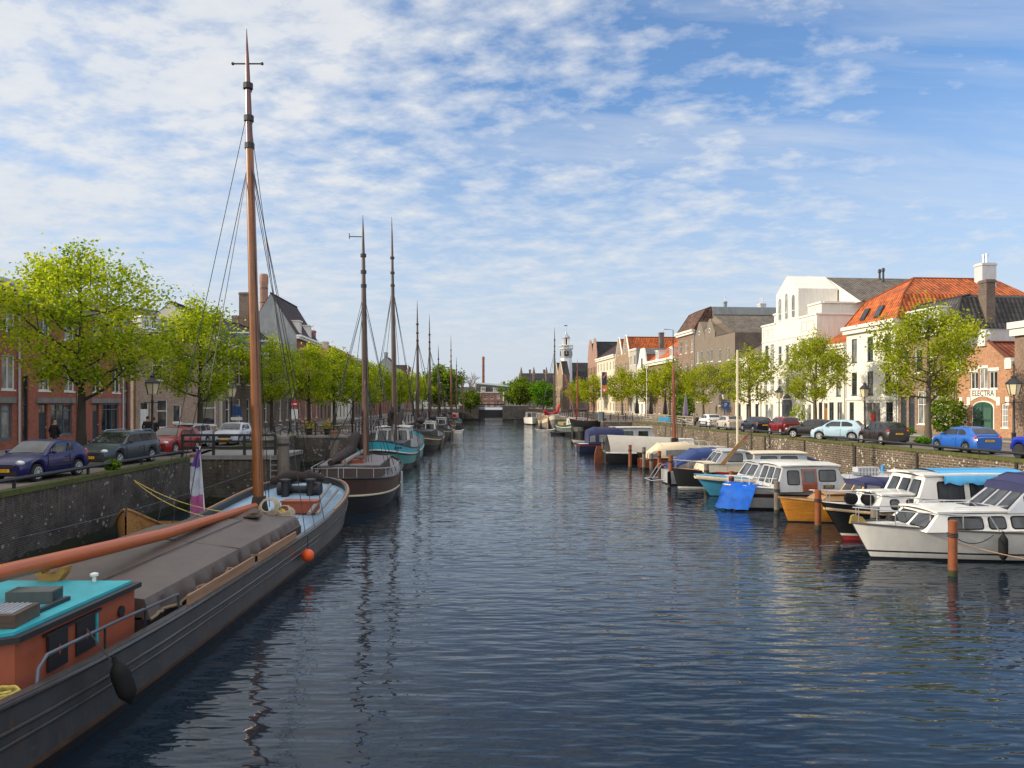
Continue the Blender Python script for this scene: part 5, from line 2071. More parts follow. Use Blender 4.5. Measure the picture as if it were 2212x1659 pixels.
for x in (-.6, .65):
    q = MB()
    q.torus((x, 0, .25), .19, .07, 'y', 16, 8)
    obj('wheel', q, tyre_m, sc, 60)
q = MB()
q.ball((-.4, 0, .9), .3, 8, (1.2, .5, .25))
obj('seat', q, black, sc, 60)
q = MB()
q.tube([(.6, -.32, 1.1), (.62, 0, 1.05), (.6, .32, 1.1)], .02)
obj('handlebar', q, black, sc)

# ------------------------------------------------------------------ signs, poles, terrace
pole_m = M('galvanised', (.35, .36, .37), .5, .5)


def pole_thing(name, label, cat, x, y, z0, z1, r, m, r1=None, group=None):
    o = thing(name, label, cat, (x, y, z0), 0, group)
    q = MB()
    q.tube([(0, 0, 0), (0, 0, z1 - z0)], [r, r1 or r], 10)
    return o, obj('post', q, m, o, 50)


o, _ = pole_thing('no_entry_sign', 'round red no-entry sign over a white plate on a pole', 'road sign', px(637, 72), 72, ST, ST + 3.2, .04, pole_m)
q = MB()
q.lathe([(.33, 0), (.33, .02)], 24, (0, -.08, 2.72), 'y')
f = obj('disc', q, plain('sign_red', (.55, .015, .02)), o)
q = MB()
q.bx(-.23, -.1, 2.66, .23, -.082, 2.78)
obj('bar', q, whitew, f)
q = MB()
q.bx(-.3, -.08, 1.35, .3, -.05, 2.25)
obj('sub_plate', q, plain('sign_white', (.62, .63, .62)), o)
o, _ = pole_thing('parking_sign', 'blue parking sign panel below the lantern lamp by the white car', 'road sign', px(512, 59), 59, ST, ST + 2.7, .04, pole_m)
q = MB()
q.bx(-.36, -.07, 1.85, .0, -.04, 2.6)
f = obj('panel', q, plain('sign_dull_blue', (.015, .055, .16)), o)
q = MB()
q.bx(.02, -.07, 1.85, .36, -.04, 2.55)
obj('panel', q, plain('sign_dull_blue', (.015, .055, .16)), o)
q = MB()
q.bx(-.45, -.07, 1.5, .42, -.04, 1.73)
obj('sub_plate', q, plain('sign_white', (.62, .63, .62)), o)
o, _ = pole_thing('parking_sign', 'blue square P sign near the cream pole on the sunny quay', 'road sign', px(1568, 99), 99, ST, ST + 3.0, .05, plain('sign_blue', (.02, .10, .42)))
q = MB()
q.bx(-.4, -.08, 2.1, .4, -.051, 2.95)
f = obj('panel', q, plain('sign_blue', (.02, .10, .42)), o)
me = text_mesh('P', .7, whitew)
tt = put(me, 'lettering', f, (-.05, -.085, 2.53))
tt.rotation_euler = (pi / 2, 0, 0)
# flag poles on the plinth
o, _ = pole_thing('flagpole', 'white flagpole with a purple and orange banner on a metal plinth', 'flagpole', px(1298, 119), 118.4, ST, ST + 7.9, .09, whitew, .06)
q = MB()
q.bx(-.45, -.4, -.0, .45, .4, 1.5)
obj('plinth', q, zinc, o)
pur, ora = plain('banner_purple', (.035, .028, .075)), plain('banner_orange', (.62, .17, .03))


def cloth(x0, x1, z0, z1, amp, nx=6, nz=10, y=0, ph=0):
    m = MB()
    R_ = []
    for j in range(nz + 1):
        z = z0 + (z1 - z0) * j / nz
        R_.append([(x0 + (x1 - x0) * i / nx, y + amp * sin(i * 1.4 + j * .5 + ph) * i / nx, z + .02 * sin(i)) for i in range(nx + 1)])
    return m.loft(R_, False, False)


b = obj('banner', cloth(.1, .85, 5.6, 7.6, .08), pur, o, 80)
obj('banner_band', cloth(.1, .85, 4.4, 5.6, .08), ora, o, 80)
q = MB()
q.prism([(.3, 4.7), (.45, 4.58), (.6, 4.7), (.6, 5.0), (.3, 5.0)], -.2, -.15)
obj('emblem', q, whitew, b)
q = MB()
q.prism([(.15, 6.7), (.6, 7.4), (.75, 7.25), (.3, 6.6)], -.2, -.15)
obj('stripe', q, ora, b)
pole_thing('flagpole', 'slender white flagpole without a flag beside the bannered one', 'flagpole', px(1397, 140), 140, ST, ST + 9.4, .08, whitew, .05)
# terrace
fm = wood('fence_wood', (.30, .26, .20), .6, .9)
railing('wooden_fence', 'weathered wooden plank fence round the quayside terrace', [(xR(89) + .5, 89.5), (xR(116) + .5, 115.5)], ST, 1.2, fm, 4, 2.2, .05, .06, True)
q = MB()
q.bx(-.02, -2.6, .45, .03, 2.6, .95)
tb = obj('banner', q, plain('banner_blue', (.02, .22, .42)))
tb.location = (xR(101) + .4, 101, ST)
tb.rotation_euler = (0, 0, .085)
tag(tb, 'bright blue cloth banner fixed on the wooden terrace fence', 'banner')


def parasol(label, x, y, m, h=4.2):
    o = thing('closed_parasol', label, 'parasol', (x, y, ST), 0, 'folded parasols on the terrace')
    q = MB()
    q.tube([(0, 0, 0), (0, 0, h)], .04, 6)
    obj('pole', q, pole_m, o)
    q = MB()
    R_ = []
    for z, r in ((1.0, .38), (1.3, .42), (2.4, .3), (3.4, .17), (h - .1, .05)):
        R_.append([(r * (1 if k % 2 else .6) * cos(2 * pi * k / 16), r * (1 if k % 2 else .6) * sin(2 * pi * k / 16), z) for k in range(16)])
    q.loft(R_)
    obj('canopy', q, m, o)
    q = MB()
    q.box((0, 0, .06), (.8, .8, .12))
    obj('foot', q, conc, o)


dk = plain('parasol_black', (.02, .02, .024))
parasol('folded black parasol left of the terrace shrub', px(1376, 135), 135, dk, 5.2)
parasol('folded black parasol beside the blue arrow sign', px(1406, 128), 128, dk, 5)
parasol('folded black parasol under the bell-gabled house', px(1437, 125), 125, dk, 5.2)
parasol('folded white parasol on the terrace', px(1466, 122), 122, whitew, 4)
parasol('folded lilac parasol close to the red mast', px(1481, 110), 110, plain('parasol_lilac', (.2, .17, .26)), 4)


def picnic(label, x, y, rz, m):
    o = thing('picnic_table', label, 'table', (x, y, ST), rz, 'picnic tables on the quays')
    q = MB()
    q.bx(-.95, -.38, .71, .95, .38, .76)
    obj('tabletop', q, m, o)
    for s_ in (-1, 1):
        q = MB()
        q.bx(-.95, s_ * .72 - .14, .42, .95, s_ * .72 + .14, .46)
        obj('bench', q, m, o)
        q = MB()
        q.tube([(s_ * .65, -.75, 0), (s_ * .65, -.2, .7)], .05, 4)
        q.tube([(s_ * .65, .75, 0), (s_ * .65, .2, .7)], .05, 4)
        q.bx(s_ * .65 - .03, -.8, .33, s_ * .65 + .03, .8, .41)
        obj('leg', q, m, o)


pw = wood('picnic_wood', (.33, .25, .13), .6, .8)
for lb, p, d, r in (('pale picnic table behind the pier railing, nearer the mast', 676, 69.5, .1), ('pale picnic table between the two flower pots', 712, 71, .0), ('pale picnic table nearest the brown mast', 748, 72, .1),
                    ('picnic table behind the wooden fence', 1455, 100, .2), ('picnic table at the far end of the terrace', 1420, 108, .2), ('picnic table near the iron railing end', 1340, 126, .1), ('picnic table beyond the flagpole', 1310, 132, .0), ('picnic table beside the lilac parasol', 1487, 106, .3), ('picnic table under the tree between parasol and bell gable', 1405, 118, .1)):
    picnic(lb, px(p, d), d, r, pw)


def pot(label, x, y, lm, seed):
    o = thing('flower_pot', label, 'plant pot', (x, y, ST + .06), 0)
    q = MB()
    q.lathe([(.25, 0), (.36, .5), (.38, .5), (.34, .45)], 12)
    obj('pot', q, black, o)
    lv = MB()
    rng = random.Random(seed)
    tint = []
    for k in range(120):
        p = Vector((rng.gauss(0, .22), rng.gauss(0, .22), .5 + abs(rng.gauss(0, .35))))
        a = Vector((rng.gauss(0, 1), rng.gauss(0, 1), rng.gauss(0, 1))).normalized() * .14
        b_ = a.cross(Vector((0, .3, 1)))
        lv.poly([p - a, p + b_ * .5, p + a, p - b_ * .5])
        tint.append(rng.random())
    cm = lv.mesh('plant', lm)
    at = cm.attributes.new('tint', 'FLOAT', 'FACE')
    at.data.foreach_set('value', tint)
    put(cm, 'plant', o)


yl = leaf_mat('yellow_flowers', [(.10, .12, .02), (.35, .28, .03), (.6, .42, .04)])
pot('black pot of yellow flowers on the pier railing, first from the mast', px(667, 66.5), 66.5, yl, 1)
pot('black pot of yellow-green plants, second from the mast', px(708, 66.5), 66.5, yl, 2)

# ------------------------------------------------------------------ lock and drawbridge
LZ = 4.35
for lb, pa, pb in (('grey masonry lock wall left of the gate', 992, 1033), ('grey masonry lock wall right of the gate', 1085, 1142)):
    o = thing('lock_wall', lb, 'lock wall')
    q = MB()
    q.bx(px(pa, 240), 240, -1, px(pb, 240), 300, LZ)
    obj('masonry', q, lockm, o)
    q = MB()
    q.bx(px(pa, 240) - .1, 239.9, LZ + .002, px(pb, 240) + .1, 300, LZ + .3)
    obj('coping', q, kerbm, o)
q = MB()
q.bx(px(850, 240), 240.2, -1, px(992, 240) - .02, 300, ST + .9)
q.bx(px(1142, 240) + .02, 240.2, -1, px(1420, 240), 300, ST + .9)
struct('ground', q, landm)
o = thing('lock_gate', 'dark lock gate with two pale horizontal walkway rails', 'lock gate')
q = MB()
q.bx(px(1033, 246) , 246, .6, px(1085, 246), 246.6, 3.2)
obj('gate', q, black, o)
for z in (3.35, 3.85):
    q = MB()
    q.bx(px(1033, 245.6), 245.6, z, px(1085, 245.6), 245.75, z + .22)
    obj('walkway_rail', q, M('pale_rail', (.5, .52, .54), .6), o)
db = thing('drawbridge', 'grey-green balance-beam drawbridge over the lock', 'bridge')
bm = M('bridge_green', (.30, .36, .33), .6, dirt=.3)
x0 = px(1089, 250)
for dy in (0, 5):
    q = MB()
    q.tube([(x0, 250 + dy, LZ), (x0, 250 + dy, pz(836, 250))], [.5, .4], 4)
    obj('post', q, bm, db)
    q = MB()
    q.tube([(px(1033, 250), 250 + dy, pz(829, 250)), (x0, 250 + dy, pz(836.5, 250) + .3), (px(1136, 250), 250 + dy, pz(841.5, 250))], [.38, .7, .5], 4)
    obj('balance_beam', q, bm, db)
    q = MB()
    q.tube([(x0 + .3, 250 + dy, pz(840, 250)), (px(1110, 250), 250 + dy, LZ)], .14, 4)
    obj('strut', q, bm, db)
    q = MB()
    q.tube([(px(1034.5, 250), 250 + dy, pz(829, 250)), (px(1034.5, 250), 250 + dy, LZ + .4)], .06, 4)
    obj('chain', q, iron, db)
q = MB()
q.bx(px(1030, 250), 249.6, LZ + .305, px(1092, 250), 255.4, LZ + .7)
obj('deck', q, iron, db)
q = MB()
q.tube([(px(1030, 250), 249.7, LZ + 1.6), (px(1092, 250), 249.7, LZ + 1.6)], .07, 4)
obj('rail', q, iron, db)
# ------------------------------------------------------------------ boats: shared builders
def hullpaint(name, col, rough=.45, dirt=.5, var=.2):
    return M('hull_' + name, col, rough, 0, var, .7, dirt=dirt, coat=.15)


win_m = glass('boat_window', (.045, .05, .055), .04, .5)
mast_o = wood('mast_orange', (.28, .10, .026), .55, .35, .3, (9, 9, .5))
mast_d = wood('mast_brown', (.085, .05, .034), .5, .4, .25, (9, 9, .5))
mast_r = wood('mast_red', (.26, .07, .035), .6, .35, .3, (9, 9, .5))
sail_m = M('tanned_sail', (.035, .024, .022), .9, var=.35, scale=4, bump=.8)
tarp_m = M('brown_tarpaulin', (.105, .08, .068), .5, var=.22, scale=1.2, dirt=.3, bump=.12)
boot_m = hullpaint('bitumen', (.014, .014, .016), .5, .3)
deck_bl = M('pale_blue_deck', (.28, .42, .56), .5, var=.14, dirt=.4, rust=.2)
deck_gr = M('grey_deck', (.15, .15, .16), .7, dirt=.3)
rustw = M('plank_ochre', (.30, .17, .095), .7, var=.3, scale=3, stretch=(.4, 4, 4))


class Ship:
    """bluff-ended barge hull: local x along the keel, z up from the water"""

    def __init__(s, label, x, d, L, B, ang, p=5.0, s0=1.1, s1=1.9, over=.4, name='sailing_barge', cat='sailing ship', group=None, pw=.5):
        s.L, s.B, s.p, s.s0, s.s1, s.over, s.pw = L, B, p, s0, s1, over, pw
        s.o = thing(name, label, cat, (x, d, 0), ang, group)
        n = 34
        s.ts = [(1 - cos(pi * k / n)) / 2 for k in range(n + 1)]

    def sheer(s, t):
        return s.s0 + (s.s1 - s.s0) * abs(2 * t - 1) ** 3

    def P(s, t, f, side=1, out=0):
        e = 2 * t - 1
        ae = abs(e)
        sh = s.sheer(t)
        z = -.5 + (sh + .5) * f
        pf = s.p * (.5 + .5 * f)
        b = s.B / 2 * max(0, 1 - ae ** pf) ** s.pw
        b *= 1 - .18 * max(0, .45 - f) ** 1.0
        f0 = .5 / (sh + .5)
        x = s.L * t + (1 if e > 0 else -1) * s.over * ae ** 5 * (f - f0)
        return Vector((x, side * (b + out), z))

    def band(s, f0, f1, mat, name='hull'):
        m = MB()
        for sd in (1, -1):
            m.loft([[s.P(t, f0 + (f1 - f0) * k / 3, sd) for k in range(4)] for t in s.ts], False, False)
        return obj(name, m, mat, s.o, 60)

    def strake(s, f, r, mat, t0=0, t1=1, name='rubbing_strake', sides=(1, -1)):
        ts = [t for t in s.ts if t0 <= t <= t1]
        for sd in sides:
            m = MB()
            m.tube([s.P(t, f, sd, r * .3) for t in ts], r, 6)
            obj(name, m, mat, s.o, 60)

    def deck(s, drop, mat, t0=0, t1=1, name='deck'):
        m = MB()
        R_ = []
        for t in s.ts:
            if t0 <= t <= t1:
                sh = s.sheer(t)
                f = (sh - drop + .5) / (sh + .5)
                a = s.P(t, f, 1, -.02)
                R_.append([(a.x, a.y, a.z), (a.x, 0, a.z + .06), (a.x, -a.y, a.z)])
        m.loft(R_, False, False)
        return obj(name, m, mat, s.o)

    def cap(s, w, mat, t0=0, t1=1, name='gunwale', z=.0):
        for sd in (1, -1):
            m = MB()
            R_ = []
            for t in s.ts:
                if t0 <= t <= t1:
                    a = s.P(t, 1, sd, .04)
                    c = s.P(t, 1, sd, -w)
                    R_.append([(a.x, a.y, a.z + z), (c.x, c.y if c.y * sd > 0 else 0, c.z + z), (c.x, c.y if c.y * sd > 0 else 0, c.z + .06 + z), (a.x, a.y, a.z + .06 + z)])
            m.loft(R_)
            obj(name, m, mat, s.o)


def mast(par, x, y, z0, h, r, m, lean=(0, 0), top=None, tops=.26, cross=0, stays=(), m2=None, bands=True, seg=10, wire=.016):
    """tapered pole mast with topmast, iron bands and stays down to the given points"""
    def pt(k):
        return Vector((x + lean[0] * k, y + lean[1] * k, z0 + h * k))
    k1 = 1 - tops
    q = MB()
    q.tube([pt(0), pt(.25), pt(.55), pt(k1)], [r, r * .98, r * .86, r * .72], seg)
    a = obj('mast', q, m, par, 60)
    q = MB()
    q.tube([pt(k1 - .0), pt(k1 + tops * .35), pt(k1 + tops * .75), pt(1)], [r * .66, r * .56, r * .34, r * .06], seg)
    obj('topmast', q, m2 or m, a, 60)
    if bands:
        for k in (k1, k1 + .055, k1 + .12):
            q = MB()
            c = pt(k)
            q.lathe([(r * .72, -.1), (r * .92, -.1), (r * .92, .1), (r * .6, .1)], 10, c)
            q.ball((c.x + r * .9, c.y, c.z - .1), r * .45, 6)
            obj('mast_band', q, iron, a)
    if cross:
        q = MB()
        c = pt(.93)
        q.tube([(c.x, c.y - cross, c.z), (c.x, c.y + cross, c.z)], .028, 5)
        q.ball((c.x, c.y - cross, c.z), .06, 6)
        q.ball((c.x, c.y + cross, c.z), .06, 6)
        obj('crosstree', q, iron, a)
    if len(stays) > 1:
        for i_ in range(3):
            q = MB()
            o_ = (.3 + .12 * i_) * (1 if i_ % 2 else -1)
            p_ = pt(.72 + .08 * i_)
            q.tube([p_, (x + lean[0] * .05 + o_, y + o_ * .8, z0 + .4)], wire * .8, 4)
            obj('halyard', q, iron, a)
    for (k, e) in stays:
        q = MB()
        q.tube([pt(k), e], wire, 4)
        obj('stay', q, iron, a)
    return a


def furled(par, pts, r, mat, name='furled_sail', seed=0):
    rng = random.Random(seed)
    R_ = []
    n = len(pts)
    P = [Vector(p) for p in pts]
    fine = []
    for i in range(n - 1):
        for k in range(5):
            fine.append(P[i].lerp(P[i + 1], k / 5))
    fine.append(P[-1])
    m = MB()
    rr = [r * (.7 + .45 * rng.random()) * (1 - .55 * abs(2 * i / (len(fine) - 1) - 1) ** 3) for i in range(len(fine))]
    m.tube([p + Vector((0, rng.uniform(-.05, .05), rng.uniform(-.05, .05))) for p in fine], rr, 9)
    return obj(name, m, mat, par, 80)


def leeboard(par, s, t, side, mat, h=1.9, w=1.3, tilt=.0):
    c = s.P(t, .95, side, .08)
    q = MB()
    pts = [(-.18, .1), (.18, .1)] + [(w * .5 * sin(a) * (1 if a < pi else 1), -h * .55 + -h * .45 * -cos(a)) for a in [pi * k / 9 for k in range(1, 9)]][::1]
    pts = [(-.16, .12), (.16, .12), (w * .35, -h * .35), (w * .55, -h * .75), (w * .42, -h * .95), (0, -h * 1.02), (-w * .42, -h * .95), (-w * .5, -h * .7), (-w * .3, -h * .3)]
    a = [q.pt((c.x + x_, c.y + side * .02, c.z + z_)) for x_, z_ in pts]
    b = [q.pt((c.x + x_, c.y + side * .1, c.z + z_)) for x_, z_ in pts]
    q.f += [a[::-1], b] + [[a[i], a[(i + 1) % len(a)], b[(i + 1) % len(a)], b[i]] for i in range(len(a))]
    return obj('leeboard', q, mat, par)


def rrect(x0, x1, z0, z1, r=.08):
    r = min(r, (x1 - x0) * .45, (z1 - z0) * .45)
    o = []
    for cx, cz, a0 in ((x1 - r, z1 - r, 0), (x0 + r, z1 - r, pi / 2), (x0 + r, z0 + r, pi), (x1 - r, z0 + r, 3 * pi / 2)):
        for k in range(4):
            a = a0 + pi / 2 * k / 3
            o.append((cx + r * cos(a), cz + r * sin(a)))
    return o


def cabin(par, xf0, xf1, xr1, xr0, z0, z1, w0, w1, mat, roofm=None, wins=(), front=0, ov=.08, name='cabin', doors=(), rear=0, fz=(.25, .86), crown=.07, yo=0):
    """boat house tapering upward; x runs aft, wins on both sides"""
    m = MB()

    def ring(x, w, z):
        return (x, w, z)
    A = [(xf0, -w0, z0), (xr0, -w0, z0), (xr0, w0, z0), (xf0, w0, z0)]
    Bt = [(xf1, -w1, z1), (xr1, -w1, z1), (xr1, w1, z1), (xf1, w1, z1)]
    m.loft([A, Bt])
    for v in range(len(m.v)):
        m.v[v] = (m.v[v][0], m.v[v][1] + yo, m.v[v][2])
    c = obj(name, m, mat, par)
    rm = roofm or mat
    q = MB()
    R_ = []
    for i in range(5):
        x = xf1 - ov * 1.5 + (xr1 - xf1 + ov * 2.5) * i / 4
        zz_ = z1 + .012 + crown * .5 * sin(pi * (i + .6) / 5.2)
        R_.append([(x, yo + y * (w1 + ov), zz_ + crown * (1 - y * y) + th) for th, ys in ((0, (-1, -.5, 0, .5, 1)), (.06, (1, .5, 0, -.5, -1))) for y in ys])
    q.loft(R_)
    obj('cabin_roof', q, rm, c, 50)

    def sx(z):
        k = (z - z0) / (z1 - z0)
        return w0 + (w1 - w0) * k
    for s_ in (-1, 1):
        for (a, b, lo, hi) in wins:
            pts = rrect(a, b, lo, hi)
            q = MB()
            q.poly([(x, yo + s_ * (sx(z) + .006), z) for x, z in rrect(a - .045, b + .045, lo - .045, hi + .045, .11)])
            f = obj('window', q, rubber, c)
            q = MB()
            q.poly([(x, yo + s_ * (sx(z) + .016), z) for x, z in pts])
            obj('pane', q, win_m, f)
        for (a, b, lo, hi, dm) in doors:
            if s_ > 0:
                continue
            q = MB()
            pts = [(a, lo), (b, lo), (b, hi), (a, hi)]
            e = [(x, yo + s_ * (sx(z) + .01), z) for x, z in pts]
            g = [(x, yo + s_ * (sx(z) + .05), z) for x, z in pts]
            q.loft([e, g])
            dd = obj('door', q, dm, c)
            q = MB()
            q.poly([(x, yo + s_ * (sx(z) + .058), z) for x, z in rrect(a + .1, b - .1, lo + (hi - lo) * .42, hi - .1, .03)])
            obj('pane', q, win_m, dd)
    for (xa0, xa1, n, sg) in ((xf0, xf1, front, -1), (xr0, xr1, rear, 1)):
        for i in range(n):
            lo, hi = z0 + (z1 - z0) * fz[0], z0 + (z1 - z0) * fz[1]
            ww = 2 * .92 / n
            a, b = -.92 + ww * i + .09, -.92 + ww * (i + 1) - .09
            for off, g, nm, mt in ((.008, .035, 'window', rubber), (.02, 0, 'pane', win_m)):
                q = MB()
                pp = []
                for y, z in rrect(a - g, b + g, lo - g, hi + g, .06):
                    k = (z - z0) / (z1 - z0)
                    pp.append((xa0 + (xa1 - xa0) * k + sg * off, yo + y * (w0 + (w1 - w0) * k), z))
                q.poly(pp)
                if nm == 'window':
                    f = obj(nm, q, mt, c)
                else:
                    obj(nm, q, mt, f)
    return c


def canopy(par, rings, mat, name='canopy', wins=True, capf=True):
    """canvas cover: rings of (x, half width, z foot, z top)"""
    m = MB()
    R_ = []
    for x, w_, za, zb in rings:
        ring = [(x, -w_, za), (x, -w_ * .98, za + (zb - za) * .55), (x, -w_ * .86, za + (zb - za) * .86), (x, -w_ * .5, zb - .02), (x, 0, zb), (x, w_ * .5, zb - .02), (x, w_ * .86, za + (zb - za) * .86), (x, w_ * .98, za + (zb - za) * .55), (x, w_, za)]
        R_.append(ring)
    m.loft(R_, False, False)
    if capf:
        m.f.append(list(range(9)))
        n = len(m.v)
        m.f.append([n - 9 + k for k in range(9)])
    c = obj(name, m, mat, par, 50)
    for x, w_, za, zb in rings:
        q = MB()
        q.tube([(x, -w_ * 1.0 - .01, za), (x, -w_ * .98 - .012, za + (zb - za) * .55), (x, -w_ * .86 - .01, za + (zb - za) * .87), (x, -w_ * .5, zb), (x, 0, zb + .015), (x, w_ * .5, zb), (x, w_ * .86 + .01, za + (zb - za) * .87)], .018, 4)
        obj('seam', q, mat, c)
    if wins:
        for a, b in zip(rings[:-1], rings[1:]):
            if abs(b[0] - a[0]) < .5:
                continue
            for s_ in (-1, 1):
                q = MB()
                pp = []
                for u, v in ((.14, .12), (.86, .12), (.86, .55), (.14, .55)):
                    x = a[0] + (b[0] - a[0]) * u
                    w_ = a[1] + (b[1] - a[1]) * u
                    za, zb = a[2] + (b[2] - a[2]) * u, a[3] + (b[3] - a[3]) * u
                    pp.append((x, s_ * (w_ * (1 - .03 * v) + .012), za + (zb - za) * v))
                q.poly(pp)
                obj('window', q, canvas_win, c)
    return c


canvas_win = M('vinyl_window', (.22, .23, .24), .08, var=.4, scale=3)
navy = M('navy_canvas', (.022, .026, .085), .8, var=.2, scale=2, bump=.3)
navy2 = M('blue_canvas', (.02, .045, .16), .8, var=.2, scale=2, bump=.3)
creamc = M('cream_canvas', (.58, .49, .34), .8, var=.1, scale=2, bump=.3)
gel = M('gelcoat_white', (.76, .74, .69), .32, var=.06, coat=.35, dirt=.22)
gelg = M('gelcoat_grey', (.46, .47, .48), .38, var=.08, coat=.25, dirt=.3)
teak = wood('teak', (.38, .22, .09), .6, .5)
mahog = wood('mahogany', (.25, .055, .02), .5, .25, .6)
varn = wood('varnished_pine', (.60, .25, .035), .55, .22, .6, (.5, 1, 8))


class Motor:
    """raked-bow motor boat; local x aft from the bow waterline, y across"""

    def __init__(s, label, x, d, L, B, fb, fm, fs, rake, ang=.085, name='motor_boat', group='motor boats moored along the sunlit quay', flare=1.0):
        s.L, s.B, s.fb, s.fm, s.fs, s.rake, s.flare = L, B, fb, fm, fs, rake, flare
        s.o = thing(name, label, 'boat', (x, d, 0), ang, group)
        n = 24
        s.ts = [(k / n) ** 1.5 for k in range(n + 1)]

    def sheer(s, t):
        return s.fm + (s.fb - s.fm) * max(0, 1 - t / .6) ** 1.7 + (s.fs - s.fm) * max(0, (t - .6) / .4) ** 1.5

    def half(s, t):
        return s.B / 2 * min(1, sin(pi / 2 * min(1, (t + .004) / .52)) ** .75) * (1 - .14 * max(0, (t - .55) / .45) ** 2)

    def P(s, t, f, side=1, out=0):
        sh = s.sheer(t)
        z = -.4 + (sh + .4) * f
        f0 = .4 / (sh + .4)
        g = max(0, f - f0) / (1 - f0)
        b = s.half(t) * (.62 + .38 * g ** .8) ** (s.flare * (.25 + 1.9 * (1 - t) ** 2.2))
        if f < f0:
            b *= .75 + .25 * f / f0
        x = s.L * t - s.rake * g * (1 - t) ** 3 + s.rake * .5 * (max(0, f0 - f)) * (1 - t) ** 3
        return Vector((x, side * (b + out), z))

    def zf(s, t, z):
        return (z + .4) / (s.sheer(t) + .4)

    def band(s, z0, z1, mat, name='hull', rel=False):
        """z0,z1 in metres above water, or fractions of the sheer when rel"""
        m = MB()
        for sd in (1, -1):
            R_ = []
            for t in s.ts:
                a, b = (z0, z1) if rel else (s.zf(t, z0), min(1, s.zf(t, z1)))
                R_.append([s.P(t, a + (b - a) * k / 4, sd) for k in range(5)])
            m.loft(R_, False, False)
        a, b = (z0, z1) if rel else (s.zf(1, z0), min(1, s.zf(1, z1)))
        m.poly([s.P(1, a, 1), s.P(1, b, 1), s.P(1, b, -1), s.P(1, a, -1)])
        return obj(name, m, mat, s.o, 60)

    def hull(s, top, boot=.06, bootm=None, stripe=None):
        s.band(-.38, boot, bootm or boot_m, 'boot_topping')
        if stripe:
            z0, z1, m = stripe
            s.band(boot, z0, top, 'hull')
            s.band(z0, z1, m, 'stripe')
            s.band(z1, 9, top, 'hull')
        else:
            s.band(boot, 9, top, 'hull')

    def deck(s, mat, drop=.04, t0=0, t1=1):
        m = MB()
        R_ = []
        for t in s.ts:
            if t0 <= t <= t1:
                a = s.P(t, s.zf(t, s.sheer(t) - drop), 1)
                R_.append([(a.x, a.y, a.z), (a.x, a.y * .5, a.z + .04), (a.x, 0, a.z + .05), (a.x, -a.y * .5, a.z + .04), (a.x, -a.y, a.z)])
        m.loft(R_, False, False)
        return obj('deck', m, mat, s.o)

    def rub(s, f, r, mat, name='rubbing_strake', t1=1):
        for sd in (1, -1):
            q = MB()
            q.tube([s.P(t, f, sd, r * .3) for t in s.ts if t <= t1], r, 6)
            obj(name, q, mat, s.o, 60)

    def rail(s, t1=.55, h=.5, n=4, mat=None, r=.02, inset=.08):
        mat = mat or steel
        for sd in (1, -1):
            q = MB()
            ts = [t1 * (k / 10) for k in range(11)]

            def pt(t, up):
                a = s.P(t, 1, sd, -inset)
                return (a.x + .06, a.y if a.y * sd > 0 else 0, a.z + up)
            q.tube([pt(t, h) for t in ts] + [pt(t1 * 1.08, .02)], r, 6)
            rl = obj('bow_rail', q, mat, s.o, 60)
            for k in range(n):
                t = t1 * (k + .15) / n
                q = MB()
                q.tube([pt(t, 0), pt(t, h)], r * .85, 5)
                obj('stanchion', q, mat, rl)

    def porthole(s, x, z, r, m=None):
        t = x / s.L
        for sd in (1, -1):
            a = s.P(t, s.zf(t, z), sd)
            q = MB()
            q.lathe([(r, -.02 * sd), (r, .02 * sd), (r * .75, .02 * sd)], 12, a, 'y')
            f = obj('porthole', q, m or steel, s.o)
            q = MB()
            q.lathe([(r * .74, .005 * sd), (r * .74, .024 * sd)], 12, a, 'y')
            obj('pane', q, win_m, f)


def fender(label, x, y, z, h, r, m, top=None, cat='fender'):
    o = thing('fender', label, cat, (x, y, z))
    q = MB()
    if h < r * 2.2:
        q.ball((0, 0, 0), r, 14)
    else:
        q.lathe([(.03, h / 2 + .12), (.05, h / 2), (r * .6, h / 2 - .04), (r * .92, h / 2 - .12), (r, h / 2 - .2), (r, -h / 2 + .2), (r * .92, -h / 2 + .12), (r * .6, -h / 2 + .04), (.05, -h / 2), (.03, -h / 2 - .06)], 12)
    obj('body', q, m, o, 60)
    q = MB()
    q.tube([(0, 0, min(h / 2, r) + .05)] + [tuple(Vector(top or (0, 0, .6)))], .014, 4)
    obj('line', q, black, o)
    return o


def rope(label, a, b, s=.3, r=.015, m=None):
    o = thing('mooring_rope', label, 'rope', a)
    q = MB()
    A = Vector(a)
    q.tube([p - A for p in sag(a, b, s, 12)], r, 5)
    obj('line', q, m or rope_m, o, 60)
    return o


def pile(label, p, d, zt, r, m, cap=None, lean=0):
    o = thing('mooring_pile', label, 'mooring pile', (px(p, d), d, -.8), 0, 'piles standing in the canal')
    q = MB()
    q.tube([(0, 0, 0), (lean, 0, zt + .8)], [r * 1.05, r], 14)
    obj('post', q, m, o, 60)
    q = MB()
    q.lathe([(r * 1.03, .55), (r * 1.06, .6), (r * 1.06, .95), (r * 1.03, 1.0)], 14)
    obj('weed_ring', q, M('weed', (.03, .035, .012), .9, var=.5, scale=6), o, 60)
    q = MB()
    q.lathe([(r * 1.04, zt + .7), (r * 1.05, zt + .83), (r * .5, zt + .85)], 14, (lean, 0, 0))
    obj('pile_cap', q, cap or m, o, 60)
    q = MB()
    for k in range(3):
        q.torus((lean * .6, 0, zt + .8 - .35 - .05 * k), r + .015, .018, 'z', 14, 5)
    obj('rope_turn', q, black, o, 60)
    return o


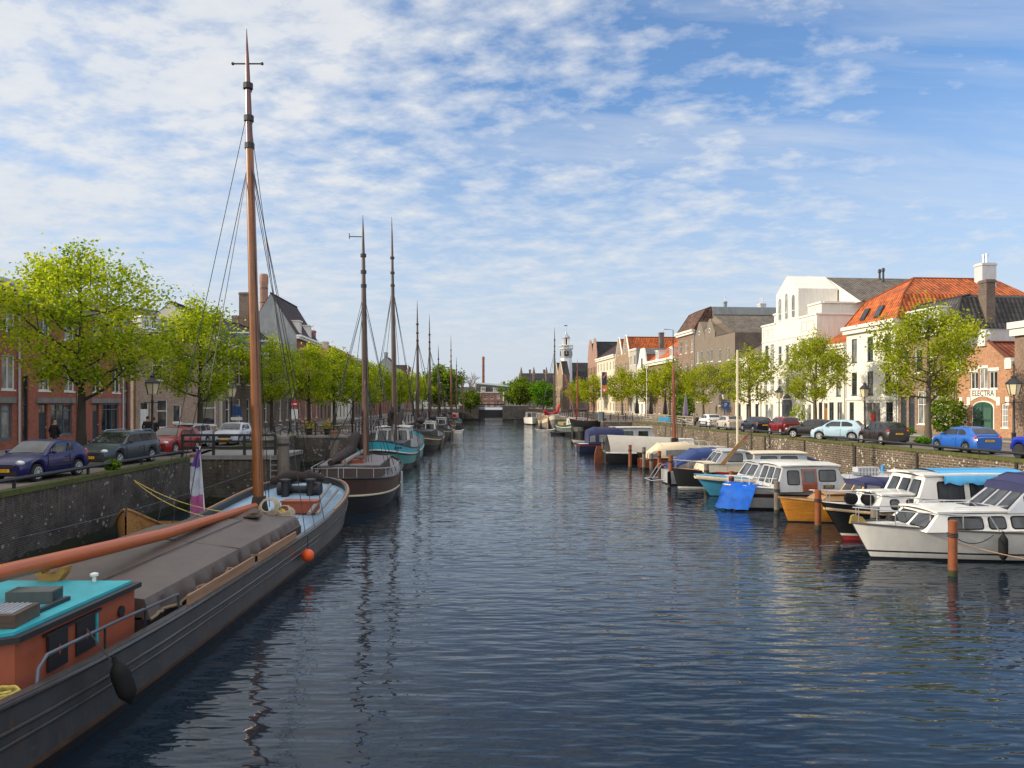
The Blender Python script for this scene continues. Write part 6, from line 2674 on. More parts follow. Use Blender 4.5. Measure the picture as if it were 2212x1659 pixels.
rustp = M('rusty_steel_pile', (.21, .062, .02), .75, var=.45, scale=2.5, dirt=.55, bump=.5, rust=.3)
woodp = wood('grey_pile_wood', (.17, .145, .12), .5, .85, 0, (7, 7, .5))

# ------------------------------------------------------------------ the long grey barge
s = Ship('long dark grey barge with brown hatch cover, turquoise cabin roof and tall orange mast', -9.0, 5.2, 29.3, 4.8, pi / 2, 9, 1.08, 1.95, .25, 'sailing_barge')
BG = s.o
hull_g = M('barge_grey', (.055, .053, .051), .42, 0, .35, .7, dirt=.6, coat=.15, bump=.25, rust=.75)
s.band(0, .40, boot_m, 'hull_bottom')
s.band(.40, .455, M('rust_line', (.10, .05, .025), .8, var=.5, scale=3), 'waterline_rust')
s.band(.455, 1, hull_g)
s.strake(.80, .035, hull_g)
s.strake(.70, .03, hull_g)
s.strake(1.0, .05, hull_g, name='gunwale')
s.cap(.12, hull_g, name='gunwale_cap')
s.deck(.24, deck_bl)
s.cap(.05, rustw, .80, .985, 'bulwark_plank', .03)


def at(xw, dw):
    """world x, depth to the barge's own axes"""
    return dw - 5.2, -(xw + 9.0)


# cabin aft
cm = M('salmon_red', (.33, .08, .036), .5, var=.12, dirt=.3, bump=.15, rust=.25)
turq = M('turquoise_roof', (.035, .40, .46), .45, var=.14, dirt=.3, rust=.12)
q = MB()
q.slab([(5.7, -1.62), (5.85, -1.85), (9.15, -1.95), (9.15, 1.95), (5.85, 1.85), (5.7, 1.62)], .8, 1.86)
cb_ = obj('cabin', q, cm, BG)
q = MB()
q.slab([(5.62, -1.7), (5.8, -1.95), (9.2, -2.06), (9.2, 2.06), (5.8, 1.95), (5.62, 1.7)], 1.865, 1.95)
rf = obj('cabin_roof_edge', q, black, cb_)
q = MB()
q.slab([(5.7, -1.6), (5.88, -1.82), (9.1, -1.92), (9.1, 1.92), (5.88, 1.82), (5.7, 1.6)], 1.951, 2.0)
obj('cabin_roof', q, turq, cb_)
for a, b in ((6.55, 7.05), (7.3, 7.85)):
    q = MB()
    q.bx(a, -1.925, 1.18, b, -1.875 - .022 * (a - 6), 1.74)
    w_ = obj('shuttered_window', q, black, cb_)
    q = MB()
    c_ = (a + b) / 2 + .02
    q.poly([(c_ - .045, -1.931, 1.46), (c_, -1.931, 1.36), (c_ + .045, -1.931, 1.46), (c_, -1.931, 1.56)])
    obj('diamond', q, plain('diamond_red', (.4, .06, .04)), w_)
q = MB()
q.bx(7.87, -1.935, 1.2, 7.93, -1.9, 1.72)
obj('shutter_edge', q, turq, cb_)
q = MB()
q.bx(6.45, -1.96, 1.75, 8.0, -1.88, 1.79)
obj('rain_strip', q, black, cb_)
q = MB()
q.lathe([(.1, 0), (.1, .04), (.07, .05)], 14, (8.65, -1.98, 1.55), 'y')
obj('porthole', q, black, cb_)
# things on the cabin roof
q = MB()
q.bx(-.36, -.2, 0, .36, .2, .2)
vb = obj('metal_box', q, M('galvanised_box', (.12, .13, .125), .55, .3, dirt=.5), None)
vb.location = (-7.95, 12.8, 2.003)
vb.rotation_euler = (0, 0, .12)
tag(vb, 'weathered grey metal box lying on the turquoise cabin roof', 'box')
q = MB()
q.bx(.36, -.15, .03, .365, .15, .17)
obj('opening', q, black, vb)
sk = thing('skylight_hatch', 'brown wooden skylight with ribbed glass on the turquoise cabin roof', 'skylight', (-7.72, 11.55, 2.003), .1)
dkw = wood('dark_teak', (.10, .055, .035), .5, .4)
q = MB()
q.slab([(-.42, -.36), (.42, -.36), (.42, .36), (-.42, .36)], 0, .2)
obj('frame', q, dkw, sk)
q = MB()
q.bx(-.35, -.29, .202, .35, .29, .215)
pn = obj('pane', q, M('ribbed_glass', (.3, .31, .33), .2, var=.1), sk)
q = MB()
for k in range(9):
    q.bx(-.33 + k * .075, -.29, .216, -.31 + k * .075, .29, .228)
obj('bar', q, steel, pn)
for i, (xx, yy) in enumerate(((-7.72, 14.2), (-9.9, 14.3))):
    q = MB()
    q.lathe([(.035, 0), (.035, .1), (.075, .11), (.075, .15), (.03, .17)], 12)
    v_ = obj('mushroom_vent', q, gel, None, 50)
    v_.location = (xx, yy, 2.003)
    tag(v_, ('small white mushroom vent on the turquoise roof, beside the tarpaulin', 'small white mushroom vent at the far side of the turquoise roof')[i], 'vent')
q = MB()
q.bx(-.5, -.04, 0, .5, .04, .06)
v_ = obj('grab_rail', q, black, BG)
v_.location = (7.2, -1.55, 2.003)
# tube rail along the side deck
q = MB()
ys = -2.22
q.tube([(5.75, ys, 1.15), (5.8, ys, 1.5), (6.0, ys, 1.63), (8.0, ys, 1.56), (10.4, ys, 1.42), (10.45, ys, 1.1)], .03, 8)
rl = obj('side_rail', q, M('grey_tube', (.12, .13, .15), .4, .5), BG, 60)
for x_ in (7.6, 9.0):
    q = MB()
    q.tube([(x_, ys, 1.05), (x_, ys, 1.55)], .022, 6)
    obj('stanchion', q, iron, rl)
# hatch cover: tarpaulin with a ridge, overhanging skirts and folds
m = MB()
R_ = []
nn = 64
rng = random.Random(5)
for k in range(nn + 1):
    u = k / nn
    x_ = 9.5 + 8.9 * u
    hw_ = 1.98
    z_e = 1.55
    z_r = 1.80
    dip = .03 * sin(u * 23) + .02 * sin(u * 57)
    foot = 1.16 + .05 * sin(u * 31) + .03 * sin(u * 71)
    fold = .06 * sin(u * 64) + .035 * sin(u * 143 + sin(u * 40))
    half = [(hw_ + .09 + fold, foot), (hw_ + .06 + fold * .8, foot + .14), (hw_ + .015, z_e - .08), (hw_ - .02, z_e), (hw_ * .6, z_e + (z_r - z_e) * .4 + dip * .3), (hw_ * .2, z_e + (z_r - z_e) * .8 + dip * .2), (0, z_r)]
    R_.append([(x_, -y_, z_) for y_, z_ in half] + [(x_, y_, z_) for y_, z_ in half[::-1][1:]])
m.loft(R_, False, False)
m.f.append(list(range(13)))
m.f.append([len(m.v) - 13 + k for k in range(13)])
tp = obj('hatch_tarpaulin', m, tarp_m, BG, 24)
m = MB()
R_ = []
for k in range(21):
    u = k / 20
    x_ = 17.6 + 3.3 * u
    z_e, z_r, hw_ = 1.5 - .05 * u, 1.75 + .1 * u, 1.8 - .12 * u
    fold = .04 * sin(u * 33)
    half = [(hw_ + .1 + fold, 1.1), (hw_ + .04 + fold, 1.3), (hw_ + .01, z_e - .06), (hw_ - .04, z_e), (hw_ * .55, z_e + .12 + .03 * sin(u * 12)), (.2, z_r - .08), (0, z_r)]
    R_.append([(x_, -y_, z_) for y_, z_ in half] + [(x_, y_, z_) for y_, z_ in half[::-1][1:]])
m.loft(R_, False, False)
m.f.append(list(range(13)))
m.f.append([len(m.v) - 13 + k for k in range(13)])
obj('hatch_tarpaulin', m, tarp_m, BG, 24)
q = MB()
q.bx(9.5, -1.92, .85, 20.6, 1.92, 1.2)
obj('hatch_coaming', q, M('coaming_brown', (.05, .03, .026), .6), BG)
q = MB()
q.slab([(19.1, -1.0), (20.0, -.8), (20.0, -.35), (19.1, -.5)], 1.68, 1.71)
obj('hatch_window', q, win_m, BG)
hem = M('tarpaulin_hem', (.26, .19, .12), .8)
for sd in (-1, 1):
    q = MB()
    q.tube([(9.5 + 8.9 * k / 64, sd * (2.08 + .06 * sin(k) + .035 * sin(2.23 * k + sin(k * .625))), 1.17 + .05 * sin(k * .484) + .03 * sin(k * 1.109)) for k in range(65)], .035, 5)
    obj('hem', q, hem, tp)
for x_ in (14.6,):
    q = MB()
    q.tube([(x_, sd * y_, z_) for sd, y_, z_ in ((-1, 2.05, 1.3), (-1, 1.985, 1.565), (-1, 1.2, 1.655), (-1, 0, 1.815), (1, 1.2, 1.655), (1, 1.985, 1.565), (1, 2.05, 1.3))], .014, 4)
    obj('seam', q, tarp_m, tp)
for y_ in (-.75,):
    q = MB()
    q.tube([(9.5, y_, 1.735), (14, y_, 1.74), (18.3, y_, 1.73)], .012, 4)
    obj('lashing', q, black, tp)
# plank bulwarks
for a, b in ((10.55, 14.6), (14.95, 18.4)):
    q = MB()
    q.bx(a, -2.38, 1.05, b, -2.33, 1.36)
    obj('side_plank', q, rustw, BG)
    q = MB()
    q.bx(a, 2.33, 1.05, b, 2.38, 1.36)
    obj('side_plank', q, rustw, BG)
# boom and crutch
q = MB()
q.tube([(21.4, -.1, 1.74), (14, -.28, 2.02), (4.0, -.6, 2.72)], [.11, .145, .15], 14)
obj('boom', q, M('boom_orange', (.44, .10, .022), .4, var=.14, scale=2.2, coat=.12), BG, 60)
cr = obj('boom_crutch', MB().prism([(-.2, 2.0), (.2, 2.0), (.15, 2.14), (.27, 2.3), (.3, 2.42), (.17, 2.4), (.12, 2.3), (-.12, 2.3), (-.17, 2.4), (-.3, 2.42), (-.27, 2.3), (-.15, 2.14)], -.12, .12), wood('crutch_wood', (.5, .26, .06), .6, .4), BG)
cr.location = (9.15, -.42, -.16)
cr.rotation_euler = (0, 0, pi / 2)
# mast
X0, Y0 = at(px(560, 27.3), 27.3)
deckpts = []
st = []
for k, (t_, sd, f_) in enumerate(((.66, 1, 0), (.70, 1, 0), (.74, 1, 0), (.66, -1, 0), (.70, -1, 0), (.745, -1, 0))):
    a = s.P(t_, 1, sd)
    st.append((.745 if k % 3 else .845, tuple(a)))
a = s.P(.995, 1, 1)
st += [(.76, (29.2, 0, 1.9)), (.72, (28.6, 0, 1.7)), (.76, (X0 + .35, Y0 + .3, 1.4)), (.78, (X0 - .3, Y0 - .35, 1.6)), (.75, (X0 + .2, Y0 - .3, 1.6))]
mast(BG, X0, Y0, .9, 17.7, .185, mast_o, (.0, .45), cross=.52, stays=st, m2=M('topmast_varnish', (.13, .035, .025), .25, coat=.6), tops=.235, seg=14, wire=.013)
q = MB()
q.lathe([(.42, .95), (.36, 1.3), (.3, 1.6), (.24, 1.95), (.2, 2.0)], 12, (X0, Y0, 0))
obj('mast_coat', q, sail_m, BG, 60)
# foredeck gear
for lb, (xw, dw, sx, sy, sz, col) in (('rust red deck hatch box on the pale blue foredeck, farther forward', (-8.05, 29.3, 1.3, .62, .42, cm)), ('low pinkish hatch lid on the pale blue foredeck', (-8.0, 26.9, .8, .6, .16, M('pink_hatch', (.42, .17, .12), .6)))):
    q = MB()
    q.bx(-sx / 2, -sy / 2, 0, sx / 2, sy / 2, sz)
    q.bx(-sx / 2 - .04, -sy / 2 - .04, sz + .002, sx / 2 + .04, sy / 2 + .04, sz + .05)
    hb = obj('deck_hatch', q, col, BG)
    hb.location = (*at(xw, dw), 1.02 + (.12 if dw > 28 else .03))
    hb.rotation_euler = (0, 0, -pi / 2)
for y_, x_ in ((.5, 27.0), (-.5, 27.2)):
    q = MB()
    q.lathe([(.17, 1.2), (.17, 2.0), (.24, 2.02), (.24, 2.1), (.1, 2.14)], 12, (x_, y_, 0))
    obj('bollard', q, M('windlass_black', (.014, .014, .016), .5), BG, 50)
q = MB()
q.lathe([(.3, -.9), (.3, -.4), (.16, -.38), (.16, .38), (.3, .4), (.3, .9)], 14, (27.4, 0, 1.65), 'y')
obj('windlass', q, iron, BG, 50)
furled(BG, [(27.9, 1.4, 1.9), (27.9, .3, 2.15), (28.1, -.9, 2.05)], .3, sail_m, seed=3)
q = MB()
q.tube([(22.2, -1.75, 1.35), (28.2, -1.1, 1.75)], .07, 8)
q.tube([(22.6, -1.95, 1.3), (27.4, -1.6, 1.62)], .06, 8)
obj('stowed_spar', q, M('grey_spar', (.22, .21, .2), .7), BG)


def coil(label, x, y, z, r, m, n=5, tilt=0, seed=0):
    rng = random.Random(seed)
    o = thing('rope_coil', label, 'rope', (x, y, z))
    q = MB()
    P_ = []
    for k in range(n * 14):
        a = 2 * pi * k / 14
        rr = r * (1 - .07 * (k / 14)) * (1 + .08 * sin(3.1 * k))
        P_.append((rr * cos(a), rr * sin(a), .03 + .035 * (k / 14) + rng.uniform(-.01, .01)))
    q.tube(P_, .022, 5)
    obj('strand', q, m, o, 60)
    o.rotation_euler = (tilt, 0, 0)
    return o


coil('yellow rope coil lying on the barge side deck near the stern', -6.98, 10.55, 1.17, .24, rope_y, 5, 0, 1)
coil('big pale rope coil hanging at the foot of the orange mast', -8.2, 26.0, 1.75, .36, rope_m, 6, 1.1, 2)
coil('heap of pale rope right of the mast foot', -7.75, 26.2, 1.5, .34, rope_m, 7, .7, 3)
coil('small yellow rope bundle behind the pale coils', -8.25, 27.3, 1.35, .2, rope_y, 4, .2, 4)
fe = fender('long black fender hanging on the side of the grey barge', -6.38, 12.3, .84, .66, .15, rubber, (-.25, 0, 1.0))
fe.rotation_euler = (.1, -.3, .0)
fe.location.x = -6.22
fender('orange round buoy hanging at the bow of the grey barge', -6.38, 24.0, .55, .3, .2, M('orange_buoy', (.75, .10, .015), .5), (0, 0, .6), 'buoy')
rope('pale rope sagging from the quay ring to the barge foredeck, upper line', (-16.0, 32.5, 2.05), (-9.6, 26.6, 1.5), .25, .018, rope_y)
rope('second yellow rope just below the upper mooring line', (-16.0, 32.6, 1.97), (-9.3, 25.6, 1.4), .35, .018, rope_y)
rope('long dark mooring rope running low along the shaded wall', (-15.8, 24.2, 1.0), (-13.1, 40, 1.9), .2, .012, M('dark_rope', (.12, .13, .14), .9))

# wooden rowing boat between barge and wall, flag
rb = Motor('varnished wooden boat bow rising between the barge and the quay wall', px(272, 28.4), 28.4, 3.6, 2.0, 1.38, .35, .4, .02, pi / 2 + .03, 'rowing_boat', None, .25)
rb.hull(wood('worn_oak', (.42, .21, .07), .55, .5), .05)
rb.deck(dkw, .3)
rb.rub(1, .05, wood('worn_oak', (.26, .14, .06), .55, .5))
fl = thing('flag', 'limp purple, white and pink flag on a white staff beside the barge', 'flag', (px(432, 33.2), 33.2, .3), 0)
q = MB()
q.tube([(.22, 0, 0), (-.02, 0, pz(968, 33.2) - .3)], .03, 8)
q.ball((-.02, 0, pz(966, 33.2) - .3), .05, 8)
obj('staff', q, gel, fl)
zt = pz(972, 33.2) - .3
for i, (z0, z1, c_) in enumerate(((-2.9, -1.95, plain('flag_pink', (.45, .12, .30))), (-1.95, -.75, plain('flag_white', (.48, .52, .60))), (-.75, 0, plain('flag_purple', (.17, .10, .33))))):
    m = MB()
    R_ = []
    for j in range(9):
        z = z0 + (z1 - z0) * j / 8
        wd = .1 + .5 * min(1, -z / 1.6) ** .7
        R_.append([(.18 * (-z / 2.9) + .05 - wd * 1.0 * k / 8, .09 * sin(k * 1.5 + z * 2.0) - .05, zt + z + .05 * sin(k)) for k in range(9)])
    m.loft(R_, False, False)
    obj('stripe', m, c_, fl, 80)

# ------------------------------------------------------------------ brown ship behind the barge
s = Ship('brown and black sailing barge with white-edged rail and grey hatch, second in line', -8.1, 36.6, 17.5, 4.7, pi / 2 + .095, 3.3, 1.35, 1.75, .5)
o = s.o
s.band(0, .62, boot_m, 'hull_bottom')
s.band(.62, 1, M('oxblood', (.075, .042, .034), .5, 0, .35, .8, dirt=.5, rust=.5))
s.strake(.62, .05, M('pale_strake', (.55, .5, .36), .6))
s.strake(1.0, .05, boot_m, name='gunwale')
s.deck(.1, deck_gr)
for sd in (1, -1):
    q = MB()
    ts = [t for t in s.ts if t < .55]
    q.tube([s.P(t, 1, sd, -.12) + Vector((0, 0, .5)) for t in ts], .024, 6)
    rl = obj('white_rail', q, gelg, o, 60)
    for t in ts[::3]:
        q = MB()
        q.tube([s.P(t, 1, sd, -.12), s.P(t, 1, sd, -.12) + Vector((0, 0, .5))], .016, 5)
        obj('stanchion', q, gelg, rl)
q = MB()
q.slab([(3.2, -1.45), (10.5, -1.6), (10.5, 1.6), (3.2, 1.45)], 1.25, 2.02)
h_ = obj('deckhouse', q, M('deckhouse_brown', (.06, .04, .034), .5), o)
q = MB()
q.slab([(3.1, -1.55), (10.6, -1.7), (10.6, 1.7), (3.1, 1.55)], 2.021, 2.1)
obj('deckhouse_roof', q, M('roof_taupe', (.16, .14, .14), .6, dirt=.3), h_)
for a in (4.2, 6.0):
    q = MB()
    q.bx(a, -.6, 2.101, a + 1.0, .6, 2.28)
    obj('roof_hatch', q, mahog, h_)
q = MB()
q.bx(11.2, -1.4, 1.3, 12.6, 1.4, 1.75)
obj('fore_hatch', q, deck_bl, o)
leeboard(o, s, .42, -1, M('leeboard_grey', (.34, .36, .38), .5, dirt=.3), 1.9, 1.5)
leeboard(o, s, .42, 1, M('leeboard_grey', (.34, .36, .38), .5, dirt=.3), 1.9, 1.5)
mx = 10.9
md = 36.6 + mx
mast(o, mx, -(px(791, md) + 8.1 + .095 * mx), 1.3, pz(465, md) - 1.3, .2, mast_d, (0, .2), stays=[(.66 + .03 * (k % 2), tuple(s.P(t, 1, sd))) for k, (t, sd) in enumerate(((.48, 1), (.52, 1), (.57, 1), (.48, -1), (.52, -1), (.57, -1)))] + [(.7, (17.3, 0, 1.7)), (.66, (0.6, 0, 1.8))], cross=0, tops=.28)
q = MB()
q.tube([(mx, 0, pz(512, md)), (mx, .9, pz(512, md))], .03, 4)
q.tube([(mx, .9, pz(512, md) - .15), (mx, .9, pz(512, md) + .2)], .03, 4)
obj('wind_vane_arm', q, iron, o)
q = MB()
q.tube([(10.5, 0, 2.4), (2.6, .2, 2.3)], .12, 10)
obj('boom', q, M('grey_spar', (.22, .21, .2), .7), o)
furled(o, [(10.7, 0, 2.3), (9.4, .3, 3.2), (8.6, .3, 3.35), (7.6, .5, 2.6), (5.6, .7, 2.4), (3.0, .9, 2.25)], .33, sail_m, seed=6)
a = s.P(.3, 1, -1)
mast(o, 5.6, -.55, 1.6, 5.0, .1, M('short_mast', (.23, .12, .08), .5), (0, 0), stays=[(.97, (4.0, -1.9, 1.5)), (.97, (4.8, -2.1, 1.5)), (.97, (6.5, -2.2, 1.5)), (.97, (5.2, 1.9, 1.5))], bands=False, tops=.1, wire=.02)

# ------------------------------------------------------------------ turquoise ship
s = Ship('turquoise-bowed sailing barge with white wheelhouse and black leeboards', -10.15, 57.6, 24, 4.7, pi / 2 + .045, 4.2, 1.5, 2.5, .6)
o = s.o
tq = hullpaint('turquoise', (.05, .42, .52), .4, .25, .12)
tq2 = hullpaint('sea_green', (.03, .24, .23), .4, .3, .15)
s.band(0, .42, boot_m, 'hull_bottom')
s.band(.42, .70, tq2)
s.band(.70, .76, boot_m, 'stripe')
s.band(.76, 1, tq)
s.strake(.77, .05, gel)
s.strake(1, .05, boot_m, name='gunwale')
s.deck(.35, deck_gr)
cabin(o, 10.5, 10.9, 15.4, 15.6, 1.2, 3.1, 1.6, 1.4, gelg, gel, [(11.6, 12.3, 2.1, 2.7), (13.2, 14.2, 2.1, 2.7)], 3, .1, 'wheelhouse')
q = MB()
q.slab([(4, -1.6), (9.8, -1.7), (9.8, 1.7), (4, 1.6)], 1.2, 2.1)
obj('deckhouse', q, M('deckhouse_black', (.03, .032, .036), .5), o)
for sd in (1, -1):
    leeboard(o, s, .38, sd, M('leeboard_black', (.03, .03, .032), .5), 2.2, 1.7)
q = MB()
for k in range(3):
    q.ball((s.P(.045, .88, -1).x - .03 + .25 * k * .3, s.P(.045 + .02 * k, .88, -1, .02).y, s.P(.05, .88, 1).z), .09, 6)
obj('fairlead', q, black, o)
mx = 10.2
md = 57.6 + mx
mast(o, mx, -(px(853, md) + 10.15 + .045 * mx), 1.5, pz(468, md) - 1.5, .21, mast_d, (0, .28), stays=[(.68 + .02 * (k % 2), tuple(s.P(t, 1, sd))) for k, (t, sd) in enumerate(((.43, 1), (.48, 1), (.53, 1), (.43, -1), (.48, -1), (.53, -1)))] + [(.7, (21.8, 0, 2.3)), (.66, (.6, 0, 2.4))], tops=.3, wire=.02)
q = MB()
q.tube([(8.8, -.3, 3.4), (1.2, -1.0, 2.3)], .12, 10)
obj('boom', q, mast_d, o)
furled(o, [(9.8, 0, 4.6), (12, .2, 3.2), (15.5, .1, 3.0), (17.5, -.2, 4.6)], .5, sail_m, seed=8)
q = MB()
q.loft([[(1.5 + .3 * k, .3 + .7 * j, 2.3 + (1 - j) * 1.6 + .1 * k) for k in range(4)] for j in (0, .5, 1)], False, False)
obj('pennant', q, M('pennant_grey', (.3, .38, .34), .8), o)

# more brown ships, shrinking towards the lock
for i, (lb, xc, d0, L, B, c1, c2, mp, mt, mdist, ex) in enumerate((
        ('dark sailing barge with brown sails third along the shaded quay', -11.3, 83.5, 21, 4.6, (.055, .05, .045), (.10, .085, .06), 903, 648, 96, 1),
        ('black sailing barge with white deck gear, fourth along the shaded quay', -12.0, 108, 20, 4.4, (.03, .03, .034), (.05, .05, .055), 929, 678, 116, 1),
        ('small red-brown tjalk moored before the teal ship', -12.3, 140, 12, 3.2, (.16, .05, .03), (.20, .07, .04), 948, 745, 145, 0),
        ('teal and black sailing barge with orange lifebuoy near the lock', -13.0, 160, 19, 4.0, (.02, .03, .035), (.05, .25, .30), 975, 723, 168, 1))):
    s = Ship(lb, xc + (.7 if i < 2 else 0), d0, L, B, pi / 2 + .02, 3.4, 1.4, 2.1, .5)
    o = s.o
    s.band(0, .5, boot_m, 'hull_bottom')
    s.band(.5, .8, hullpaint('ship%d_low' % i, c1))
    s.band(.8, 1, hullpaint('ship%d_top' % i, c2))
    s.strake(.8, .06, M('pale_strake', (.55, .5, .36), .6))
    s.strake(1, .05, boot_m, name='gunwale')
    s.deck(.3, deck_gr)
    q = MB()
    q.slab([(L * .2, -B * .32), (L * .6, -B * .34), (L * .6, B * .34), (L * .2, B * .32)], 1.1, 2.1)
    obj('deckhouse', q, M('deckhouse_black', (.03, .032, .036), .5), o)
    if ex:
        leeboard(o, s, .4, -1, M('leeboard_brown', (.06, .045, .035), .5), 2.1, 1.7)
        leeboard(o, s, .4, 1, M('leeboard_brown', (.06, .045, .035), .5), 2.1, 1.7)
        cabin(o, L * .62, L * .63, L * .75, L * .76, 1.2, 2.9, 1.3, 1.15, (gel, gelg, mahog, gelg)[i], gel, [(L * .66, L * .72, 2.0, 2.6)], 2, .08, 'wheelhouse')
    mx = mdist - d0
    mast(o, mx, -(px(mp, mdist) - xc - (.7 if i < 2 else 0) + .02 * mx), 1.3, pz(mt, mdist) - 1.3, .19, mast_d if i != 3 else mast_r, (0, .1), stays=[(.7, tuple(s.P(t, 1, sd))) for t in (.35, .42) for sd in (1, -1)] + [(.72, (L, 0, 2)), (.66, (0.5, 0, 2))], tops=.3, wire=.028)
    if i == 3:
        mast(o, mx + 6, -(px(984, 174) - xc + .5), 1.3, pz(771, 174) - 1.3, .16, mast_d, stays=[(.8, (L, 0, 2))], wire=.028)
    q = MB()
    q.tube([(mx, .1, 2.4), (mx - min(8, mx - .5), .3, 3.0)], .11, 8)
    obj('boom', q, mast_d, o)
    furled(o, [(mx - .2, .1, 4.2), (mx - 2, .2, 3.2), (mx - min(7, mx - .6), .3, 3.3)], .4, sail_m, seed=20 + i)
for lb, p, d, zt, col, mat_ in (('orange lifebuoy hung on the teal ship by the lock', 982, 163.5, 2.6, 0, plain('lifebuoy_orange', (.7, .1, .03))), ('white and black lifebuoy hung on a post behind the turquoise ship', 863, 82, 3.0, 1, gel)):
    q = MB()
    q.torus((0, 0, 0), .45, .13, 'y', 18, 8)
    b_ = obj('lifebuoy', q, mat_, None, 60)
    b_.location = (px(p, d), d - .2, zt)
    tag(b_, lb, 'lifebuoy')
pole_thing('slim_mast', 'single thin dark mast right of the ship masts, before the bare tree', 'mast', px(1000, 205), 205, 1, pz(806, 205), .12, mast_d, .06)

# ------------------------------------------------------------------ boats on the sunny side
# white cruiser, closest
b = Motor('white cabin cruiser with dark gunwale and navy canopy, bow closest to us', 12.3, 26.3, 10.5, 3.2, 1.24, 1.02, .95, .72)
b.hull(gel, .07, stripe=(.24, .30, black))
b.deck(gel)
b.rub(1, .035, M('rub_dark', (.07, .065, .06), .6))
b.rail(.33, .5, 4)
cabin(b.o, 1.2, 1.75, 5.2, 5.2, 1.05, 1.62, 1.2, 1.02, gel, gel, [(2.05, 3.2, 1.16, 1.5), (3.45, 4.0, 1.16, 1.5), (4.25, 5.0, 1.16, 1.5)], 2, .07)
cabin(b.o, 4.1, 4.95, 5.1, 5.1, 1.64, 2.36, 1.12, .95, M('screen_alloy', (.5, .51, .53), .35, .6), None, [(4.78, 5.0, 1.75, 2.2)], 3, .02, 'windscreen', fz=(.12, .9))
canopy(b.o, [(4.85, 1.05, 2.2, 2.6), (5.4, 1.2, 1.6, 2.85), (7.6, 1.25, 1.35, 2.95), (9.3, 1.2, 1.25, 2.6)], navy)
cabin(b.o, 5.2, 5.2, 9.4, 9.6, .95, 1.45, 1.3, 1.25, gel, gel, [], 0, .0, 'cockpit')
q = MB()
q.bx(3.3, -.35, 1.76, 4.0, .35, 1.80)
obj('deck_hatch', q, win_m, b.o)
for y_ in (-.85, .85):
    q = MB()
    q.tube([(2.4, y_, 1.74), (2.45, y_, 1.82), (4.3, y_, 1.84), (4.35, y_, 1.76)], .018, 5)
    obj('grab_rail', q, steel, b.o)
q = MB()
q.prism([(-.78, 1.2), (-.15, 1.2), (-.35, 1.42), (-.62, 1.5), (-.72, 1.46)], -.05, .05)
obj('bow_fitting', q, plain('brass', (.5, .36, .12), .35, .6), b.o)
fender('black fender with cone ends on the white cruiser side', 15.95, 24.95, .62, .8, .14, rubber, (0, .1, .75))
coil('black rope tangle on the white cruiser foredeck', 12.9, 26.1, 1.28, .2, black, 5, 0, 9)
rope('peach mooring rope from the rusty pile to the boat at the edge', (13.55, 23.7, 1.05), (17.5, 23.0, .35), .12, .018, M('peach_rope', (.5, .3, .17), .9))
rope('black mooring rope from the rusty pile to the white cruiser', (13.5, 23.75, 1.3), (15.6, 24.9, 1.02), .3, .016, black)
# sliver at the edge
b = Motor('white boat bow with blue stripe at the very edge, lowest of the row', 16.75, 23.2, 8, 2.6, .95, .8, .8, .35)
b.hull(gel, .05, stripe=(.45, .5, plain('stripe_blue', (.03, .08, .3))))
b.deck(gel)
b.rail(.4, .4, 3)
# black hull with white wheelhouse
b = Motor('black-hulled boat with white cabin under a sky-blue tarpaulin', 12.9, 29.9, 9.5, 3.2, 1.48, 1.15, 1.05, .9)
b.hull(boot_m, .16, plain('red_bottom', (.35, .03, .03)), stripe=(.17, .26, gel))
b.deck(gel)
b.rub(.86, .06, M('rope_fender', (.48, .34, .2), .9, var=.4, scale=14), 'rope_fender')
b.rail(.45, .45, 4)
cabin(b.o, .75, 1.05, 3, 3, 1.2, 1.75, 1.05, .9, gel, gel, [(1.35, 1.65, 1.35, 1.62), (2.0, 2.3, 1.35, 1.62)], 0, .03, 'forward_cabin')
cabin(b.o, 2.1, 2.65, 6.3, 6.4, 1.2, 2.5, 1.3, 1.08, gel, gel, [(3.1, 4.1, 1.62, 2.3), (4.4, 5.6, 1.62, 2.3)], 3, .08, 'wheelhouse', fz=(.45, .88))
tb_ = M('sky_blue_tarp', (.07, .36, .66), .4, var=.12, scale=2.5, bump=.4)
m = MB()
R_ = []
for k in range(17):
    u = k / 16
    x_ = 3.3 + 3.5 * u
    f_ = .04 * sin(k * 2.1)
    R_.append([(x_, -1.24 + f_, 2.2 + .06 * sin(k * 1.7)), (x_, -1.2, 2.5), (x_, -.6, 2.66), (x_, 0, 2.7), (x_, .6, 2.66), (x_, 1.2, 2.5), (x_, 1.24 + f_, 2.2)])
m.loft(R_, False, False)
tp = obj('tarpaulin', m, tb_, None, 70)
tp.location = (12.9, 29.9, .04)
tp.rotation_euler = (0, 0, .085)
tag(tp, 'sky-blue tarpaulin draped over the white wheelhouse roof', 'tarpaulin')
q = MB()
q.loft([[(1.3 + 1.7 * u, -.5 + .9 * v + .1 * sin(5 * u), 1.86 + .05 * sin(9 * u + 7 * v) - .03 * abs(v - .5)) for v in (0, .25, .5, .75, 1)] for u in [k / 8 for k in range(9)]], False, False)
tp = obj('tarpaulin', q, M('deep_blue_tarp', (.01, .11, .48), .5, var=.15, bump=.4), None, 70)
tp.location = (12.9, 29.75, .0)
tp.rotation_euler = (0, 0, .085)
tag(tp, 'small bright blue sheet lying on the white forward cabin', 'tarpaulin')
for i, (dx, dy, sz_) in enumerate(((.15, -.15, .26), (.72, -.3, .25))):
    fender(('black ball fender on the black bow, nearer the stem', 'second black ball fender on the black bow')[i], 12.95 + dx, 29.85 + dy, 1.62, .3, sz_, rubber, (.1, 0, .3))
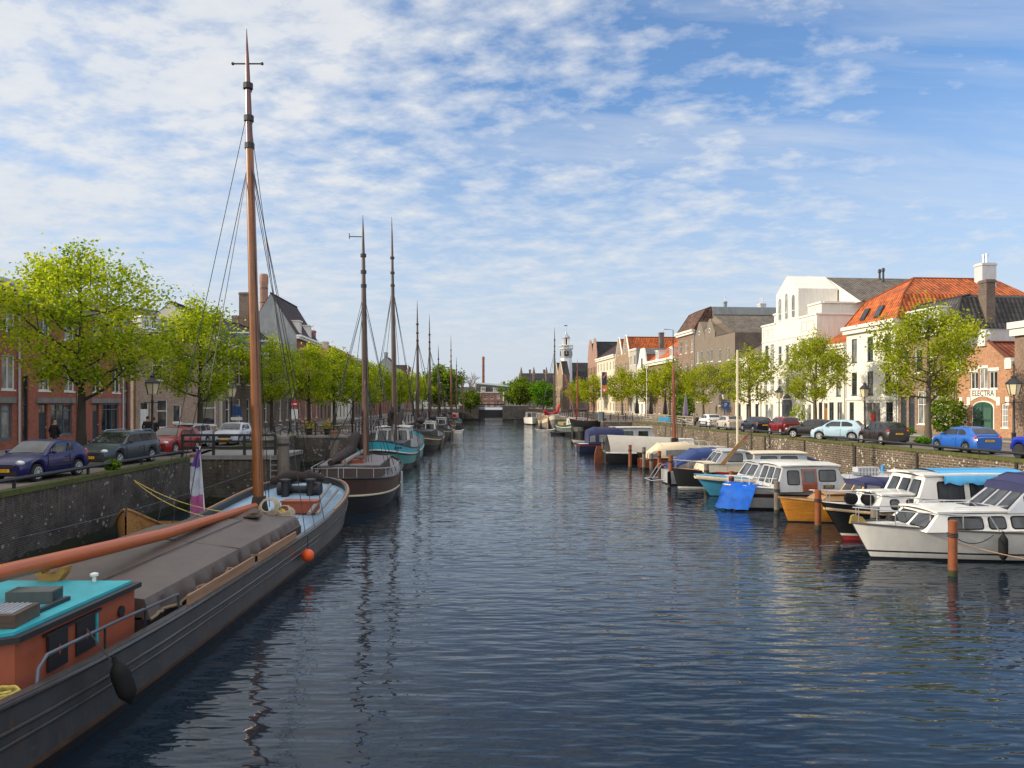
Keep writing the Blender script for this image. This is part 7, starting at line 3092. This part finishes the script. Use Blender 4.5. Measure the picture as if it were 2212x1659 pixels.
# orange varnished boat
b = Motor('varnished orange wooden boat with navy canopy and wood-framed windscreen', 12.35, 34.4, 7.5, 2.5, 1.1, .82, .8, .42)
b.hull(varn, .05)
b.deck(teak)
b.rub(1, .03, teak)
cabin(b.o, 2.7, 3.15, 4.2, 4.2, .95, 1.7, .95, .8, wood('screen_wood', (.6, .35, .1), .6, .3), navy, [(3.3, 4.0, 1.15, 1.6)], 2, .02, 'windscreen', fz=(.15, .9))
canopy(b.o, [(3.1, .85, 1.55, 1.85), (3.9, .95, 1.2, 1.98), (5.4, 1.0, 1.0, 1.9), (6.6, .9, .9, 1.5)], navy)
cabin(b.o, 1.2, 1.5, 2.9, 2.9, .98, 1.2, .7, .6, teak, teak, [], 0, .02, 'foredeck_hatch')
# grey and white with wooden door
b = Motor('long grey boat with white wheelhouse and wooden door, bow wrapped in blue', 11.2, 38.5, 12, 3.3, 1.25, .98, .95, .6)
b.hull(gelg, .1, stripe=(.62, .82, M('dark_oak_strip', (.06, .03, .022), .5)))
b.deck(deck_gr)
b.rub(1, .04, gel)
b.rail(.2, .45, 3, gel)
cabin(b.o, 1.55, 1.95, 4.7, 5.2, .98, 2.18, 1.35, 1.15, gelg, gel, [(2.15, 2.7, 1.35, 1.98), (3.75, 4.55, 1.5, 2.0)], 3, .12, 'wheelhouse', [(2.85, 3.6, 1.0, 2.08, mahog)], fz=(.3, .9))
cabin(b.o, 5.25, 5.3, 9.5, 9.9, .98, 1.5, 1.3, 1.2, gelg, gel, [(6.0, 6.5, 1.15, 1.38), (7.4, 7.9, 1.15, 1.38)], 0, .05, 'aft_cabin')
b.porthole(5.0, .72, .1)
b.porthole(6.6, .72, .12)
q = MB()
q.bx(3.9, -1.37, 1.14, 4.45, -1.325, 1.3)
pl_ = obj('name_board', q, dkw, b.o)
t_ = put(text_mesh('ORKA', .14, plain('name_gold', (.6, .45, .2)), .003), 'lettering', pl_, (4.175, -1.375, 1.22))
t_.rotation_euler = (pi / 2, 0, 0)
q = MB()
q.tube([(5.3, -1.2, 1.55), (5.3, -1.2, 1.9), (9.6, -1.15, 1.9), (9.6, -1.15, 1.5)], .02, 5)
q.tube([(7.3, -1.18, 1.52), (7.3, -1.18, 1.9)], .018, 5)
obj('deck_rail', q, steel, b.o)
bn = thing('slatted_bench', 'grey slatted bench seat on the aft deck of the grey boat', 'bench', (17.9, 38.8, 1.58), .2)
for k in range(7):
    q = MB()
    q.bx(-.62 + .18 * k, -.2, .1, -.5 + .18 * k, .25, .5)
    obj('slat', q, gelg, bn)
for sx in (-.5, .5):
    q = MB()
    q.bx(sx - .03, -.15, 0, sx + .03, .15, .12)
    obj('leg', q, iron, bn)
m = MB()
R_ = []
for k in range(15):
    u = k / 14
    a = -1.0 + 2.0 * u
    x_ = -.5 + 1.25 * abs(a) ** 1.2
    y_ = a * (1.35 - .2 * abs(a))
    w_ = .085 * sin(k * 2.3)
    R_.append([(x_ + .22 + w_ * .5, y_ * .66, 1.36 - .14 * abs(a) + .07 * sin(k * 1.9)), (x_ - .02 + w_, y_ * 1.02, .95), (x_ - .15 - w_, y_ * .98, .55), (x_ - .3 + w_ * 1.2, y_ * .96, .1 + .05 * sin(k * 3))])
m.loft(R_, False, False)
m.loft([[R_[k][0] for k in range(15)], [(R_[k][0][0] + .5, R_[k][0][1] * .75, R_[k][0][2] - .05) for k in range(15)]], False, False)
tp = obj('tarpaulin', m, M('bright_blue_tarp', (.003, .10, .50), .5, var=.35, scale=4, bump=.9, spec=.25), None, 60)
tp.location = (10.95, 38.45, 0)
tp.rotation_euler = (0, 0, .085)
tag(tp, 'bright blue tarpaulin wrapped round the grey boat bow', 'tarpaulin')
# sky blue boat with fluffy fender
b = Motor('sky-blue boat with thick fluffy cream fender round its bow', 11.35, 43.9, 9, 2.9, 1.28, .95, .9, 1.0)
b.hull(hullpaint('sky_blue', (.07, .33, .50), .35, .1, .08), .04)
b.deck(M('sky_deck', (.09, .36, .55), .5))
b.rub(.90, .12, M('fluffy_fender', (.60, .50, .36), .95, var=.3, scale=12, bump=1), 'bow_fender', .35)
cabin(b.o, 1.9, 2.5, 5.6, 5.8, .95, 1.88, 1.2, 1.02, gelg, gelg, [(2.75, 3.6, 1.3, 1.7), (3.9, 5.2, 1.3, 1.7)], 2, .1, fz=(.3, .88))
# black hull red trim
b = Motor('black-hulled boat with red bow trim and cream cabin', 10.4, 48.2, 10, 3.1, 1.26, .95, .9, .35)
b.hull(boot_m, .09, gel)
b.band(.86, 1.0, plain('trim_red', (.55, .03, .02)), 'red_trim', True)
b.deck(teak)
b.rail(.45, .5, 5)
cabin(b.o, 1.3, 1.5, 4.2, 4.2, 1.05, 1.5, 1.1, 1.0, cream, cream, [], 0, .03, 'forward_cabin')
cabin(b.o, 2.0, 2.6, 4.0, 4.2, 1.45, 2.25, 1.0, .85, gelg, gelg, [(2.9, 3.8, 1.7, 2.15)], 2, .06, 'wheelhouse', fz=(.2, .88))
cabin(b.o, 4.4, 4.5, 7.8, 8.0, 1.0, 2.12, 1.25, 1.15, gelg, cream, [(4.9, 5.9, 1.6, 1.98), (6.2, 7.2, 1.6, 1.98)], 0, .1, 'aft_cabin')
canopy(b.o, [(7.9, 1.15, 1.2, 2.05), (9.6, 1.05, 1.0, 1.5)], navy)
q = MB()
q.box((0, 0, 0), (2.2, .07, .24), 0, -.86)
rd = obj('tilted_rudder', q, wood('rudder_wood', (.30, .17, .06), .6, .5), None)
rd.location = (px(1585, 46.5), 46.5, pz(974, 46.5))
tag(rd, 'long wooden rudder blade tilted up above the moored boats', 'rudder')
q = MB()
q.box((.75, -.0, .9), (.3, .12, .12), 0, -.86)
obj('fitting', q, mahog, rd)
# navy canvas boat, stern out
b = Motor('pale boat moored stern out with blue canvas hood and swim ladder', 18.1, 51.3, 8, 2.7, 1.1, .95, .9, .5, pi + .085)
b.hull(gelg, .08)
b.deck(gelg)
cabin(b.o, 2.9, 3.4, 4.9, 5.0, .95, 2.15, 1.15, .95, gel, gel, [(3.7, 4.6, 1.45, 1.95)], 2, .06)
canopy(b.o, [(4.8, 1.15, 1.1, 2.35), (6.2, 1.2, 1.0, 2.3), (7.7, 1.15, .95, 1.35)], navy2)
q = MB()
for y_ in (-.7, .1):
    q.tube([(7.8, y_, .95), (8.1, y_, 1.3), (8.3, y_, 1.25), (8.9, y_, .35)], .03, 5)
q.tube([(8.3, -.8, .35), (9.2, -.8, .3), (9.2, .9, .3), (8.3, .9, .35)], .035, 5)
obj('swim_ladder', q, steel, b.o)
q = MB()
q.lathe([(.12, -.4), (.14, -.3), (.14, .3), (.12, .4)], 10, (8.05, 1.0, .5))
obj('stern_fender', q, rubber, b.o)
# mahogany stern with cream hood
b = Motor('small mahogany-sterned boat under a cream canvas hood', 16.8, 63.0, 6.4, 2.3, 1.0, .8, .8, .4, pi + .085)
b.hull(mahog, .1)
b.deck(teak)
canopy(b.o, [(1.5, 1.0, .9, 1.7), (2.6, 1.15, .9, 2.15), (4.9, 1.15, .9, 2.05), (5.9, 1.0, .85, 1.2)], creamc)
# grey-tented black boat
b = Motor('black-hulled boat under a long grey tarpaulin tent with rusty rudder', 15.6, 68.7, 7.6, 3.2, 1.2, .95, 1.0, .4, pi + .085)
b.hull(boot_m, .05)
b.deck(deck_gr)
b.rub(1, .06, gel)
m = MB()
R_ = []
for k in range(19):
    u = k / 18
    x_ = 1.2 + 6.0 * u
    zt_ = 2.25 + .25 * u
    f_ = .06 * sin(k * 1.9)
    R_.append([(x_, -1.45 + f_, .98), (x_, -1.25 - f_ * .7, 1.5), (x_, -.2, zt_ - .08), (x_, 0, zt_), (x_, .2, zt_ - .08), (x_, 1.25, 1.5), (x_, 1.45, .98)])
m.loft(R_, False, False)
obj('tent_cover', m, M('grey_tent', (.42, .39, .34), .85, var=.12, scale=1.5, bump=.3), b.o, 60)
q = MB()
q.prism([(7.5, -.3), (8.35, -.3), (8.3, .9), (8.15, 1.5), (7.75, 1.5), (7.55, .9)], -.1, .1)
obj('rudder', q, rustp, b.o)
# navy canopy burgundy hull
b = Motor('dark boat with tall navy canopy and burgundy stripe beside the green barge', 14.4, 83, 7.4, 2.9, 1.2, 1.0, 1.0, .6, pi + .085)
b.hull(hullpaint('navy_hull', (.015, .02, .05), .3, .1), .05, stripe=(.75, .92, plain('burgundy', (.14, .015, .025))))
b.deck(gel)
canopy(b.o, [(2.6, 1.25, 1.0, 2.5), (3.4, 1.3, 1.0, 2.72), (5.6, 1.3, 1.0, 2.75), (6.4, 1.25, 1.0, 2.45)], navy)
b2 = Motor('small boat with burgundy bow and tan cover sticking out past the navy canopy', 7.3, 85.2, 6, 2.2, 1.25, .9, .9, .7)
b2.hull(hullpaint('white_burgundy', (.5, .48, .46), .4), .05, stripe=(.72, .95, plain('burgundy', (.14, .015, .025))))
b2.deck(gel)
canopy(b2.o, [(1.4, .8, 1.0, 1.6), (2.6, .9, .95, 2.3), (4.5, .9, .9, 2.0)], M('tan_cover', (.35, .25, .15), .85), wins=False)
# white houseboat cabin
b = Motor('white boat with long curtained cabin behind the grey tent', 10.8, 92, 10, 3.4, 1.3, 1.05, 1.0, .5)
b.hull(gel, .06)
b.deck(gel)
cabin(b.o, 1.0, 1.4, 5.6, 6.2, 1.05, 2.35, 1.45, 1.3, gelg, gel, [(1.9, 3.4, 1.4, 1.95), (4.1, 5.2, 1.4, 1.95)], 2, .2)
b.rail(.1, .4, 2)
b = Motor('low white boat with white rails between tent and red mast', px(1400, 77), 77.5, 8, 2.9, 1.15, .95, .9, .5)
b.hull(gel, .06)
b.deck(gel)
b.rail(.8, .5, 8, gel)
cabin(b.o, 2.0, 2.4, 4.5, 4.6, .95, 1.6, 1.0, .85, gel, gel, [(2.7, 4.0, 1.15, 1.45)], 2, .05)
# red-masted small sailing boat
b = Motor('dark sailing boat carrying the tall red-brown mast with bent top', 11.2, 66.0, 8, 2.8, 1.1, .9, .9, .5, name='sailing_boat', group=None)
b.hull(boot_m, .05)
b.deck(teak)
xm = px(1457.5, 66.2) - 11.2
q = MB()
q.bx(xm - .25, -.22, .9, xm + .25, .22, 2.3)
obj('tabernacle', q, black, b.o)
mast(b.o, xm, 0, .95, pz(780, 66) - .95, .15, mast_r, (-.1, 0), bands=False, tops=.1, stays=[(.9, (xm + .8, 1.3, 1)), (.9, (xm + .8, -1.3, 1))])
q = MB()
zt_ = pz(780, 66) - .6
q.tube([(xm - .1, 0, zt_ - .4), (xm - .12, 0, pz(712, 66)), (xm - .9, 0, pz(712, 66) + .05)], .035, 5)
obj('wind_vane_rod', q, black, b.o)
q = MB()
q.loft([[(xm - .9 - .1 * k, .04 * sin(k * 2), pz(712, 66) + .05 - .35 * k * j) for k in range(5)] for j in (.8, 1.1)], False, False)
obj('pennant', q, M('pennant_brown', (.16, .09, .08), .8), b.o)
# green barge
s = Ship('dark green barge with white cabin and black dinghy on deck', 11.3, 121, 21, 4.9, pi / 2 + .075, 3.4, 1.6, 2.3, .5, 'barge', 'barge')
o = s.o
s.band(0, .5, boot_m, 'hull_bottom')
s.band(.5, .82, hullpaint('slate_grey', (.10, .115, .11), .5))
s.band(.82, 1, hullpaint('bottle_green', (.025, .12, .06), .4, .2))
s.strake(.82, .06, gel)
s.deck(.4, deck_gr)
cabin(o, 3.0, 3.2, 8.0, 8.2, 1.6, 2.75, 1.6, 1.5, gel, gel, [(4.0, 4.5, 2.0, 2.5), (5.5, 6.0, 2.0, 2.5)], 3, .05)
q = MB()
q.bx(10, -1.8, 1.4, 17, 1.8, 2.0)
obj('hold_cover', q, teak, o)
mast(o, 8.8, -.4, 1.6, pz(776, 130) - 1.6, .16, mast_r, bands=False, stays=[(.9, (18, 0, 2)), (.9, (3, 1.5, 2.2))], wire=.025)
q = MB()
q.tube([(8.4, -.1, 2.2), (9.6, 1.6, 10.2)], .12, 6)
obj('derrick', q, mast_r, o)
for y_ in (-.9, .9):
    q = MB()
    q.bx(1.6, y_ - .1, 1.6, 1.9, y_ + .1, 4.2)
    obj('frame_post', q, mahog, o)
q = MB()
q.bx(1.5, -1.3, 4.201, 2.0, 2.6, 4.32)
obj('frame_beam', q, dkw, o)
dg = Ship('black wooden dinghy lying upright on the green barge', px(1292, 119.5), 119.6, 5.2, 1.7, .05, 2.2, .55, .95, .5, 'dinghy', 'dinghy')
dg.band(.1, 1, boot_m)
dg.strake(1, .05, mahog, name='gunwale')
dg.deck(.3, dkw)
dg.o.location.z = 2.0
dg.o.location.x -= 4.2
# cream tjalk with red sail
s = Ship('cream-topped sailing tjalk with furled red sail', 8.4, 150, 17, 4.3, pi / 2 + .07, 3.0, 1.7, 3.0, .7)
o = s.o
s.band(0, .5, M('grey_bottom', (.16, .15, .14), .6), 'hull_bottom')
s.band(.5, .76, hullpaint('grey_side', (.22, .21, .19), .5))
s.band(.76, 1, hullpaint('cream_side', (.62, .56, .42), .45, .15))
s.deck(.4, teak)
cabin(o, 2.5, 2.8, 5.4, 5.6, 1.6, 2.9, 1.3, 1.15, gel, gel, [(3.3, 4.4, 2.1, 2.6)], 2, .06)
mast(o, 8.5, -(px(1198, 158.5) - 8.4 + .6), 1.6, pz(706, 158.5) - 1.6, .2, mast_d, stays=[(.75, (8, 2, 2)), (.75, (8, -2, 2)), (.75, (9.5, 2, 2)), (.72, (16.5, 0, 3)), (.7, (1, 0, 3))], wire=.028)
furled(o, [(8.0, -1.9, 5.0), (6.8, -1.3, 3.5), (4.6, .2, 3.0), (2.0, 1.5, 3.3), (1.2, 2.0, 3.9)], .42, M('red_sail', (.40, .02, .03), .8, var=.15, bump=.3), seed=31)
leeboard(o, s, .4, 1, teak, 2, 1.5)
leeboard(o, s, .06, 1, teak, 2.4, 1.2)
# white boats near the lock
b = Motor('white round-sterned boat with dark deck frame nearest the lock wall', px(1150, 187), 186, 9, 3.4, 1.9, 1.7, 1.8, .3, pi / 2 + .06, group=None)
b.hull(gel, .3)
b.deck(teak)
cabin(b.o, 2, 2.3, 6, 6.2, 1.6, 3.0, 1.3, 1.15, gelg, teak, [(3, 4.6, 2.1, 2.7)], 2, .1)
for lb, xw, dw, L_, an, m_ in (('pale inflatable dinghy afloat under the cream tjalk bow', px(1158, 140), 140, 3.4, .1, gel), ('dark dinghy floating off the green barge bow', px(1190, 127), 127, 2.6, .05, boot_m),
                               ('low dark rowing boat moored by the lock wall', px(1112, 208), 208, 3.8, .0, boot_m), ('white dinghy tied off the red-brown tjalk', px(980, 137), 137, 1.6, .1, gel)):
    d_ = Ship(lb, xw, dw, L_, L_ * .4, an, 2.4, .38, .6, .3, 'dinghy', 'dinghy')
    d_.band(.2, 1, m_)
    d_.strake(1, .07, m_, name='gunwale')
    d_.deck(.2, deck_gr)

# ------------------------------------------------------------------ piles
pile('thick rusty steel pile before the white cruiser', 2058, 23.6, 1.66, .13, rustp)
pile('rusty pile standing before the orange wooden boat', 1767, 32.3, 1.62, .13, rustp)
pile('grey weathered wooden pile beside the blue-wrapped bow', 1678, 37.0, 1.5, .13, woodp)
pile('short grey wooden pile between black bow and white cruiser', 1890, 28.2, 1.45, .15, woodp)
pile('rusty pile partly hidden behind the sky-blue boat', 1580, 42.0, 1.55, .13, rustp)
pile('dark grey pile behind the cream fluffy fender', 1526, 45.8, 1.65, .14, woodp)
pile('brown pile at the red-trimmed bow', 1449, 50, 1.9, .15, rustp)
pile('pale grey pile by the swim ladder', 1407, 53.0, 1.8, .13, woodp)
pile('tall rust-brown pile in open water before the grey tent', 1361, 62.0, 1.9, .13, rustp)
pile('grey pile right of the mahogany stern', 1391, 61.5, 1.75, .14, woodp)
pile('dark rusty pile among the cream hood and blue hood', 1424, 60.5, 1.5, .14, rustp)
pile('thin grey pile left of the rusty rudder', 1302, 79.5, 1.6, .12, woodp)
pile('yellow-brown pile right of the navy canopy', 1338, 79, 1.9, .14, rustp)
pile('slim pale pile at the outer end of the row', 1236, 104, 2.2, .12, woodp)
pile('slim pale pile second from the outer end', 1251, 103, 1.9, .12, woodp)
pile('big grey timber dolphin with pale cap at the pier end', 612, 40.2, 3.55, .3, woodp, conc)
pile('grey timber dolphin with rusty cap behind the brown ship stern', 723, 44.5, 3.65, .26, woodp, rustp)
pile('pale timber pile with rusty cap just behind the flag', 421, 34.2, 3.0, .2, M('pale_pile', (.34, .38, .38), .8, dirt=.5), rustp)
pole_thing('cream_pole', 'tall plain cream pole rising behind the moored motor boats', 'pole', px(1593, 52.5), 52.5, -.5, pz(756, 52.5), .085, cream, .07)
pole_thing('blue_post', 'short bright blue post standing before the sunlit wall', 'post', px(1907, 45), 45, -.5, pz(1005, 45), .1, plain('post_blue', (.04, .27, .6)))
pile('white-capped grey pile behind the sky-blue tarpaulin', 1934, 41.5, 1.7, .2, woodp, gel)

o = thing('hull_ladder', 'pale steel ladder fixed to the pier face beside the timber dolphin', 'ladder', (px(592, 40.3), 40.36, .1))
for sx in (-.2, .2):
    q = MB()
    q.tube([(sx, 0, 0), (sx, 0, 2.5)], .03, 6)
    obj('stile', q, M('ladder_grey', (.32, .33, .34), .5, .3), o)
for k in range(8):
    q = MB()
    q.tube([(-.2, 0, .15 + .3 * k), (.2, 0, .15 + .3 * k)], .02, 5)
    obj('rung', q, M('ladder_grey', (.32, .33, .34), .5, .3), o)
